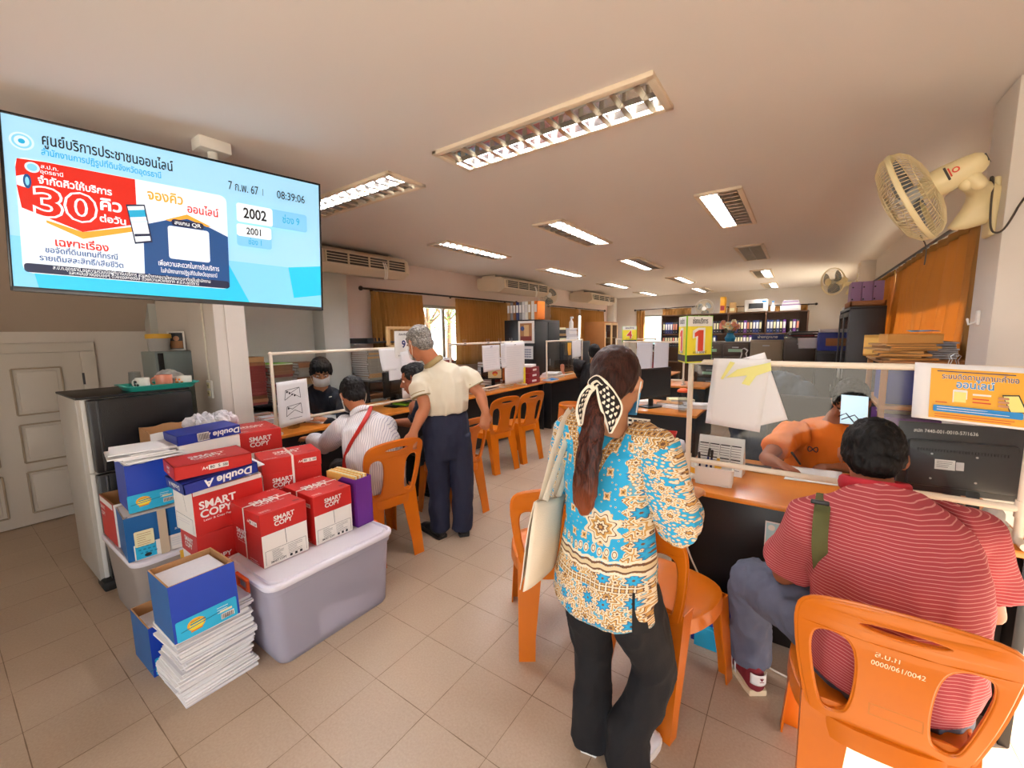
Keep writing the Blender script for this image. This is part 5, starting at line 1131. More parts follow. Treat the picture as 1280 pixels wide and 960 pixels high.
# ---------------------------------------------------------------- file cabinets, racks and shelves
def drawer_cab(label,x0,x1,y0,y1,h,n,m,tags=None,cols=1):
    t=thing('filing_cabinet',label,'filing cabinet',((x0+x1)/2,(y0+y1)/2,0),group='filing cabinets at the back'); b=MB(); b.box(((x0+x1)/2,(y0+y1)/2+.01,h/2),(x1-x0,y1-y0-.02,h),m,.006); b.build('body',t,mw=True); base=Vector(((x0+x1)/2,(y0+y1)/2,0))
    w=(x1-x0)/cols
    for c in range(cols):
        for k in range(n):
            z0=.06+k*(h-.09)/n; z1=z0+(h-.09)/n-.015; xc=x0+w*(c+.5)
            d=MB(); d.box((xc,y0+.0,(z0+z1)/2),(w-.04,.024,z1-z0),m,.005); o=d.build('drawer',t,mw=True)
            hd=MB(); hd.box((xc,y0-.018,z1-.05),(min(.10,w*.4),.012,.02),'steel' if m!='cab_black' else 'dark_steel',.004); hd.v=[tuple(Vector(p)-base) for p in hd.v]; hd.build('handle',o)
            if tags: g=MB(); g.box((xc,y0-.0135,(z0+z1)/2-.01),(w*.55,.003,.05),tags,.001); g.v=[tuple(Vector(p)-base) for p in g.v]; g.build('label_card',o)
    return t
drawer_cab('tan four-drawer steel cabinet at the back, middle of the row',-.69,-.23,8.0,8.6,1.33,4,'cab_tan')
drawer_cab('dark four-drawer cabinet at the back, right of the tan one, sheet hanging over it',-.22,.24,8.0,8.6,1.36,4,'cab_brown')
drawer_cab('brown card-drawer cabinet with pale green labels behind the number 1 sign',-1.50,-.71,8.0,8.5,1.30,6,'cab_brown','cab_green',2)
t=thing('name_board','dark blue name board with white lettering on top of the tan cabinet','sign',(-.45,8.05,1.332)); b=MB(); b.box((0,0,.045),(.46,.05,.09),'print_navy',.003); A=Art(.0008); A.text('ฝ่ายกฎหมาย',0,0,.055,'white',.02,wid=.28); A.on(b,frame((0,-.0255,.045),(1,0,0),(0,-1,0))); b.build('board',t,smooth=0)
sheet('paper_sheet','large sheet draped over the front of the dark back cabinet',[(-.02,7.965,1.19),(.22,7.965,1.2),(.21,7.975,1.362),(-.04,7.975,1.362)],curl=.02,seed=2)
q=random.Random(3); b=MB()
for k in range(5): b.box((.02+q.uniform(-.03,.03),8.22,.012+k*.02),(.34,.3,.018),q.choice(('folder_red','dark_grey','paper_grey')),rz=q.uniform(-.3,.3))
for k in range(5):
    f=MB(); f.box((0,0,.01),(.36,.28,.019),('dark_grey','folder_red','dark_grey','folder_grey','dark_grey')[k],.002); f.box((.004,-.0,.01),(.358,.272,.012),'paper')
    o=f.build('ring_folder'); o.location=(.03,8.25,1.362+.0205*k); o.rotation_euler.z=(.3,-.2,.1,-.35,.2)[k]; tag(o,'dark folder in the untidy heap on the dark back cabinet','folder','folders heaped on the dark back cabinet')
t=thing('flower_vase','vase of pale artificial flowers on the green-labelled cabinet','flowers',(-1.02,8.2,1.302)); b=MB(); b.lathe([(.001,0),(.07,0),(.09,.06),(.05,.13),(.06,.15),(.05,.15),(.001,.02)],'print_teal',20); b.build('vase',t)
q=random.Random(8)
for k in range(11):
    a=q.uniform(0,6.28); rr_=q.uniform(.02,.17); c=Vector((math.cos(a)*rr_,math.sin(a)*rr_*.6,.24+q.uniform(-.03,.10)))
    s=MB(); s.tube([(0,0,.12),c*.6+Vector((0,0,.03)),c],.003,'leaf_dark',5); s.build('stem',t)
    f=MB()
    for p in range(6): th=p*PI/3; f.ball(c+Vector((math.cos(th)*.028,-.01,math.sin(th)*.028)),(.022,.012,.022),('pink_mug','cream_label')[k%2],8)
    f.ball(c+Vector((0,-.02,0)),.012,'amber',8); f.build('blossom',t)
# open bookcase against the back wall
bx0,bx1=-3.3,.12
t=thing('bookcase','long dark bookcase of ring binders along the back wall','bookcase',((bx0+bx1)/2,12.48,0)); 
for z in (.04,.62,1.02,1.40,1.94): b=MB(); b.box(((bx0+bx1)/2,12.48,z),(bx1-bx0,.36,.03),'wood_dark',.003); b.build('shelf',t,mw=True)
for x in (bx0,-2.45,-1.6,-.75,bx1): b=MB(); b.box((x,12.48,.98),(.03,.36,1.92),'wood_dark',.003); b.build('upright',t,mw=True)
b=MB(); b.box(((bx0+bx1)/2,12.655,.98),(bx1-bx0,.01,1.92),'wood_dark'); b.build('back_panel',t,mw=True)
def binder_proto(m,sp):
    t=thing('ring_binder','','binder'); b=MB(); b.box((0,.0,.16),(.062,.27,.32),m,.004); b.build('cover',t); l=MB(); l.box((0,-.1365,.19),(.046,.004,.16),sp,.001); l.build('spine_label',t); g=MB(); g.tube([(.012*math.cos(a*PI/4),-.138,.05+.012*math.sin(a*PI/4)) for a in range(8)],.003,'steel',4,closed=True,side=(0,1,0)); g.build('finger_ring',t); return t
protos=[binder_proto('binder_black','cream_label'),binder_proto('binder_blue','paper'),binder_proto('binder_black','pink_mug'),binder_proto('purple_card','paper')]
q=random.Random(21); used=[0]*4
for sh,z in enumerate((1.42,1.04)):
    for bay in range(4):
        xa=(bx0,-2.45,-1.6,-.75)[bay]+.06; n=(11,10,11,10)[bay]
        for i in range(n):
            k=q.choice((0,0,0,1,2,3)); x=xa+.068*i
            if q.random()<.06: continue
            lb=('black ring binder with a cream spine label on the back bookcase','blue ring binder with a white label on the back bookcase','black ring binder with a pinkish label on the back bookcase','purple ring binder on the back bookcase')[k]
            if used[k]: o=dup(protos[k],(x,12.45,z),0,lb,'binders on the back bookcase')
            else: protos[k].matrix_basis=Matrix.Translation((x,12.45,z)); tag(protos[k],lb,group='binders on the back bookcase'); used[k]=1
t=thing('printer','white printer on top of the back bookcase','printer',(-.98,12.45,1.957)); b=MB(); b.box((0,0,.15),(.52,.34,.30),'white',.03); b.build('casing',t); b=MB(); b.box((0,-.172,.14),(.32,.01,.14),'dark_grey',.004); b.box((0,-.19,.07),(.30,.06,.015),'white',.003); b.build('paper_slot',t); b=MB(); b.box((.18,-.172,.25),(.10,.01,.04),'print_blue',.003); b.build('control_panel',t)
for k,(x,w,h,m,lb) in enumerate(((-1.75,.12,.42,'amber','tall yellow folder box on the back bookcase, nearest the wall fan'),(-1.52,.14,.26,'wood_light','buff box beside the tall yellow one on the back bookcase'),(-.25,.42,.10,'white','pale tray of papers on the right of the back bookcase'))):
    b=MB(); b.box((0,0,h/2),(w,.26,h),m,.006); b.box((0,-.131,h*.3),(w*.8,.004,h*.3),('red_dark','cream_label','paper_grey')[k]); o=b.build('file_box'); o.location=(x,12.45,1.957); tag(o,lb,'box')
for k in range(6):
    b=MB(); b.box((0,0,.012),(.40-.02*k,.25,.024),('paper','lilac_card','paper_grey')[k%3],.002); o=b.build('paper_bundle'); o.location=(-.25+.01*(k%2),12.45,2.058+.025*k); o.rotation_euler.z=.1*(k%3-1); tag(o,'bundle of papers stacked on the pale tray, top right of the back bookcase','papers','paper bundles on the back bookcase')
t=thing('spray_bottle','white bottle on top of the back bookcase, right of the printer','bottle',(-.62,12.42,1.957)); b=MB(); b.lathe([(.001,0),(.05,0),(.05,.12),(.02,.17),(.02,.22),(.001,.22)],'white',16); b.build('bottle',t); b=MB(); b.lathe([(.001,.22),(.024,.22),(.024,.25),(.001,.25)],'print_blue',12); b.build('cap',t)
# dark boxes by the right steel cabinet
for k,(x,y,z,w,d,h,m,lb) in enumerate(((.42,7.75,0,.44,.5,1.18,'cab_black','black low cupboard at the back right'),(.42,7.72,1.182,.42,.42,.26,'blue_card_dark','dark blue box on the black low cupboard'),(.42,7.72,1.444,.40,.38,.05,'paper_grey','grey tray on the dark blue box at the back right'))):
    t=thing(('cupboard','storage_box','paper_tray')[k],lb,('cupboard','box','tray')[k],(x,y,z)); b=MB(); b.box((0,0,h/2),(w,d,h),m,.008); b.build('body',t)
    if k==0:
        for s in (-1,1): dd=MB(); dd.box((s*w/4,-d/2-.008,h/2),(w/2-.02,.016,h-.06),m,.004); o=dd.build('door',t); hh=MB(); hh.box((s*.03,-d/2-.022,h*.55),(.012,.012,.1),'steel',.003); hh.build('handle',o)
    if k==1: A=Art(.0008); A.rect(-.12,-.06,.06,.05,'wood_mid'); b=MB(); A.on(b,frame((0,-d/2-.0006,h/2),(1,0,0),(0,-1,0))); b.build('label',t,smooth=0)
# steel cabinet with glass doors on the right wall
t=thing('steel_cabinet','dark steel cabinet with glass doors against the right wall','cabinet',(.62,6.5,0)); b=MB()
b.box((.57,6.5,.03),(.30,1.4,.06),'cab_black'); b.box((.57,6.5,1.715),(.30,1.4,.03),'dark_steel',.004); b.box((.57,5.815,.87),(.30,.03,1.7),'dark_steel',.004); b.box((.57,7.185,.87),(.30,.03,1.7),'dark_steel',.004); b.box((.71,6.5,.87),(.02,1.36,1.66),'cab_black'); b.build('body',t,mw=True)
for z in (.45,.85,1.25): b=MB(); b.box((.565,6.5,z),(.27,1.33,.02),'dark_steel'); b.build('shelf',t,mw=True)
for k,y in enumerate((6.16,6.84)):
    d=MB(); 
    for yy in (y-.31,y+.31): d.box((.425,yy,.87),(.02,.05,1.62),'dark_steel',.003)
    for z in (.085,1.655): d.box((.425,y,z),(.02,.66,.05),'dark_steel',.003)
    o=d.build('door',t,mw=True); base=Vector((.62,6.5,0))
    g=MB(); g.box((.425,y,.87),(.005,.58,1.54),'cabinet_glass'); g.v=[tuple(Vector(p)-base) for p in g.v]; g.build('door_glass',o,smooth=0)
    h=MB(); h.box((.408,y+(.26 if k==0 else -.26),.95),(.014,.016,.12),'steel',.003); h.v=[tuple(Vector(p)-base) for p in h.v]; h.build('handle',o)
q=random.Random(4)
for z in (.46,.86,1.26):
    for i in range(11):
        o=dup(protos[q.choice((0,1,2))],(.575,5.98+.1*i,z+.012),-PI/2,'ring binder behind the glass of the right steel cabinet','binders in the right steel cabinet')
b=MB()
for s in (-1,1): b.box((0,s*.32,.03),(.30,.02,.06),'wood_mid',.002); b.box((s*.14,0,.03),(.02,.66,.06),'wood_mid',.002)
b.box((0,0,.006),(.30,.66,.01),'wood_mid'); o=b.build('wooden_tray'); o.location=(.57,6.2,1.732); tag(o,'shallow wooden tray on top of the right steel cabinet','tray')
for k in range(3):
    t=thing('file_box','purple file box on the right steel cabinet, %s'%('nearest the aisle','the middle one of three','nearest the curtain')[k],'box',(.475+.093*k,6.16,1.745)); b=MB(); b.box((0,0,.13),(.088,.36,.26),'lilac_card',.004); b.build('box',t)
    for z in (.07,.2): g=MB(); g.cyl((-.03,-.1805,z),(-.03,-.182,z),.008,'ink',12); g.build('finger_hole',t)
b=MB(); b.box((0,0,.016),(.28,.34,.03),'paper',.003); o=b.build('paper_bundle'); o.location=(.56,6.75,1.732); tag(o,'bundle of white paper behind the purple file boxes','papers')
# rack of papers under the right curtain
t=thing('wooden_rack','wooden rack of envelopes and boxes by the right wall, behind the screen','shelf',(.60,3.5,0))
for z in (.30,.74,1.04,1.30): b=MB(); b.box((.58,3.5,z),(.37,.66,.022),'wood_mid',.003); b.build('shelf',t,mw=True)
for x in (.41,.75):
    for y in (3.19,3.81): b=MB(); b.box((x,y,.655),(.03,.03,1.31),'wood_mid',.003); b.build('post',t,mw=True)
def bundle(name,label,c,w,d,h,m,rz=0,group=None,cat='papers',m2='paper'):
    b=MB(); b.box((0,0,h*.5),(w*.985,d*.985,h*.8),m2); b.box((0,0,h*.06),(w,d,h*.12),m,.001); b.box((0,0,h*.94),(w,d,h*.12),m,.001); b.box((-w/2+.002,0,h/2),(.004,d,h),m)
    o=b.build(name); o.location=c; o.rotation_euler.z=rz; return tag(o,label,cat,group)
q=random.Random(9); z=1.313
for k in range(7): h=q.uniform(.010,.016); bundle('envelope','buff envelope in the loose pile on top of the wooden rack','' or (.50+q.uniform(-.02,.02),3.36+q.uniform(-.02,.02),z),.22,.30,h,'folder_kraft',q.uniform(-.35,.35),'envelopes on the wooden rack','envelope','envelope'); z+=h+.001
bundle('file_box','orange-brown flat box on top of the pile on the wooden rack',(.53,3.36,z),.24,.18,.055,'envelope',.1,None,'box','envelope')
bundle('envelope','yellow envelope at the left of the pile on the wooden rack',(.45,3.60,1.313),.14,.2,.14,'envelope_yellow',.3,None,'envelope','envelope_yellow')
V,F=blob(MB().ball((0,0,.05),(.05,.05,.06),'white').ball((.05,0,.04),(.06,.05,.04),'white'),.008,1,.012,25,2); b=MB(); b.add(V,F,'paper_grey'); o=b.build('crumpled_paper',smooth=30); o.location=(.545,3.62,1.315); tag(o,'crumpled grey wrapping among the envelopes on the wooden rack','paper')
sheet('paper_folder','bright blue folder lying on the wooden rack pile',[(.52,3.28,1.475),(.64,3.28,1.475),(.64,3.42,1.482),(.52,3.42,1.482)],m='scr_low' if 0 else 'print_blue',curl=.002,cat='folder')
z=1.313
for k in range(8): h=q.uniform(.010,.018); bundle('paper_bundle','grey paper bundle in the pile at the right of the wooden rack',(.67,3.55+q.uniform(-.02,.02),z),.15,.30,h,'folder_grey',q.uniform(-.06,.06),'grey paper bundles on the wooden rack','papers','paper_grey'); z+=h+.001
for k,(x,y,z,w,d,h,m,lb) in enumerate(((.53,3.42,1.053,.22,.36,.20,'blue_card_dark','dark blue box on the upper shelf of the wooden rack'),(.68,3.5,1.053,.09,.4,.16,'envelope','orange box on the upper shelf of the wooden rack, at the right'),(.55,3.45,.753,.26,.4,.22,'purple_card','purple box on the middle shelf of the wooden rack'),(.58,3.5,.313,.28,.5,.34,'blue_card','blue carton at the bottom of the wooden rack'))):
    t=thing('storage_box',lb,'box',(x,y,z)); b=MB(); b.box((0,0,h/2),(w,d,h),m,.004); b.build('body',t); b=MB(); b.box((0,0,h+.001),(w*.96,d*.3,.002),'tan_tape'); b.build('tape',t)

# ---------------------------------------------------------------- behind the number 1 desk
t=thing('office_chair','black office chair behind the orange-shirted clerk','chair',(.07,3.08,0))
b=MB(); b.box((0,0,.46),(.48,.46,.08),'black_cloth',.035); b.build('seat',t); b=MB(); b.box((0,.25,.80),(.46,.07,.52),'black_cloth',.035); b.build('backrest',t); b=MB(); b.cyl((0,0,.10),(0,0,.43),.025,'dark_steel'); b.build('column',t)
for k in range(5): a=k*2*PI/5; b=MB(); b.tube([(0,0,.10),(.26*math.cos(a),.26*math.sin(a),.055)],.018,'black',8); b.build('leg',t); b=MB(); b.ball((.27*math.cos(a),.27*math.sin(a),.028),.027,'black',10); b.build('caster',t)
t=thing('draped_jacket','blue-grey jacket draped over a dark chair behind the number 1 screen','jacket',(-.12,3.62,.46))
jb=MB(); jb.tube([(-.02,0,.02),(0,0,.35),(0,.02,.66)],[(.20,.07),(.22,.09),(.16,.06)],'white',16,side=(1,0,0)); jb.tube([(.16,-.02,.60),(.24,-.08,.36),(.20,-.10,.12)],[.06,.055,.05],'white',10); jb.tube([(-.16,-.02,.60),(-.24,-.06,.36),(-.22,-.08,.12)],[.06,.055,.05],'white',10)
V,F=blob(jb,.012,4,.022,11,4); mat('jacket_cloth','#36414F',.85,bump=.2,bscale=200,vary=.3,vscale=9); b=MB(); b.add(V,F,'jacket_cloth'); b.build('jacket',t,smooth=180)
b=MB(); b.box((0,.10,-.02),(.44,.42,.07),'black_cloth',.03); 
o=thing('office_chair','dark chair under the blue-grey jacket','chair',(-.12,3.66,0)); b=MB(); b.box((0,0,.41),(.44,.42,.07),'black_cloth',.03); b.build('seat',o); b=MB(); b.box((0,.13,.72),(.40,.05,.5),'black_cloth',.02); b.build('backrest',o); b=MB(); b.cyl((0,0,0),(0,0,.38),.03,'dark_steel'); b.lathe([(.001,0),(.24,0),(.24,.02),(.04,.06),(.001,.06)],'black',24); b.build('pedestal',o)
# items on the sunlit desk
t=thing('desk_monitor','dark monitor seen nearly edge-on on the sunlit desk','monitor',(-1.17,4.12,.752),R(62)); b=MB(); b.box((0,0,.24),(.46,.03,.30),'black',.008); b.box((0,.03,.23),(.26,.03,.18),'black',.012); b.build('casing',t); b=MB(); b.box((0,-.0155,.245),(.43,.003,.265),'screen_black'); b.build('screen',t); b=MB(); b.box((0,.03,.06),(.05,.02,.12),'black',.004); b.build('stand',t); b=MB(); b.box((0,.02,.006),(.22,.15,.012),'black',.005); b.build('base',t)
t=thing('tumbler','clear tumbler with an orange lid on the sunlit desk','tumbler',(-.86,3.99,.752)); b=MB(); b.lathe([(.001,0),(.04,0),(.048,.19),(.045,.19),(.037,.01),(.001,.01)],'clear_glass',24); b.build('cup',t); b=MB(); b.lathe([(.001,.225),(.03,.22),(.052,.205),(.053,.19),(.001,.19)],'orange_clip',24); b.build('lid',t)
for k in range(5): bundle('paper_bundle','sunlit bundle of paper on the desk by the tumbler, %s'%('nearest the edge','under the notebook','beside the monitor','at the right end','at the back')[k],((-.95,-1.05,-1.35,-.80,-1.0)[k],(4.2,4.35,4.3,4.3,4.52)[k],.752),.24,.17,.02+.006*k,('paper','folder_kraft','paper','paper','cream_label')[k],.2*k-.3)
t=thing('side_table','small dark table with bags between the counters','table',(-.95,3.12,0)); b=MB(); b.box((0,0,.60),(.56,.40,.025),'cab_black',.004); b.build('table_top',t)
for sx in (-.25,.25):
    for sy in (-.17,.17): b=MB(); b.box((sx,sy,.295),(.03,.03,.59),'cab_black',.003); b.build('leg',t)
t=thing('paper_bag','bright red bag on the small dark table behind the woman','bag',(-.82,3.08,.614),R(10)); b=MB(); loft(b,[rr(.10,.06,0,4,.01),rr(.105,.065,.08,4,.01),rr(.12,.05,.15,4,.01),rr(.115,.045,.15,4,.01),rr(.095,.05,.01,4,.01)],'red_plastic'); b.build('bag',t,smooth=40); b=MB(); b.box((.02,-.066,.10),(.05,.004,.08),'white',.002); b.build('label',t)
V,F=blob(MB().ball((0,0,.05),(.06,.05,.05),'white').ball((.03,.02,.06),(.04,.03,.05),'white'),.008,1,.016,25,6); b=MB(); b.add(V,F,'paper_grey'); o=b.build('crumpled_paper',smooth=30); o.location=(-.705,3.03,.615); tag(o,'crumpled white paper beside the red bag','paper')
t=thing('carton_tray','white box with a dark slot beside the red bag','box',(-1.05,3.10,.614)); b=MB(); b.box((0,0,.06),(.22,.26,.12),'white',.005); b.box((0,-.131,.06),(.15,.004,.05),'ink'); b.build('box',t)
t=thing('plastic_crate','small clear crate on the white box behind the woman','crate',(-1.02,3.12,.736)); b=MB()
for k in range(5): b.box((-.08+.04*k,-.07,.04),(.012,.006,.08),'pvc'); b.box((-.08+.04*k,.07,.04),(.012,.006,.08),'pvc')
for z in (.006,.04,.078): b.box((0,-.07,z),(.19,.006,.012),'pvc'); b.box((0,.07,z),(.19,.006,.012),'pvc'); b.box((-.095,0,z),(.006,.14,.012),'pvc'); b.box((.095,0,z),(.006,.14,.012),'pvc')
b.box((0,0,.004),(.19,.14,.006),'pvc'); b.build('crate',t,smooth=0)

# ---------------------------------------------------------------- left wall furniture
def shelf_unit(label,x0,x1,y0,y1,zs,m='cab_black'):
    t=thing('document_shelf',label,'shelf',((x0+x1)/2,(y0+y1)/2,0))
    for z in zs: b=MB(); b.box(((x0+x1)/2,(y0+y1)/2,z),(x1-x0,y1-y0,.025),m,.002); b.build('shelf',t,mw=True)
    for y in (y0+.0125,y1-.0125): b=MB(); b.box(((x0+x1)/2,y,zs[-1]/2),(x1-x0,.025,zs[-1]),m,.002); b.build('side_panel',t,mw=True)
    return t
shelf_unit('low dark shelf of document stacks behind the masked clerk',-4.90,-4.50,1.76,2.80,(.05,.42,.80))
shelf_unit('dark shelf of grey paper stacks left of the curtain',-4.88,-4.42,3.18,4.15,(.05,.50,.92))
q=random.Random(31)
def stack(x,y,z,n,w,d,pal,label,group,hs=(.022,.04)):
    for k in range(n):
        h=q.uniform(*hs); m=q.choice(pal); bundle('document_folder',label,(x+q.uniform(-.012,.012),y+q.uniform(-.012,.012),z),w,d,h-.001,m,q.uniform(-.05,.05)+PI,group,'folder'); z+=h
    return z
gb='document folders in stacks along the left wall'
z=stack(-4.68,1.93,.8135,13,.30,.23,('folder_red','folder_red','folder_brown'),'reddish-brown document folder in the stack nearest the column, left wall',gb)
bundle('cardboard_carton','small buff box on the stack of folders nearest the column',(-4.68,1.93,z+.001),.28,.22,.05,'folder_kraft',0,None,'box','folder_kraft')
z=stack(-4.68,2.20,.8135,13,.30,.24,('folder_red','folder_grey','folder_brown'),'mixed brown document folder in the stack topped with lime green',gb)
bundle('document_folder','lime green folder on top of the middle stack behind the clerk',(-4.68,2.20,z+.001),.31,.25,.014,'folder_lime',0,None,'folder')
z=stack(-4.68,2.50,.8135,13,.30,.25,('folder_kraft','folder_brown','folder_grey'),'buff document folder in the stack right behind the masked clerk',gb)
for y in (1.93,2.2,2.5): stack(-4.68,y,.4335,9,.29,.24,('folder_kraft','folder_grey','folder_brown'),'worn document folder on the lower shelf behind the clerk',gb)
for y in (3.36,3.62,3.9): stack(-4.64,y,.9335,14,.34,.24,('folder_grey','folder_grey','folder_kraft'),'grey paper bundle in the stacks left of the long curtain',gb,(.022,.034))
for y in (3.36,3.62,3.9): stack(-4.64,y,.5135,8,.34,.24,('folder_grey','folder_brown'),'dark paper bundle on the lower shelf left of the curtain',gb)
t=thing('document_tray','black tray lying on top of the grey paper stacks','tray',(-4.62,3.5,1.40)); b=MB(); b.box((0,0,.012),(.36,.56,.02),'black',.004); b.box((0,-.27,.04),(.36,.015,.06),'black',.003); b.box((-.17,0,.04),(.015,.56,.06),'black',.003); b.build('tray',t)
t=thing('wire_basket','pinkish wire basket of papers at the left end of the counter','basket',(-3.62,1.62,.752)); b=MB()
for z in (.01,.05,.10): b.tube([(-.12,-.09,z),(.12,-.09,z),(.12,.09,z),(-.12,.09,z)],.003,'pink_mug',6,closed=True,side=(0,0,1))
b.build('ring_wire',t,smooth=0) if 0 else b.build('wire_frame',t)
b=MB()
for k in range(9): x=-.12+.03*k; b.tube([(x,-.09,.10),(x,-.09,.01),(x,.09,.01),(x,.09,.10)],.002,'pink_mug',5)
b.build('wire_grid',t); b=MB(); b.box((0,0,.05),(.21,.15,.07),'paper_grey'); b.build('papers',t)
def monitor(label,c,rz,w=.44,h=.27,img=False):
    t=thing('desk_monitor',label,'monitor',c,rz); b=MB(); b.box((0,0,.10+h/2),(w,.03,h),'black',.008); b.box((0,.03,.10+h/2),(w*.6,.03,h*.6),'black',.012); b.build('casing',t); b=MB(); b.box((0,-.0155,.10+h/2),(w-.03,.003,h-.035),'screen_black'); 
    if img:
        A=Art(.0006); A.rect(-w*.2,-h*.38,w*.36,h*.36,'cream_label'); A.circ(.03,.0,h*.22,'sign_red',20,h*.16); A.circ(.03,-.02,h*.16,'amber',20,h*.10); A.rect(-w*.15,h*.2,w*.3,h*.3,'orange_print'); A.on(b,frame((0,-.0172,.10+h/2),(1,0,0),(0,-1,0)))
    b.build('screen',t,smooth=0); b=MB(); b.box((0,.03,.06),(.05,.02,.12),'black',.004); b.build('stand',t); b=MB(); b.box((0,.02,.006),(.24,.16,.012),'black',.005); b.build('base',t); return t
monitor('dark monitor back on the counter between the two customers',(-3.55,2.88,.752),R(-75),.36)
monitor('black monitor on the second left desk, leftmost',(-3.62,4.12,.752),R(-60),.34,.17)
monitor('monitor showing a colourful picture on the second left desk',(-3.58,4.66,.752),R(35),.34,.18,True)
for k,(y,n) in enumerate(((3.55,12),(3.82,14),(4.85,10),(5.15,12))): stack(-3.80,y,.7505,n,.26,.22,('folder_red','folder_grey','paper_grey','folder_brown'),'document bundle in the stacks on the second left desk',gb,(.024,.042))
for k in range(3): bundle('paper_bundle','folder lying on the front edge of the second left desk, %s'%('nearest the standing man','the middle one','by the yellow file holder')[k],(-3.42,4.0+.35*k,.752),.18,.26,.03,('folder_brown','dark_grey','folder_kraft')[k],.1)
t=thing('magazine_file','yellow file holder at the far end of the second left desk','file holder',(-3.32,5.02,.752)); b=MB(); b.box((0,0,.13),(.09,.05,.26),'yellow',.004); b.build('holder',t); b=MB(); b.box((0,.0,.15),(.07,.035,.26),'paper'); b.build('papers',t)
for k in range(3):
    t=thing('file_box','dark red document box on the second left desk, %s'%('at the bottom','in the middle','at the top, tilted')[k],'box',(-3.40,5.26,.752+.082*k),.05*k); b=MB(); b.box((0,0,.04),(.28,.34,.078),'red_dark',.006); b.build('box',t); b=MB(); b.box((.142,0,.04),(.004,.12,.03),'paper',.001); b.build('label',t)
bundle('paper_bundle','loose white papers on top of the dark red boxes',(-3.40,5.26,1.0),.24,.28,.03,'paper',.3)
# black cupboard with folders, picture and calendar
t=thing('cupboard','tall black cupboard beyond the second left desk','cupboard',(-4.02,6.45,0)); b=MB(); b.box((-4.02,6.45,.865),(.62,.9,1.73),'cab_black',.006); b.build('body',t,mw=True)
for k in (0,1):
    d=MB(); d.box((-3.705,6.23+.44*k,.88),(.016,.42,1.62),'cab_black',.004); o=d.build('door',t,mw=True); h=MB(); h.box((-3.69+4.02,6.40+.1*k-6.45,.98),(.012,.012,.12),'steel',.003); h.build('handle',o)
cols=('binder_tan','binder_grey','folder_brown','binder_blue','binder_grey','paper_grey','white','binder_tan','white','binder_orange')
names=('tan','grey','brown','dark blue','pale grey','light grey','white','buff','white and tall','orange, leaning')
for k in range(10):
    t=thing('ring_binder','%s folder standing on the black cupboard%s'%(names[k],', last in the row' if k==9 else ''),'binder',(-3.96+.07*k if 0 else -4.27+.0625*k,6.18,1.732),0); t.matrix_basis=t.matrix_basis@Matrix.Rotation(R(-10-2*(k==9)*6),4,'Y') if 0 else t.matrix_basis
    b=MB(); b.box((0,0,.155),(.058,.26,.31),cols[k],.006); b.build('cover',t); b=MB(); b.box((0,-.132,.19),(.045,.003,.13),'paper' if k!=6 else 'paper_grey',.001); b.build('spine_label',t)
yq=5.985
t=thing('picture','framed brownish picture hung on the side of the black cupboard','picture',(-3.86,5.985,1.33)); b=MB(); b.box((0,0,.19),(.32,.02,.38),'white',.004); b.build('frame',t); b=MB(); A=Art(.0006); A.rect(-.12,-.15,.12,.15,'wood_mid'); A.rect(-.04,-.12,.06,.12,'wood_light'); A.rect(-.11,-.14,.11,-.07,'folder_red'); A.circ(-.07,.06,.04,'print_navy'); A.on(b,frame((0,-.0105,.19),(1,0,0),(0,-1,0))); b.build('print',t,smooth=0)
t=thing('wall_calendar','month calendar hung below the picture on the black cupboard','calendar',(-3.86,5.99,1.06)); b=MB(); b.box((0,0,.11),(.26,.006,.22),'paper',.001); A=Art(.0006)
for i in range(7):
    for j in range(4): A.rect(-.11+.032*i,-.08+.04*j,-.092+.032*i,-.06+.04*j,'print_navy')
A.on(b,frame((0,-.0036,.11),(1,0,0),(0,-1,0))); b.build('page',t,smooth=0)
t=thing('storage_cabinet','grey cabinet beyond the black cupboard, stacks of paper on top','cabinet',(-4.05,7.6,0)); b=MB(); b.box((-4.05,7.6,.66),(.7,1.3,1.32),'monitor_grey',.006); b.build('body',t,mw=True)
for k in (0,1): d=MB(); d.box((-3.692,7.28+.64*k,.68),(.016,.6,1.22),'cab_black',.004); d.build('door',t,mw=True)
zz=stack(-4.0,7.25,1.3215,7,.30,.34,('folder_kraft','binder_black','cream_label'),'magazine in the pile on the grey cabinet',None or 'papers on the grey cabinet',(.03,.045))
zz=stack(-3.98,7.7,1.3215,9,.32,.36,('paper_grey','paper'),'white bundle in the pile on the grey cabinet','papers on the grey cabinet',(.025,.035))
t=thing('spray_bottle','white spray bottle on the paper pile by the far curtain','bottle',(-3.95,7.86,zz+.001)); b=MB(); b.lathe([(.001,0),(.045,0),(.045,.12),(.018,.17),(.018,.2),(.001,.2)],'white',16); b.build('bottle',t); b=MB(); b.box((.015,0,.215),(.07,.025,.04),'white',.006); b.build('trigger',t)
t=thing('display_cabinet','brown wooden display cabinet with glass doors by the back left corner','cabinet',(-4.25,10.3,0)); b=MB(); b.box((-4.3,9.85,.88),(.55,.03,1.76),'wood_mid',.004); b.box((-4.3,10.75,.88),(.55,.03,1.76),'wood_mid',.004); b.box((-4.3,10.3,1.745),(.55,.92,.03),'wood_mid',.004); b.box((-4.3,10.3,.05),(.55,.9,.1),'wood_mid',.004); b.box((-4.56,10.3,.9),(.02,.9,1.7),'wood_mid'); b.build('body',t,mw=True)
for z in (.5,.95,1.35): b=MB(); b.box((-4.3,10.3,z),(.5,.86,.02),'wood_light'); b.build('shelf',t,mw=True)
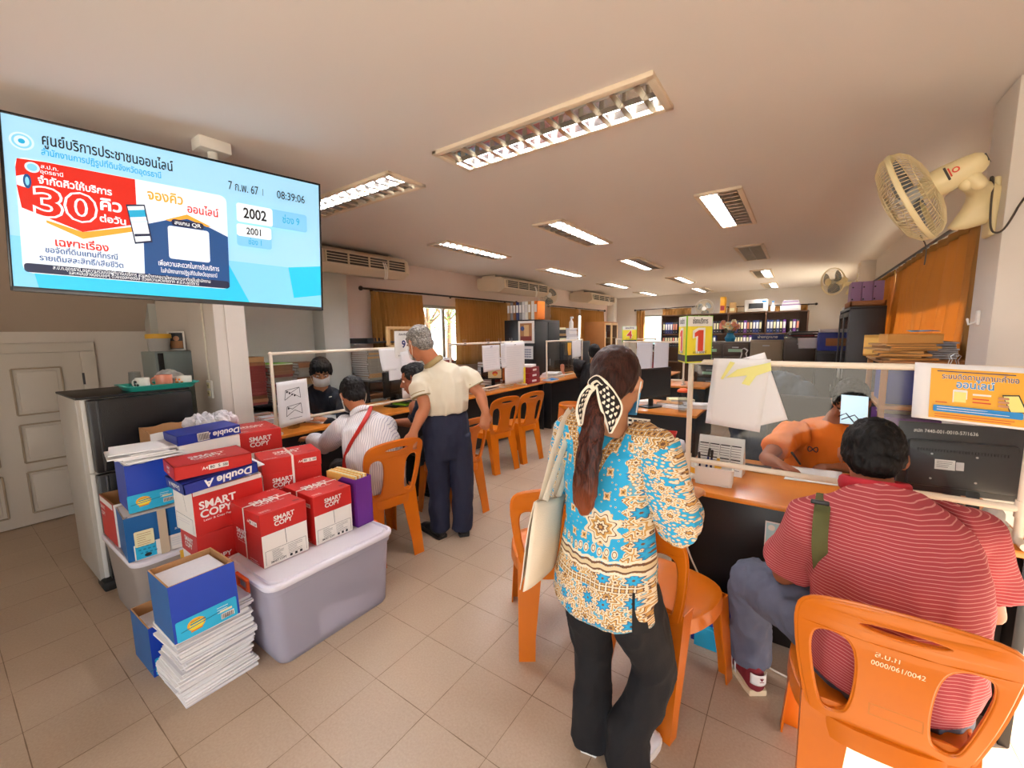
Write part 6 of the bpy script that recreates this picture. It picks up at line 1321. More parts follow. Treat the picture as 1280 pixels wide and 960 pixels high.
for k in (0,1):
    d=MB(); y=10.08+.44*k
    for yy in (y-.19,y+.19): d.box((-4.03,yy,.92),(.02,.045,1.6),'wood_light',.003)
    for z in (.14,1.70): d.box((-4.03,y,z),(.02,.42,.05),'wood_light',.003)
    o=d.build('door',t,mw=True); g=MB(); g.box((-4.03+4.25,y-10.3,.92),(.005,.34,1.5),'clear_glass'); g.build('door_glass',o,smooth=0)
for k in range(5): bundle('document_folder','folder inside the brown display cabinet',(-4.3,10.2,1.361+.03*k),.26,.30,.028,('paper','folder_kraft')[k%2],0,'folders in the display cabinet','folder')
t=thing('water_jar','clear jar behind the red paper box at the near end of the counter','jar',(-3.42,1.72,.752)); b=MB(); b.lathe([(.001,0),(.045,0),(.05,.02),(.05,.12),(.04,.14),(.037,.14),(.046,.12),(.046,.02),(.001,.008)],'clear_glass',24); b.build('jar',t)
for k,(y,lb,m) in enumerate(((2.05,'open case file on the counter in front of the masked clerk','paper'),(2.35,'blue-edged case file on the counter by the seated customer','print_blue'))): bundle('document_folder',lb,(-3.50,y,.752),.24,.30,.012,m,.2)
t=thing('letter_tray','grey letter tray at the far end of the first counter','tray',(-3.45,3.0-.08,.752)); b=MB()
for z in (.01,.06): b.box((0,0,z),(.25,.16,.006),'dark_grey'); b.box((-.12,0,z+.02),(.006,.16,.04),'dark_grey')
b.build('tray',t,smooth=0); b=MB(); b.box((0,0,.025),(.21,.14,.02),'lime'); b.build('papers',t)
bundle('paper_bundle','blue pad under the small cream-framed screen',(-3.22,5.70,.752),.16,.26,.02,'print_blue',.1)
for k in range(4): bundle('paper_bundle','folder on the third left desk behind the small screen, %s'%('lowest','second','third','topmost')[k],(-3.42,6.1,.752+.022*k),.24,.36,.02,('cream_label','paper','folder_kraft','paper')[k],.15*(k-1.5))
t=thing('desk_figure','small pinkish figurine on the third left desk','figurine',(-3.36,6.35,.752)); b=MB(); b.lathe([(.001,0),(.06,0),(.055,.02),(.03,.10),(.04,.16),(.03,.20),(.001,.215)],'pink_mug',16); b.build('figure',t)
t=thing('desk_monitor','dark monitor on the third left desk',  'monitor',(-3.50,6.62,.752),R(60)); b=MB(); b.box((0,0,.18),(.34,.03,.17),'black',.008); b.build('casing',t); b=MB(); b.box((0,.02,.05),(.05,.02,.1),'black'); b.box((0,.02,.006),(.22,.15,.012),'black',.004); b.build('stand',t)

# small fittings on the walls
for label,p,rz in (('small light switch on the pilaster edge beside the first left curtain',(-4.905,3.30,1.42),R(90)),('plug socket high on the right wall pillar past the big curtain',(.709,8.72,2.33),R(-90))):
    t=thing('light_switch' if 'switch' in label else 'wall_socket',label,'switch' if 'switch' in label else 'socket',p,rz); b=MB(); b.box((0,-.007,0),(.075,.014,.115),'white',.005); b.build('face_plate',t); b=MB(); b.box((0,-.017,0),(.03,.008,.05),'cream_label',.002); b.build('rocker' if 'switch' in label else 'plug',t)
t=thing('wall_hook','small white hook fixed low on the right column by the screen','hook',(.70,2.93,1.52),R(-90)); b=MB(); b.box((0,-.006,.02),(.03,.012,.07),'white',.004); b.build('base_plate',t); b=MB(); b.tube([(0,-.01,.0),(0,-.035,-.01),(0,-.04,.015)],.005,'white',8); b.build('hook',t)
# ---------------------------------------------------------------- people
HF=Vector((_f.x,_f.y,0)).normalized()
def pv(x,y,E): d=ray(x,y); return Vector((0,0,HC))+d*(E/d.dot(HF))   # seen at pixel x,y, E metres ahead on the level
def V3(*a): return Vector(a)
def hair_mat(name,c1,c2,sc=(220,220,14),rough=.42):
    mat(name,c1,rough,spec=.25); nt,b=nodes_of(name); tc=nt.nodes.new('ShaderNodeTexCoord'); mp=nt.nodes.new('ShaderNodeMapping'); mp.inputs['Scale'].default_value=sc
    n=nt.nodes.new('ShaderNodeTexNoise'); n.inputs['Scale'].default_value=1; n.inputs['Detail'].default_value=3
    cr=nt.nodes.new('ShaderNodeValToRGB'); cr.color_ramp.elements[0].color=rgb(c1); cr.color_ramp.elements[1].color=rgb(c2); cr.color_ramp.elements[0].position=.35; cr.color_ramp.elements[1].position=.7
    bp=nt.nodes.new('ShaderNodeBump'); bp.inputs['Strength'].default_value=.5; bp.inputs['Distance'].default_value=.004
    L=nt.links.new; L(tc.outputs['Object'],mp.inputs[0]); L(mp.outputs[0],n.inputs['Vector']); L(n.outputs['Fac'],cr.inputs[0]); L(cr.outputs[0],b.inputs['Base Color']); L(n.outputs['Fac'],bp.inputs['Height']); L(bp.outputs[0],b.inputs['Normal'])
hair_mat('hair_black','#060505','#15100E',(220,220,14),.6); hair_mat('hair_brown','#1C0D0A','#45221A'); hair_mat('hair_grey','#4A4643','#A39C92',(160,160,160)); 
hair_mat('hair_tail','#1A0C09','#5A2A1A',(300,300,9))
nt,b_=nodes_of('hair_tail'); tc=nt.nodes.new('ShaderNodeTexCoord'); sp=nt.nodes.new('ShaderNodeSeparateXYZ'); nt.links.new(tc.outputs['Object'],sp.inputs[0]); mr=nt.nodes.new('ShaderNodeMapRange'); mr.inputs['From Min'].default_value=1.10; mr.inputs['From Max'].default_value=.90; nt.links.new(sp.outputs['Z'],mr.inputs['Value'])
mx=nt.nodes.new('ShaderNodeMix'); mx.data_type='RGBA'; old=b_.inputs['Base Color'].links[0].from_socket; nt.links.new(old,mx.inputs['A']); mx.inputs['B'].default_value=rgb('#A4522A'); nt.links.new(mr.outputs[0],mx.inputs['Factor']); nt.links.new(mx.outputs['Result'],b_.inputs['Base Color'])   # bleached ends
def stripe_mat(name,base,line,freq,width,axis,bump=.15):
    mat(name,base,.85); nt,b=nodes_of(name); L=nt.links.new; tc=nt.nodes.new('ShaderNodeTexCoord'); n=nt.nodes.new('ShaderNodeTexNoise'); n.inputs['Scale'].default_value=5; L(tc.outputs['Object'],n.inputs['Vector'])
    dp=nt.nodes.new('ShaderNodeVectorMath'); dp.operation='DOT_PRODUCT'; dp.inputs[1].default_value=axis; L(tc.outputs['Object'],dp.inputs[0])
    m1=nt.nodes.new('ShaderNodeMath'); m1.operation='MULTIPLY_ADD'; L(n.outputs['Fac'],m1.inputs[0]); m1.inputs[1].default_value=.02; L(dp.outputs['Value'],m1.inputs[2])
    m2=nt.nodes.new('ShaderNodeMath'); m2.operation='MULTIPLY'; L(m1.outputs[0],m2.inputs[0]); m2.inputs[1].default_value=freq
    m3=nt.nodes.new('ShaderNodeMath'); m3.operation='FRACT'; L(m2.outputs[0],m3.inputs[0]); m4=nt.nodes.new('ShaderNodeMath'); m4.operation='LESS_THAN'; L(m3.outputs[0],m4.inputs[0]); m4.inputs[1].default_value=width
    mx=nt.nodes.new('ShaderNodeMix'); mx.data_type='RGBA'; L(m4.outputs[0],mx.inputs['Factor']); mx.inputs['A'].default_value=rgb(base); mx.inputs['B'].default_value=rgb(line); L(mx.outputs['Result'],b.inputs['Base Color'])
    n2=nt.nodes.new('ShaderNodeTexNoise'); n2.inputs['Scale'].default_value=300; L(tc.outputs['Object'],n2.inputs['Vector']); bp=nt.nodes.new('ShaderNodeBump'); bp.inputs['Strength'].default_value=bump; bp.inputs['Distance'].default_value=.005; L(n2.outputs['Fac'],bp.inputs['Height']); L(bp.outputs[0],b.inputs['Normal'])
stripe_mat('red_stripe_shirt','#A83E44','#D08A84',105,.20,(0,0,1)); stripe_mat('white_stripe_shirt','#E6E2E2','#B9B6C2',85,.28,(.86,.5,0)); mat('red_collar','#B2202E',.85,bump=.15,bscale=250)

def head_frame(c,fwd,up=(0,0,1)):
    f=Vector(fwd).normalized(); r=f.cross(Vector(up)).normalized(); u=r.cross(f); return Matrix(((r.x,f.x,u.x,c[0]),(r.y,f.y,u.y,c[1]),(r.z,f.z,u.z,c[2]),(0,0,0,1)))
def put(b,mb,M):
    o=len(b.v); b.v+=[tuple(M@Vector(p)) for p in mb.v]; b.f+=[tuple(i+o for i in q) for q in mb.f]
    for k in mb.n:
        if k not in b.n: b.n.append(k)
    b.m+=[b.n.index(mb.n[i]) for i in mb.m]
def head_shapes(b,M,k=1.0):
    h=MB(); s='white'
    h.ball((0,-.012,.028),(.075,.096,.086),s,20); h.ball((0,.022,-.045),(.056,.062,.064),s,16); h.ball((0,.060,-.088),(.024,.022,.020),s,12)
    h.tube([(0,.084,.012),(0,.098,-.012),(0,.106,-.028)],[.009,.011,.015],s,10); h.ball((0,.074,.026),(.050,.018,.013),s,12)
    for q in (-1,1): h.ball((q*.036,.055,-.028),(.026,.026,.026),s,12); h.ball((q*.013,.092,-.031),(.010,.010,.008),s,8); h.tube([(q*.074,.004,.010),(q*.084,-.010,.018),(q*.085,-.014,-.006),(q*.076,.002,-.028)],[.006,.009,.009,.007],s,8)
    h.ball((0,.082,-.058),(.022,.012,.007),s,10); h.ball((0,.080,-.067),(.018,.012,.007),s,10)
    put(b,h,M@Matrix.Scale(k,4))
def eyes(M,parent,k=1.0):
    for q in (-1,1):
        e=MB(); e.ball((q*.030*k,.071*k,.006*k),.0108*k,'eye_white',12,M=M); e.ball((q*.030*k,.0795*k,.004*k),(.0055*k,.0035*k,.0055*k),'eye_dark',10,M=M); e.build('eye',parent,mw=True)
        e=MB(); e.tube([(q*(.014)*k,.088*k,.026*k),(q*.030*k,.0885*k,.031*k),(q*.046*k,.076*k,.027*k)],.0035*k,'hair_black',6,M=M); e.build('eyebrow',parent,mw=True)
    l=MB(); l.tube([(-.019*k,.088*k,-.062*k),(0,.0945*k,-.062*k),(.019*k,.088*k,-.062*k)],[(.003,.004)]*3,'lip',8,M=M); l.build('lips',parent,mw=True)
def hair_short(name,M,parent,m,k=1.0,full=1.0,seed=1,fringe=False,low=0):
    h=MB(); s='white'; h.ball((0,-.024,.040),(.0785*full,.095*full,.087*full),s,20); h.ball((0,-.060,-.020-low),(.066,.050,.056),s,16); h.ball((0,.03,.085),(.052,.042,.036),s,12)
    for q in (-1,1): h.ball((q*.064,-.034,.012),(.015,.026,.044),s,10); h.ball((q*.068,.022,.036),(.009,.018,.030),s,8)
    if fringe:
        for i in range(5): x=-.05+.025*i; h.tube([(x*.8,.03,.115),(x,.075,.088),(x*1.1,.090,.046+.006*(i%2))],[.022,.018,.007],s,8)
        for q in (-1,1): h.tube([(q*.062,.02,.08),(q*.074,.045,.04),(q*.076,.035,.0)],[.022,.016,.008],s,8)
    b=MB(); put(b,h,M@Matrix.Scale(k,4)); return skinned(name,b,m,parent,.0055,2,.006,52,seed)
def mask(M,parent,m,k=1.0,loops='cable_white'):
    def fn(u,v):
        a=(u-.5)*2.5; r=.070*k; z=(-.005-.088*v)*k; bul=(.018*math.sin(v*PI)*math.cos(a*.6)+.016*math.exp(-(a/.34)**2)*(1-v)**.5)*k
        return (math.sin(a)*(r-.004*k*v),.026*k+math.cos(a)*(.074*k+bul-.012*k*v),z)
    b=MB(); b.sheet(fn,16,10,m,.003,M=M); mo=b.build('face_mask',parent,mw=True,smooth=180)
    for q in (-1,1):
        l=MB(); l.tube([M@Vector(p) for p in path([(q*.064*k,.045*k,-.012*k),(q*.080*k,.005*k,.012*k),(q*.088*k,-.022*k,.012*k),(q*.084*k,-.020*k,-.03*k),(q*.064*k,.035*k,-.085*k)],2)],.0018,loops,6); l.build('ear_loop',parent,mw=True)
def hand_shapes(b,wrist,dirv,back,thumb,curl=(.5,.7,.5),k=1.0,spread=.10):
    """palm and five fingers; dirv: finger direction, back: back-of-hand direction, thumb: +1/-1 side of the thumb"""
    y=Vector(dirv).normalized(); z=Vector(back); z=(z-y*z.dot(y)).normalized(); x=y.cross(z)*thumb
    M=Matrix(((x.x,y.x,z.x,wrist[0]),(x.y,y.y,z.y,wrist[1]),(x.z,y.z,z.z,wrist[2]),(0,0,0,1)))@Matrix.Scale(k,4)
    h=MB(); s='white'; h.tube([(0,-.02,0),(0,.02,0),(.0,.055,.0),(0,.086,.002)],[(.027,.020),(.034,.016),(.040,.0145),(.039,.012)],s,14,side=(1,0,0))
    for i,(bx,ln,r) in enumerate(((.030,.072,.0088),(.0105,.080,.009),(-.0095,.074,.0086),(-.0285,.058,.0076))):
        a=0; p=Vector((bx,.083-.006*abs(i-1),.002)); pts=[p-Vector((0,.02,0)),p]; sx=(1-i*.75)*spread
        for c,fr in zip(curl,(.45,.31,.24)): a+=c; p=p+Vector((sx*ln*fr*math.cos(a),ln*fr*math.cos(a),-ln*fr*math.sin(a))); pts.append(p)
        h.tube(pts,[r*1.05,r,r*.97,r*.9,r*.78],s,8)
    h.tube([(.018,.012,-.004),(.040,.034,-.012),(.050,.058,-.024),(.046,.080,-.036)],[.015,.0125,.0105,.0085],s,8)
    put(b,h,M)
def arm_shapes(b,sh,el,wr,k=1.0):
    b.tube([sh,sh.lerp(el,.5),el,el.lerp(wr,.3),el.lerp(wr,.75),wr],[.050*k,.046*k,.038*k,.041*k,.031*k,.026*k],'white',12)
def shoe(name,heel,fwd,parent,upper,sole,L=.25,w=.046,stripes=None,k=1.0,laces=False):
    f=Vector((fwd[0],fwd[1],0)).normalized(); M=frame((heel[0],heel[1],0),f.cross(Vector((0,0,1))),(0,0,1)); M=Matrix(((f.y,f.x,0,heel[0]),(-f.x,f.y,0,heel[1]),(0,0,1,0),(0,0,0,1)))
    o=thing(name,None,None) if 0 else None
    prof=[(-.03,.034),(.0,.040),(.05,.040),(.10,.042),(.15,.047),(.19,.046),(.225,.036),(.24,.018)]; q=L/.25*1.0
    def ring(z,inset): return [((wd*w/.046-inset)*sg,y*q,z) for sg,seq in ((1,prof),(-1,prof[::-1])) for y,wd in seq]
    s=MB(); r=[ring(.001,.003),ring(.006,0),ring(.024,0),ring(.026,.003)]
    loft(s,r,sole,M); so=s.build('sole',parent,mw=True,smooth=50)
    u=MB(); u.tube([(0,-.008,.045),(0,.03,.055),(0,.09,.050),(0,.15,.042),(0,.205*q,.034)],[(.036,.036),(.039,.042),(.040,.036),(.043,.026),(.036,.016)],'white',14,side=(1,0,0)); u.tube([(0,-.0,.05),(0,.01,.10)],[(.036,.045),(.036,.047)],'white',12,side=(1,0,0))
    V_,F_=blob(u,.006,3); us=MB(); us.add(V_,F_,upper,M); uo=us.build('upper',parent,mw=True,smooth=180)
    iv=parent.matrix_basis.inverted()
    if stripes:
        for sg in (-1,1):
            for j in range(3):
                t_=MB(); y0=.055+.028*j; t_.sheet(lambda a,c,y0=y0,sg=sg:(sg*(.0425+.0015-.010*c*c),y0+.012*a+.022*c,.028+.042*c),2,5,stripes,M=M); t_.v=[tuple(iv@Vector(p)) for p in t_.v]
                to=t_.build('stripe',uo); sm=to.modifiers.new('t','SOLIDIFY'); sm.thickness=.0015; sm.offset=0
        h=MB(); h.sheet(lambda a,c:(.037*math.sin((a-.5)*2.2),-.010-.038*math.cos((a-.5)*2.2),.06+.045*c),8,4,stripes,M=M); h.v=[tuple(iv@Vector(p)) for p in h.v]; ho=h.build('heel_tab',uo); sm=ho.modifiers.new('t','SOLIDIFY'); sm.thickness=.002; sm.offset=0
        A=Art(.0004)
        for a_ in (-.5,0,.5): A.poly([(0,-.004),(.009*math.sin(a_)-.003,.007*math.cos(a_)),(.015*math.sin(a_),.013*math.cos(a_)),(.009*math.sin(a_)+.003,.007*math.cos(a_))],upper)
        A.rect(-.009,-.008,.009,-.005,upper); lg=MB(); A.on(lg,M@frame((0,-.0515,.088),(1,0,0),(0,-1,0))); lg.v=[tuple(iv@Vector(p)) for p in lg.v]; lg.build('emblem',ho,smooth=0)
    if laces:
        for j in range(4): l=MB(); y0=.07+.025*j; l.tube([(-.02,y0,.088-.006*j),(0,y0,.093-.006*j),(.02,y0,.088-.006*j)],.0025,'white',6,M=M); l.v=[tuple(iv@Vector(p)) for p in l.v]; l.build('lace',uo)
def person(label,base): return thing('person',label,'person',base,group=None)

# --- the standing woman -------------------------------------------------------
W=person('woman in a turquoise patterned blouse and black trousers, seen from behind, standing',(-.48,1.26,0))
wf=Vector((.22,.97,0)).normalized(); wr_=Vector((wf.y,-wf.x,0))
wc=pv(762,600,1.30); 
def wp(lat,fw,z): return Vector((-.490,1.245,0))+wr_*lat+wf*fw+Vector((0,0,z))
HM=head_frame(pv(771,480,1.30),V3(.02,.97,-.26)); HK=.95
neck=pv(766,530,1.295); shL=wp(-.148,.0,1.165); shR=wp(.150,.02,1.155); elL=wp(-.205,.02,.93); wL=wp(-.16,.22,.98); elR=wp(.215,.045,.925); wR=wp(.15,.27,.93)
body=MB(); head_shapes(body,HM,HK); body.tube([neck+V3(0,0,-.06),neck,HM@V3(0,-.02,-.04)],[.055,.047,.047],'white',12)
body.tube([wp(0,0,.70),wp(0,0,.85),wp(0,0,1.0),wp(0,0,1.14),neck+V3(0,0,-.02)],[(.12,.09),(.11,.08),(.12,.085),(.11,.07),(.05,.05)],'white',16,side=wr_)
arm_shapes(body,shL,elL,wL,.85); arm_shapes(body,shR,elR,wR,.85); hand_shapes(body,wL,wf+wr_*.2,(0,0,1),-1*-1,(.3,.4,.3),.9); hand_shapes(body,wR,wf-wr_*.2,(0,0,1),-1,(.3,.4,.3),.9)
aL,aR=wp(-.055,-.0,.07),wp(.085,.01,.07); kL,kR=wp(-.072,.02,.37),wp(.135,.085,.375); hL,hR=wp(-.075,0,.70),wp(.075,0,.70)
for h_,k_,a_ in ((hL,kL,aL),(hR,kR,aR)): body.tube([h_,k_,a_,a_+V3(0,0,-.04)],[.07,.045,.032,.034],'white',12)
skinned('body',body,'skin_light',W,.007,4)
eyes(HM,W,HK)
tr=MB()
for h_,k_,a_,hip in ((hL,kL,aL,-1),(hR,kR,aR,1)):
    tr.tube([h_+V3(0,0,.0),h_.lerp(k_,.5),k_,k_.lerp(a_,.45),a_+V3(0,0,.10),a_+V3(0,0,-.035)],[(.092,.105),(.083,.090),(.066,.068),(.063,.066),(.066,.070),(.070,.076)],'white',18,side=wr_,caps='flat')
tr.tube([wp(0,-.01,.66),wp(0,-.01,.78)],[(.150,.118),(.140,.105)],'white',18,side=wr_)
skinned('trousers',tr,'black_cloth',W,.008,3,.008,11,1)
# blouse cloth: ornamental print laid out by height and breadth
def ornament(name,lat,z_hem,z_band,z_up,dense=False):
    m=bpy.data.materials.new(name); m.use_nodes=True; nt=m.node_tree; b=nt.nodes['Principled BSDF']; b.inputs['Roughness'].default_value=.75; L=nt.links.new; MATS[name]=m
    tc=nt.nodes.new('ShaderNodeTexCoord')
    def N(op,*a):
        n=nt.nodes.new('ShaderNodeMath'); n.operation=op
        for i,q in enumerate(a):
            if isinstance(q,(int,float)): n.inputs[i].default_value=q
            else: L(q,n.inputs[i])
        return n.outputs[0]
    dp=nt.nodes.new('ShaderNodeVectorMath'); dp.operation='DOT_PRODUCT'; dp.inputs[1].default_value=lat; L(tc.outputs['Object'],dp.inputs[0]); s=dp.outputs['Value']
    sp=nt.nodes.new('ShaderNodeSeparateXYZ'); L(tc.outputs['Object'],sp.inputs[0]); z=sp.outputs['Z']
    def mix(f,a,c):
        n=nt.nodes.new('ShaderNodeMix'); n.data_type='RGBA'; L(f,n.inputs['Factor'])
        for k,q in (('A',a),('B',c)):
            if isinstance(q,str): n.inputs[k].default_value=rgb(q)
            else: L(q,n.inputs[k])
        return n.outputs['Result']
    def motif(scale,stops,petals=0,sz=1,rnd=.35,off=0):
        """rosettes on a loose grid; stops: radius (in cells) -> colour; petals modulate the radius"""
        cb=nt.nodes.new('ShaderNodeCombineXYZ'); L(N('MULTIPLY_ADD',s,scale,off),cb.inputs[0]); L(N('MULTIPLY_ADD',z,scale*sz,off*1.7),cb.inputs[1])
        v=nt.nodes.new('ShaderNodeTexVoronoi'); v.voronoi_dimensions='2D'; v.feature='F1'; v.inputs['Scale'].default_value=1; v.inputs['Randomness'].default_value=rnd; L(cb.outputs[0],v.inputs['Vector'])
        d=v.outputs['Distance']
        if petals:
            df=nt.nodes.new('ShaderNodeVectorMath'); df.operation='SUBTRACT'; L(cb.outputs[0],df.inputs[0]); L(v.outputs['Position'],df.inputs[1]); q=nt.nodes.new('ShaderNodeSeparateXYZ'); L(df.outputs[0],q.inputs[0])
            ang=N('ARCTAN2',q.outputs[1],q.outputs[0]); d=N('MULTIPLY',d,N('MULTIPLY_ADD',N('COSINE',N('MULTIPLY',ang,petals)),.22,1.0))
        cr=nt.nodes.new('ShaderNodeValToRGB'); cr.color_ramp.interpolation='CONSTANT'; e=cr.color_ramp.elements
        e[0].position=0; e[0].color=rgb(stops[0][1]); e[1].position=stops[1][0]; e[1].color=rgb(stops[1][1])
        for p,c in stops[2:]: k=e.new(p); k.color=rgb(c)
        L(d,cr.inputs[0]); return cr.outputs[0],d
    T='#22A6D6'; T2='#1B8CC0'; CR='#E6D6B8'; BR='#6E4A30'; GO='#C9974E'
    big,dbig=motif(13,[(0,BR),(.06,GO),(.11,BR),(.15,CR),(.21,GO),(.27,BR),(.30,CR),(.37,GO),(.43,CR),(.47,T)],8,1,.5)
    med,dmed=motif(30,[(0,BR),(.10,CR),(.20,GO),(.30,BR),(.34,CR),(.44,T)],6,1,.75,3.3)
    blue,dblue=motif(15,[(0,BR),(.05,T),(.16,T2),(.22,BR),(.25,CR),(.30,T)],8,1,.6,7.1)
    tiny,dt=motif(105,[(0,CR),(.28,GO),(.36,'#8A6A48'),(.42,'#5FA9C4')],0,1,.9,1.7)
    fill=mix(N('LESS_THAN',dmed,.44),tiny,med); flor=mix(N('LESS_THAN',dbig,.47),fill,big); flor=mix(N('LESS_THAN',dblue,.30),flor,blue)
    spark,ds=motif(19,[(0,BR),(.05,GO),(.12,CR),(.17,GO),(.20,T)],4,.8,.55,5.2); dots,dd=motif(46,[(0,BR),(.06,CR),(.12,T)],0,1,.6,2.2)
    plain=mix(N('LESS_THAN',ds,.20),mix(N('LESS_THAN',dd,.12),T,dots),spark)
    if dense:
        fr,dfr=motif(22,[(0,GO),(.08,BR),(.13,CR),(.22,GO),(.28,CR),(.36,BR),(.39,T)],8,1,.6,2.4)
        col=mix(N('LESS_THAN',dfr,.39),mix(N('LESS_THAN',dt,.36),T,tiny),fr)
    else:
        wob=N('MULTIPLY',N('SINE',N('MULTIPLY',s,150)),.006); lo=N('LESS_THAN',N('ADD',z,wob),z_band)
        fr,dfr=motif(46,[(0,CR),(.20,BR),(.27,CR),(.38,T)],0,.6,.3); near=N('MULTIPLY',N('GREATER_THAN',z,z_band),N('LESS_THAN',z,z_band+.055))
        plain=mix(N('MULTIPLY',near,N('LESS_THAN',dfr,.38)),plain,fr)
        side=N('GREATER_THAN',N('ADD',s,N('MULTIPLY',N('SINE',N('MULTIPLY',z,170)),.008)),.108); plain=mix(side,plain,flor)   # border running up the right side
        med2=N('LESS_THAN',N('SQRT',N('ADD',N('POWER',N('SUBTRACT',s,.045),2),N('POWER',N('SUBTRACT',z,z_band+.115),2))),.045)
        dm=N('SQRT',N('ADD',N('POWER',N('SUBTRACT',s,.045),2),N('POWER',N('SUBTRACT',z,z_band+.115),2))); an=N('ARCTAN2',N('SUBTRACT',z,z_band+.115),N('SUBTRACT',s,.045)); dm=N('MULTIPLY',dm,N('MULTIPLY_ADD',N('COSINE',N('MULTIPLY',an,8)),.16,1))
        cr=nt.nodes.new('ShaderNodeValToRGB'); cr.color_ramp.interpolation='CONSTANT'; e=cr.color_ramp.elements; e[0].color=rgb(GO); e[1].position=.10; e[1].color=rgb(BR)
        for p,c in ((.22,CR),(.36,BR),(.42,GO),(.58,CR),(.72,BR),(.78,CR)): k=e.new(p); k.color=rgb(c)
        L(N('DIVIDE',dm,.052),cr.inputs[0]); plain=mix(N('LESS_THAN',dm,.052),plain,cr.outputs[0])
        lat2,dl=motif(64,[(0,BR),(.22,GO),(.40,BR),(.48,CR)],4,1,.05); yoke=N('GREATER_THAN',z,z_up); dg=N('ABSOLUTE',N('SUBTRACT',N('ABSOLUTE',N('ADD',s,.02)),N('MULTIPLY_ADD',N('SUBTRACT',1.20,z),-.40,.085)))
        plain=mix(N('MULTIPLY',yoke,N('LESS_THAN',dg,.015)),plain,lat2); plain=mix(N('GREATER_THAN',z,1.195),plain,lat2)
        col=mix(lo,plain,flor)
        for k,(o,c,wd) in enumerate(((.0,'#EADFC6',.0035),(.008,BR,.003),(.016,'#D9C49A',.006),(.026,BR,.003),(.034,'#EADFC6',.0035))): col=mix(N('LESS_THAN',N('ABSOLUTE',N('SUBTRACT',z,N('ADD',z_band-.02+o,N('MULTIPLY',wob,.4)))),wd),col,c)
        ch,dch=motif(60,[(0,GO),(.25,BR),(.40,CR)],4,1,.05); hb=N('MULTIPLY',N('GREATER_THAN',z,z_band-.075),N('LESS_THAN',z,z_band-.05)); col=mix(hb,col,ch)
        col=mix(N('LESS_THAN',z,z_hem+.012),col,tiny)
    L(col,b.inputs['Base Color'])
    n2=nt.nodes.new('ShaderNodeTexNoise'); n2.inputs['Scale'].default_value=260; L(tc.outputs['Object'],n2.inputs['Vector']); bp=nt.nodes.new('ShaderNodeBump'); bp.inputs['Strength'].default_value=.12; bp.inputs['Distance'].default_value=.005; L(n2.outputs['Fac'],bp.inputs['Height']); L(bp.outputs[0],b.inputs['Normal'])
    return name
wlat=(wr_.x,wr_.y,0)
ornament('blouse_print',wlat,.60,.80,1.02); ornament('sleeve_print',(wr_.x*.7,wr_.y*.7,.3),0,0,0,True)
bl=MB(); bl.tube([wp(-.008,-.008,.605),wp(-.005,-.008,.68),wp(0,-.005,.76),wp(0,0,.88),wp(0,.0,1.02),wp(0,.005,1.12),wp(0,.015,1.185),neck+V3(0,0,-.03)],[(.180,.146),(.176,.142),(.166,.132),(.152,.118),(.155,.116),(.150,.105),(.105,.075),(.062,.058)],'white',28,side=wr_,caps='flat')
bl.tube([shL+wr_*.03,shL],[.075,.06],'white',14); bl.tube([shR-wr_*.03,shR],[.075,.06],'white',14)
skinned('blouse',bl,'blouse_print',W,.007,5,.006,8,2)
for sh_,el_,wr2 in ((shL,elL,wL),(shR,elR,wR)):
    sl=MB(); sl.tube([sh_+V3(0,0,.012),sh_.lerp(el_,.5),el_,el_.lerp(wr2,.55)],[(.064,.066),(.068,.070),(.064,.066),(.054,.056)],'white',18,caps='flat'); skinned('sleeve',sl,'sleeve_print',W,.007,5,.007,14,3)
for sg,x_ in ((1,.150),): # side slit showing the trousers
    s=MB(); s.sheet(lambda u,v:tuple(wp(.150+.030*u*(1-v),-.085+.045*u,.600+.13*v)),3,8,'black_cloth',.004); s.build('side_slit',W,mw=True)
# head: long dark hair drawn back into a ponytail with a printed scarf
hb=MB(); h=MB(); h.ball((0,-.026,.036),(.0795,.094,.090),'white',20); h.ball((0,-.066,-.012),(.066,.052,.060),'white',16); h.tube([(0,-.085,.0),(-.012,-.118,-.045)],[.055,.032],'white',12)
put(hb,h,HM@Matrix.Scale(HK,4)); skinned('hair',hb,'hair_brown',W,.006,4,.003,30,1)
knot=HM@V3(-.014,-.128,-.052)
tail=[knot+V3(0,.01,.01),knot+V3(0,0,-.01),pv(742,520,1.168),pv(738,555,1.150),pv(733,592,1.138),pv(730,620,1.138),pv(728,641,1.142)]
tp_=path(tail,2); nt_=len(tp_); tb=MB(); tb.tube(tp_,[(float(np.interp(i/(nt_-1),(0,.15,.4,.7,.88,1),(.020,.026,.036,.041,.030,.010))),float(np.interp(i/(nt_-1),(0,.8,1),(.018,.017,.007)))) for i in range(nt_)],'white',14,side=wr_)
skinned('ponytail',tb,'hair_tail',W,.005,3,.006,26,2)
mask(HM,W,'mask_blue',HK,'white')
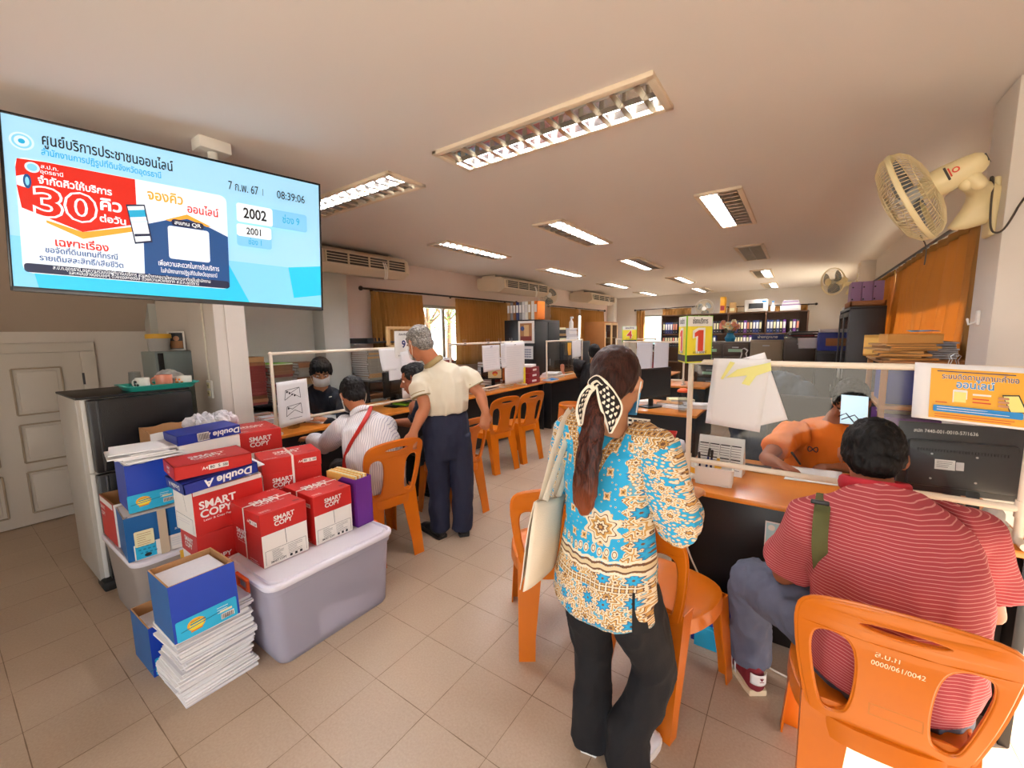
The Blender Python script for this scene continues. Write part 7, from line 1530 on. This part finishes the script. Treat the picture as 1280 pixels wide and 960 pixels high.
# scarf bow
mat('scarf_black','#1E1512',.8,bump=.1,bscale=300); mat('scarf_cream','#EFE4D0',.8)
def scarf_part(name,fn,hearts):
    b=MB(); b.sheet(fn,12,14,'scarf_black',.003); o=b.build(name,W,mw=True,smooth=180); iv=W.matrix_basis.inverted()
    e=MB()
    for u_ in (.015,.985): pe=[Vector(fn(u_,.04+.96*k/14))-HF*.002 for k in range(15)]; e.tube(pe,.0042,'scarf_cream',8)
    for hu,hv in hearts:
        pts=[]
        for i in range(16):
            t_=2*PI*i/16; x=16*math.sin(t_)**3; y=13*math.cos(t_)-5*math.cos(2*t_)-2*math.cos(3*t_)-math.cos(4*t_); pts.append((x/17,y/17))
        c=[Vector(fn(min(1,max(0,hu+.11*x)),min(1,max(0,hv-.048*y))))-HF*.0072 for x,y in pts]; e.add(c,[tuple(range(16))],'scarf_cream'); 
    e.v=[tuple(iv@Vector(p)) for p in e.v]; e.build('heart_print',o,smooth=0)
k0=knot+V3(0,0,.012)
def petal(inner,outer,E0,E1,puff):
    """cloth between two edges given from the knot to the tip"""
    def cur(P,v):
        n=len(P)-1; q=min(n-1e-6,v*n); i=int(q); t_=q-i; p0,p1,p2,p3=P[max(i-1,0)],P[i],P[i+1],P[min(i+2,n)]
        return [.5*((2*p1[c])+(-p0[c]+p2[c])*t_+(2*p0[c]-5*p1[c]+4*p2[c]-p3[c])*t_*t_+(-p0[c]+3*p1[c]-3*p2[c]+p3[c])*t_**3) for c in (0,1)]
    def fn(u,v):
        a,c=cur(inner,v),cur(outer,v); return tuple(pv(a[0]+(c[0]-a[0])*u,a[1]+(c[1]-a[1])*u,E0+(E1-E0)*v-puff*math.sin(v*PI)*math.sin(.25+u*2.6)-.004*math.sin(u*8+v*5)))
    return fn
HP=[(.22+.28*(i%3)+(.13 if j%2 else 0),.16+.105*j) for j in range(8) for i in range(3) if .22+.28*(i%3)+(.13 if j%2 else 0)<.86]
scarf_part('scarf_loop',petal([(748,481),(738,491),(731,508),(727,530)],[(741,477),(727,492),(721,513),(724,530)],1.165,1.168,.014),HP)
scarf_part('scarf_loop',petal([(746,484),(749,503),(755,522),(762,540)],[(756,476),(769,492),(777,512),(764,540)],1.162,1.150,.016),HP)
scarf_part('scarf_loop',petal([(742,484),(740,480),(746,476),(752,480)],[(742,488),(736,478),(746,470),(758,478)],1.158,1.158,.004),[])
b=MB(); b.ball(tuple(k0-wf*.022),(.020,.016,.018),'scarf_black',12); b.build('scarf_knot',W,mw=True)
for a_,f_,m_,mm in ((aL,wf*.8-wr_*.35,'shoe_tan',0),(aR,wf,'white',1)):
    shoe('shoe',(a_.x,a_.y-.02),f_,W,'shoe_tan' if not mm else 'paper_grey','pvc_white',.215,.040,laces=True)
# tote bag on her left shoulder
t=thing('tote_bag','cream canvas tote bag hanging from the woman\'s left shoulder','bag',pv(672,690,1.30))
ta,tb_=pv(668,628,1.22),pv(706,618,1.40); ba,bb_=pv(651,738,1.20),pv(692,700,1.40)
mid=(ta+tb_)/2; sidev=(tb_-ta).normalized(); out=(-wr_)
def bagface(off,puff):
    def fn(u,v):
        p=(ta*(1-u)+tb_*u)*(1-v)+(ba*(1-u)+bb_*u)*v; return tuple(p+out*(off*(.35+.65*math.sin(min(1,v*1.4)*PI/2))*math.sin(max(.02,min(.98,u))*PI)**.5+puff*math.sin(u*7+v*5)*.6))
    return fn
b=MB(); b.sheet(bagface(.035,.006),12,14,'tote',.003); b.sheet(bagface(-.025,.004),12,14,'tote',.003); b.build('bag_body',t,mw=True,smooth=180)
b=MB(); A=Art(.0006); A.text('MUJ',0,0,.05,'ink',.0) if 0 else A.text('A',0,0,.05,'ink'); 
A.b.v=[tuple(Vector(bagface(.037,.006)(.42+x/.22,.50-y/.28))+out*.003) for x,y,z in A.b.v]; A.on(b,Matrix()); bo=MB(); A.on(bo,Matrix()); bo.build('print',t,mw=True,smooth=0)
top=shL+V3(0,0,.070)+wr_*.012
for q_,u in ((0,.22),(1,.78)):
    e0=Vector(bagface((.03,-.02)[q_],0)(.28,.0)); e1=Vector(bagface((.03,-.02)[q_],0)(.72,.0)); tp=top-wf*.03+wf*.05*q_+wr_*.012*q_
    s=MB(); p=path([e0,e0.lerp(tp,.6)-wf*.02,tp-wf*.018,tp+wf*.02,e1.lerp(tp,.6)+wf*.03,e1],2); s.tube(p,[(.015,.0018)]*len(p),'tote',8,side=wf); s.build('handle',t,mw=True)

# --- the man in the red striped shirt -----------------------------------------
P=person('seated man in a red striped polo shirt and grey jeans, back turned',(.26,1.56,0))
pel=V3(.27,1.60,.52); up_=V3(-.02,.12,1)
headc=pv(1090,572,1.345); HM=head_frame(headc,V3(.05,.95,-.35)); nk=pv(1090,610,1.29)
sL,sR=pv(1018,655,1.25),pv(1207,668,1.20); eL,wL=pv(1000,765,1.40),V3(-.02,2.22,.775); eR,wR=pv(1245,775,1.30),V3(.40,2.25,.775)
eL=V3(.00,1.70,.62); eR=V3(.525,1.80,.62); wL=V3(.10,1.92,.625); wR=V3(.40,1.98,.63)
kL,kR=V3(-.115,1.83,.50),V3(.36,1.98,.50); aL=V3(-.10,1.90,.09); aR=V3(.37,1.985,.09); hL,hR=V3(.17,1.58,.52),V3(.36,1.58,.52)
body=MB(); head_shapes(body,HM,1.02); body.tube([nk+V3(0,-.02,-.06),nk,HM@V3(0,-.02,-.045)],[.066,.058,.056],'white',12)
body.tube([pel,V3(.26,1.60,.70),V3(.25,1.63,.85),nk+V3(0,-.01,-.05)],[(.15,.11),(.16,.12),(.17,.11),(.07,.06)],'white',16,side=(1,0,0))
arm_shapes(body,sL,eL,wL,1.05); arm_shapes(body,sR,eR,wR,1.05); hand_shapes(body,wL,(.6,.4,.0),(0,0,1),1,(.25,.4,.3)); hand_shapes(body,wR,(-.6,.3,0),(0,0,1),-1,(.25,.4,.3))
for h_,k_,a_ in ((hL,kL,aL),(hR,kR,aR)): body.tube([h_,k_,a_,a_+V3(0,0,-.05)],[.075,.055,.04,.04],'white',12)
skinned('body',body,'skin_dark',P,.0075,4); eyes(HM,P,1.02)
jn=MB(); jn.tube([hL+V3(0,-.03,0),hL.lerp(kL,.5),kL,kL.lerp(aL,.12),kL.lerp(aL,.5),aL+V3(0,0,.02)],[(.108,.100),(.097,.092),(.078,.078),(.074,.076),(.070,.072),(.068,.070)],'white',18,caps='flat')
jn.tube([hR+V3(0,-.03,0),hR.lerp(kR,.5),kR,kR.lerp(aR,.12),kR.lerp(aR,.5),aR+V3(0,0,.02)],[(.108,.100),(.097,.092),(.078,.078),(.074,.076),(.070,.072),(.068,.070)],'white',18,caps='flat')
jn.tube([V3(.268,1.56,.47),V3(.268,1.56,.60)],[(.19,.14),(.175,.125)],'white',18,side=(1,0,0)); skinned('jeans',jn,'jeans',P,.008,3,.012,13,4)
st=MB(); st.tube([V3(.268,1.535,.47),V3(.268,1.53,.56),V3(.265,1.535,.68),V3(.26,1.56,.80),V3(.245,1.60,.89),V3(.225,1.655,.955),nk+V3(0,-.015,-.04)],[(.185,.145),(.194,.155),(.196,.150),(.200,.135),(.192,.115),(.13,.085),(.066,.060)],'white',26,side=(1,.15,0),caps='flat')
for s_,e_ in ((sL,eL),(sR,eR)): st.tube([s_.lerp(V3(.25,1.63,.90),.35),s_,s_.lerp(e_,.45),s_.lerp(e_,.72)],[.095,.088,.082,.086],'white',18,caps='flat')
skinned('polo_shirt',st,'red_stripe_shirt',P,.008,6,.009,7,5)
cl=MB(); cn=nk+V3(0,-.012,.0); cl.tube([cn+V3(.082*math.cos(a*PI/12),-.016+.078*math.sin(a*PI/12),.016-.018*math.sin(a*PI/12)) for a in range(24)],[(.023,.009)]*24,'red_collar',8,closed=True,side=(0,0,1)); cl.v=[(p[0],p[1],p[2]) for p in cl.v]; cl.build('collar',P,mw=True,smooth=180)
hair_short('hair',HM,P,'hair_black',1.03,.985,5,low=-.004)
ap=[(1035,540),(1041,529),(1047,536)]; b=MB(); b.tube([HM@V3(-.05,.02,.115),HM@V3(-.075,.03,.150),HM@V3(-.095,.02,.135)],.002,'hair_black',5); b.tube([HM@V3(-.03,.03,.12),HM@V3(-.05,.05,.150),HM@V3(-.085,.05,.130)],.002,'hair_black',5); b.build('stray_hair',P,mw=True)
shoe('trainer',(aL.x+.02,aL.y-.05),V3(-.55,.80,0),P,'maroon_suede','shoe_sole',.27,.048,'white'); shoe('trainer',(aR.x,aR.y-.03),V3(.1,1,0),P,'maroon_suede','shoe_sole',.27,.048,'white')
# his shoulder bag strap
def backpt(x,y,E): return pv(x,y,E)
t=thing('bag_strap','olive webbing strap over the left shoulder of the man in red','strap',pv(1022,700,1.10))
b=MB(); sp_=[pv(1030,618,1.262),pv(1028,632,1.205),pv(1026,652,1.165),pv(1024,680,1.150),pv(1026,710,1.165),pv(1030,735,1.19)]; b.tube(path(sp_,2),[(.020,.0022)]*len(path(sp_,2)),'olive_strap',8,side=(1,.2,0)); b.build('webbing',t,mw=True)
b=MB(); b.box(tuple(pv(1025,628,1.195)),(.046,.014,.012),'black',.003); b.build('buckle',t,mw=True)

# --- the standing man in the cream polo ----------------------------------------
P=person('older man in a cream polo shirt and navy trousers, standing bent over the counter',(-2.08,2.14,0))
mf=Vector((-.80,.60,0)).normalized(); mr=Vector((mf.y,-mf.x,0))
hc=pv(524,430,2.92); HM=head_frame(hc,V3(-.90,.10,-.42)); nk=pv(541,452,2.93)
sL,sR=pv(521,474,2.86),pv(585,466,3.02); eL,wL=pv(531,510,2.79),pv(517,540,2.72); eR,wR=pv(600,492,2.99),pv(607,516,2.93)
ch,wa,hp=pv(554,480,2.95),pv(557,515,2.95),pv(558,545,2.95)
hL,hR=pv(545,545,2.92),pv(573,543,2.98); kL,kR=pv(549,606,2.95),pv(578,605,2.97); aL,aR=pv(549,655,2.95),pv(578,655,2.98)
body=MB(); head_shapes(body,HM,1.0); body.tube([nk,HM@V3(0,-.03,-.04)],[.060,.056],'white',12)
body.tube([hp,wa,ch,nk],[(.14,.10),(.13,.10),(.15,.10),(.06,.055)],'white',16,side=mr)
arm_shapes(body,sL.lerp(ch,.14)+V3(0,0,-.025),eL,wL,1.06); arm_shapes(body,sR.lerp(ch,.14)+V3(0,0,-.03),eR,wR,1.06)
hand_shapes(body,wL,pv(513,556,2.68)-wL+V3(0,0,-.02),V3(.55,-.5,.5),1,(.45,.8,.6),1.05); hand_shapes(body,wR,V3(-.05,-.1,-.9),V3(.6,-.5,.3),-1,(.5,.8,.6),1.05)
for h_,k_,a_ in ((hL,kL,aL),(hR,kR,aR)): body.tube([h_,k_,a_,a_+V3(0,0,-.06)],[.08,.055,.042,.04],'white',12)
skinned('body',body,'skin',P,.0085,4); eyes(HM,P)
tr=MB()
for h_,k_,a_ in ((hL,kL,aL),(hR,kR,aR)): tr.tube([h_,h_.lerp(k_,.5),k_,k_.lerp(a_,.5),a_+V3(0,0,-.03)],[(.086,.112),(.086,.100),(.078,.085),(.072,.080),(.074,.085)],'white',18,side=mr,caps='flat')
tr.tube([hp+V3(0,0,-.15),hp+V3(0,0,-.05),hp.lerp(wa,.5),wa],[(.135,.105),(.168,.132),(.162,.130),(.150,.120)],'white',22,side=mr,caps='flat'); skinned('trousers',tr,'navy_trousers',P,.009,3,.009,9,6)
b=MB(); b.tube([wa+V3(0,0,.004),wa+V3(0,0,.036)],[(.152,.122),(.151,.121)],'black',20,side=mr,caps='flat'); b.build('belt',P,mw=True)
st=MB(); st.tube([wa+V3(0,0,-.0),wa.lerp(ch,.35),wa.lerp(ch,.7),ch,ch.lerp(nk,.4),nk+V3(0,0,-.02)],[(.158,.130),(.170,.140),(.180,.135),(.180,.125),(.145,.10),(.066,.062)],'white',26,side=mr,caps='flat')
for s_,e_ in ((sL,eL),(sR,eR)): st.tube([s_.lerp(ch,.4),s_.lerp(ch,.10)+V3(0,0,-.015),s_.lerp(e_,.28),s_.lerp(e_,.6)],[.070,.070,.068,.065],'white',18,caps='flat')
skinned('polo_shirt',st,'cream_shirt',P,.009,5,.009,8,7)
for s_,e_ in ((sL,eL),(sR,eR)):
    for q_,m_,r_ in ((.545,'khaki_trim',.0700),(.572,'cream_shirt',.0703),(.592,'khaki_trim',.0690)):
        c=s_.lerp(e_,q_); d=(e_-s_).normalized(); b=MB(); b.tube([c-d*.008,c+d*.008],[r_,r_],m_,20,caps='flat'); b.build('sleeve_trim',P,mw=True)
b=MB(); ax=(HM.translation-nk).normalized(); M=Matrix.Translation(nk+ax*.006)@ax.to_track_quat('Z','Y').to_matrix().to_4x4()
b.tube([(.070*math.cos(a*PI/12),.070*math.sin(a*PI/12),-.012) for a in range(24)],[(.020,.008)]*24,'khaki_trim',8,closed=True,side=(0,0,1),M=M); b.build('collar',P,mw=True,smooth=180)
hair_short('hair',HM,P,'hair_grey',1.0,.985,8); mask(HM,P,'mask_white')
for a_ in (aL,aR): shoe('shoe',(a_.x+.03,a_.y-.02),V3(-.9,.2,0) if a_ is aL else V3(-.7,.6,0),P,'shoe_black','rubber',.27,.05)

# --- the customer in the striped white shirt ------------------------------------
P=person('seated customer in a striped white shirt with a red strap across the back',(-2.36,1.74,0))
cf=V3(-.97,.22,0).normalized(); cr_=Vector((cf.y,-cf.x,0))
hc=pv(441,494,2.86); HM=head_frame(hc,V3(-.85,.25,-.55)); nk=pv(450,514,2.80); pel=V3(-2.36,1.74,.52)
sL=pv(431,532,2.76); sR=pv(482,534,2.90); eL,wL=pv(408,556,2.90),pv(386,548,3.12); eR,wR=V3(-2.66,2.02,.80),V3(-3.0,1.95,.79)
body=MB(); head_shapes(body,HM); body.tube([nk+V3(.02,0,-.05),nk,HM@V3(0,-.02,-.04)],[.062,.054,.052],'white',12); body.tube([pel,pel.lerp(nk,.5),nk+V3(0,0,-.03)],[(.14,.10),(.14,.10),(.07,.06)],'white',16,side=cr_)
arm_shapes(body,sL,eL,wL); arm_shapes(body,sR,eR,wR); hand_shapes(body,wL,V3(-1,.1,-.1),(0,0,1),1,(.3,.4,.3)); hand_shapes(body,wR,V3(-1,-.1,-.05),(0,0,1),-1,(.3,.4,.3))
kn=[pel+cf*.42+cr_*s_*.11 for s_ in (-1,1)]; an=[k_+V3(0,0,-.42)-cf*.02 for k_ in kn]
for s_,k_,a_ in zip((-1,1),kn,an): body.tube([pel+cr_*s_*.09,k_,a_],[.07,.05,.04],'white',12)
skinned('body',body,'skin',P,.009,4); eyes(HM,P)
tr=MB()
for s_,k_,a_ in zip((-1,1),kn,an): tr.tube([pel+cr_*s_*.09,k_,a_+V3(0,0,-.02)],[.10,.078,.07],'white',16,caps='flat')
tr.tube([pel-V3(0,0,.04),pel+V3(0,0,.06)],[(.17,.13),(.16,.12)],'white',16,side=cr_); skinned('trousers',tr,'black_cloth',P,.010,3,.008,9,3)
st=MB(); md=pel.lerp(nk,.5)-cf*.05; st.tube([pel-cf*.01+V3(0,0,-.075),pel-cf*.02+V3(0,0,.06),md,pel.lerp(nk,.78)-cf*.03,nk+V3(0,0,-.02)],[(.185,.150),(.185,.145),(.192,.135),(.172,.115),(.068,.062)],'white',26,side=cr_,caps='flat')
for s_,e_,w_ in ((sL,eL,wL),(sR,eR,wR)): st.tube([s_.lerp(md,.35),s_,s_.lerp(e_,.6),e_,e_.lerp(w_,.8)],[.088,.078,.070,.062,.048],'white',16,caps='flat')
skinned('shirt',st,'white_stripe_shirt',P,.009,5,.011,9,9); hair_short('hair',HM,P,'hair_black',1.0,1.02,9); mask(HM,P,'mask_white')
cl=MB(); ax=(HM.translation-nk).normalized(); M=Matrix.Translation(nk-ax*.004)@ax.to_track_quat('Z','Y').to_matrix().to_4x4(); cl.tube([(.064*math.cos(a*PI/12),.064*math.sin(a*PI/12),-.006) for a in range(24)],[(.020,.008)]*24,'white_stripe_shirt',8,closed=True,side=(0,0,1),M=M); cl.build('collar',P,mw=True,smooth=180)
b=MB(); p=path([pv(464,508,2.80),pv(461,517,2.66),pv(449,537,2.585),pv(437,556,2.575),pv(431,572,2.60),pv(430,590,2.68)],2); b.tube(p,[(.014,.003)]*len(p),'red_strap',8,side=cr_); b.build('bag_strap',P,mw=True)
for a_ in an: shoe('shoe',(a_.x,a_.y),cf,P,'shoe_black','rubber',.26,.047)

# --- the seated man behind the standing one ---------------------------------------
P=person('dark-haired man in profile, seated at the counter behind the standing man',(-2.40,2.48,0))
cf=V3(-1,0,0); cr_=V3(0,1,0); hc=pv(517,474,3.22); HM=head_frame(hc,V3(-.72,-.62,-.25)); nk=V3(hc.x+.05,hc.y+.09,hc.z-.14); pel=V3(-2.36,2.50,.52)
sL,sR=nk+V3(.02,-.15,-.06),nk+V3(.02,.17,-.06); wL=pv(491,528,3.34); eL=V3(-2.50,2.23,.80); eR,wR=V3(-2.6,2.75,.80),V3(-2.95,2.70,.79)
body=MB(); head_shapes(body,HM); body.tube([nk+V3(.02,.02,-.05),nk,HM@V3(0,-.02,-.04)],[.06,.054,.052],'white',12); body.tube([pel,pel.lerp(nk,.5),nk+V3(0,0,-.03)],[(.14,.10),(.14,.10),(.07,.06)],'white',16,side=cr_)
arm_shapes(body,sL,eL,wL); arm_shapes(body,sR,eR,wR); hand_shapes(body,wL,V3(-1,-.1,-.1),(0,0,1),1,(.4,.5,.4)); hand_shapes(body,wR,V3(-1,0,-.05),(0,0,1),-1,(.3,.4,.3))
kn=[pel+cf*.42+cr_*s_*.11 for s_ in (-1,1)]; an=[k_+V3(.02,0,-.42) for k_ in kn]
for s_,k_,a_ in zip((-1,1),kn,an): body.tube([pel+cr_*s_*.09,k_,a_],[.07,.05,.04],'white',12)
skinned('body',body,'skin_dark',P,.009,4); eyes(HM,P)
tr=MB()
for s_,k_,a_ in zip((-1,1),kn,an): tr.tube([pel+cr_*s_*.09,k_,a_+V3(0,0,-.02)],[.10,.078,.07],'white',16,caps='flat')
tr.tube([pel-V3(0,0,.04),pel+V3(0,0,.06)],[(.17,.13),(.16,.12)],'white',16,side=cr_); skinned('trousers',tr,'black_cloth',P,.010,3,.008,9,3)
st=MB(); st.tube([pel+V3(0,0,-.05),pel.lerp(nk,.5)-cf*.03,pel.lerp(nk,.8),nk+V3(0,0,-.02)],[(.17,.13),(.175,.125),(.165,.11),(.066,.06)],'white',24,side=cr_,caps='flat')
for s_,e_,w_ in ((sL,eL,wL),(sR,eR,wR)): st.tube([s_.lerp(pel,.3),s_,s_.lerp(e_,.6)],[.08,.076,.070],'white',16,caps='flat')
skinned('shirt',st,'navy_jacket',P,.010,4,.009,9,9); hair_short('hair',HM,P,'hair_black',1.0,1.0,4)
for a_ in an: shoe('shoe',(a_.x,a_.y),cf,P,'shoe_black','rubber',.26,.047)

# --- the masked clerk behind the left screen ----------------------------------------
def seated_clerk(label,hc,fwd,nk,sL,sR,eL,eR,wL,wR,pel,skin,top,hairm,facing,k=1.0,fringe=True,msk=None,short=False,seed=1,fingers=(.4,.6,.4)):
    P=person(label,(pel.x,pel.y,0)); f=Vector(facing).normalized(); r=Vector((f.y,-f.x,0)); HM=head_frame(hc,fwd)
    body=MB(); head_shapes(body,HM,k); body.tube([nk+V3(0,0,-.07),nk,HM@V3(0,-.02,-.04)],[.060,.052,.052],'white',12); body.tube([pel,pel.lerp(nk,.5),nk+V3(0,0,-.04)],[(.14,.10),(.14,.10),(.07,.06)],'white',16,side=r)
    arm_shapes(body,sL,eL,wL); arm_shapes(body,sR,eR,wR); hand_shapes(body,wL,(wL-eL)*1+V3(0,0,-.02),(0,0,1),1,fingers); hand_shapes(body,wR,(wR-eR)+V3(0,0,-.02),(0,0,1),-1,fingers)
    kn=[pel+f*.40+r*s_*.10 for s_ in (-1,1)]; an=[k_+V3(0,0,-.42) for k_ in kn]
    for s_,k_,a_ in zip((-1,1),kn,an): body.tube([pel+r*s_*.09,k_,a_],[.07,.05,.04],'white',12)
    skinned('body',body,skin,P,.0085,4); eyes(HM,P,k)
    tr=MB()
    for s_,k_,a_ in zip((-1,1),kn,an): tr.tube([pel+r*s_*.09,k_,a_+V3(0,0,-.02)],[.10,.078,.07],'white',14,caps='flat')
    tr.tube([pel-V3(0,0,.04),pel+V3(0,0,.06)],[(.17,.13),(.16,.12)],'white',14,side=r); skinned('trousers',tr,'black_cloth',P,.011,3,.008,9,3)
    st=MB(); st.tube([pel+V3(0,0,-.04),pel.lerp(nk,.5)-f*.02,pel.lerp(nk,.8),nk+V3(0,0,-.025)],[(.17,.13),(.185,.13),(.175,.11),(.068,.062)],'white',24,side=r,caps='flat')
    for s_,e_,w_ in ((sL,eL,wL),(sR,eR,wR)):
        st.tube([s_.lerp(pel.lerp(nk,.7),.35),s_,s_.lerp(e_,.62)]+([] if short else [e_,e_.lerp(w_,.85)]),[.085,.076,.072]+([] if short else [.062,.046]),'white',16,caps='flat')
    skinned('jacket' if not short else 'shirt',st,top,P,.009,5,.011,9,seed); hair_short('hair',HM,P,hairm,k,1.04,seed,fringe)
    if msk: mask(HM,P,msk,k)
    for a_ in an: shoe('shoe',(a_.x,a_.y),f,P,'shoe_black','rubber',.26,.047)
    return P,HM
P,HM=seated_clerk('clerk in a navy jacket and white face mask behind the left screen',pv(401,466,3.80),V3(.82,-.42,-.38),V3(-3.66,2.12,1.06),pv(365,502,3.80),pv(431,500,3.78),pv(358,540,3.75),pv(432,538,3.62),pv(380,522,3.52),pv(402,524,3.54),V3(-3.90,2.22,.52),'skin_light','navy_jacket','hair_black',(.90,-.35,0),1.08,True,'mask_white',False,3)
b=MB(); b.box(tuple(pv(413,496,3.60)),(.012,.03,.008),'white',.001,rz=.5); b.build('jacket_badge',P,mw=True)
t=thing('office_chair','dark chair of the masked clerk','chair',(-3.98,2.27,0)); b=MB(); b.box((0,0,.40),(.44,.44,.07),'black_cloth',.03); b.build('seat',t); b=MB(); b.box((-.23,.03,.68),(.05,.40,.46),'black_cloth',.02); b.build('backrest',t); b=MB(); b.lathe([(.001,0),(.24,0),(.24,.02),(.03,.06),(.03,.37),(.001,.37)],'black',20); b.build('pedestal',t)
# --- the clerk in orange writing behind the number 1 screen --------------------------
wA=pv(975,582,2.12); wB=pv(1045,585,2.16)
P,HM=seated_clerk('clerk in an orange polo shirt writing behind the number 1 screen',pv(1063,504,2.30),V3(-.15,-.80,-.58),pv(1045,522,2.36),pv(1085,545,2.30),pv(985,543,2.42),pv(1100,590,2.2),pv(957,574,2.26),pv(1048,584,2.20),pv(975,580,2.17),V3(.12,3.04,.55),'skin_dark','orange_shirt','hair_black',(.0,-1,0),1.0,False,None,True,6)
b=MB(); q0=pv(1018,562,2.16); lg=MB()
A=Art(.0006)
lg.tube([pv(1016,561,2.20)+V3(.022*math.cos(a*PI/8),-.012,.014*math.sin(a*PI/4)) for a in range(16)],.003,'ink',6,closed=True,side=(0,1,0)); lg.build('shirt_emblem',P,mw=True)
t=thing('pen','black pen in the hand of the orange-shirted clerk','pen',(wA.x+.06,wA.y-.05,.80)); b=MB(); b.tube([pv(1000,580,2.06),pv(990,566,2.10)],.005,'black',8); b.build('barrel',t,mw=True); b=MB(); b.tube([pv(992,568.5,2.093),pv(990,566,2.10)],.0062,'dark_grey',8); b.build('cap',t,mw=True)
# --- two people far back ----------------------------------------------------------------
seated_clerk('person in a pale cap far back by the bright window',pv(815,440,7.1),V3(.5,-.8,-.2),pv(815,450,7.1),V3(-2.28,7.15,.98),V3(-1.92,7.25,.98),V3(-2.3,6.98,.80),V3(-1.85,7.05,.80),V3(-2.15,6.85,.80),V3(-2.0,6.85,.80),V3(-2.08,7.30,.52),'skin_dark','red_dark','hair_black',(.1,-1,0),1.0,True,None,False,8)
cp=[o for o in COL.objects if o.get('label','').startswith('person in a pale cap')][0]
hc_=pv(815,440,7.1); b=MB(); b.lathe([(.092,.04),(.094,.07),(.08,.11),(.04,.13),(.001,.135)],'cream_shirt',20,M=head_frame(hc_,V3(.5,-.8,-.2))); b.sheet(lambda u,v:((u-.5)*.15,.06+.07*v,.045-.01*v+.01*math.cos((u-.5)*3)),6,3,'cream_shirt',.004,M=head_frame(hc_,V3(.5,-.8,-.2))); b.build('cap',cp,mw=True)
seated_clerk('dark-haired person in black, back turned, far behind the woman\'s head',pv(743,441,6.4),V3(-.3,.9,-.1),pv(743,453,6.4),V3(-2.87,5.94,1.02),V3(-2.47,6.14,1.02),V3(-2.92,6.1,.82),V3(-2.42,6.32,.82),V3(-2.8,6.4,.80),V3(-2.5,6.5,.80),V3(-2.68,6.0,.52),'skin_light','black_cloth','hair_black',(0,1,0),1.05,False,'mask_white',False,9)
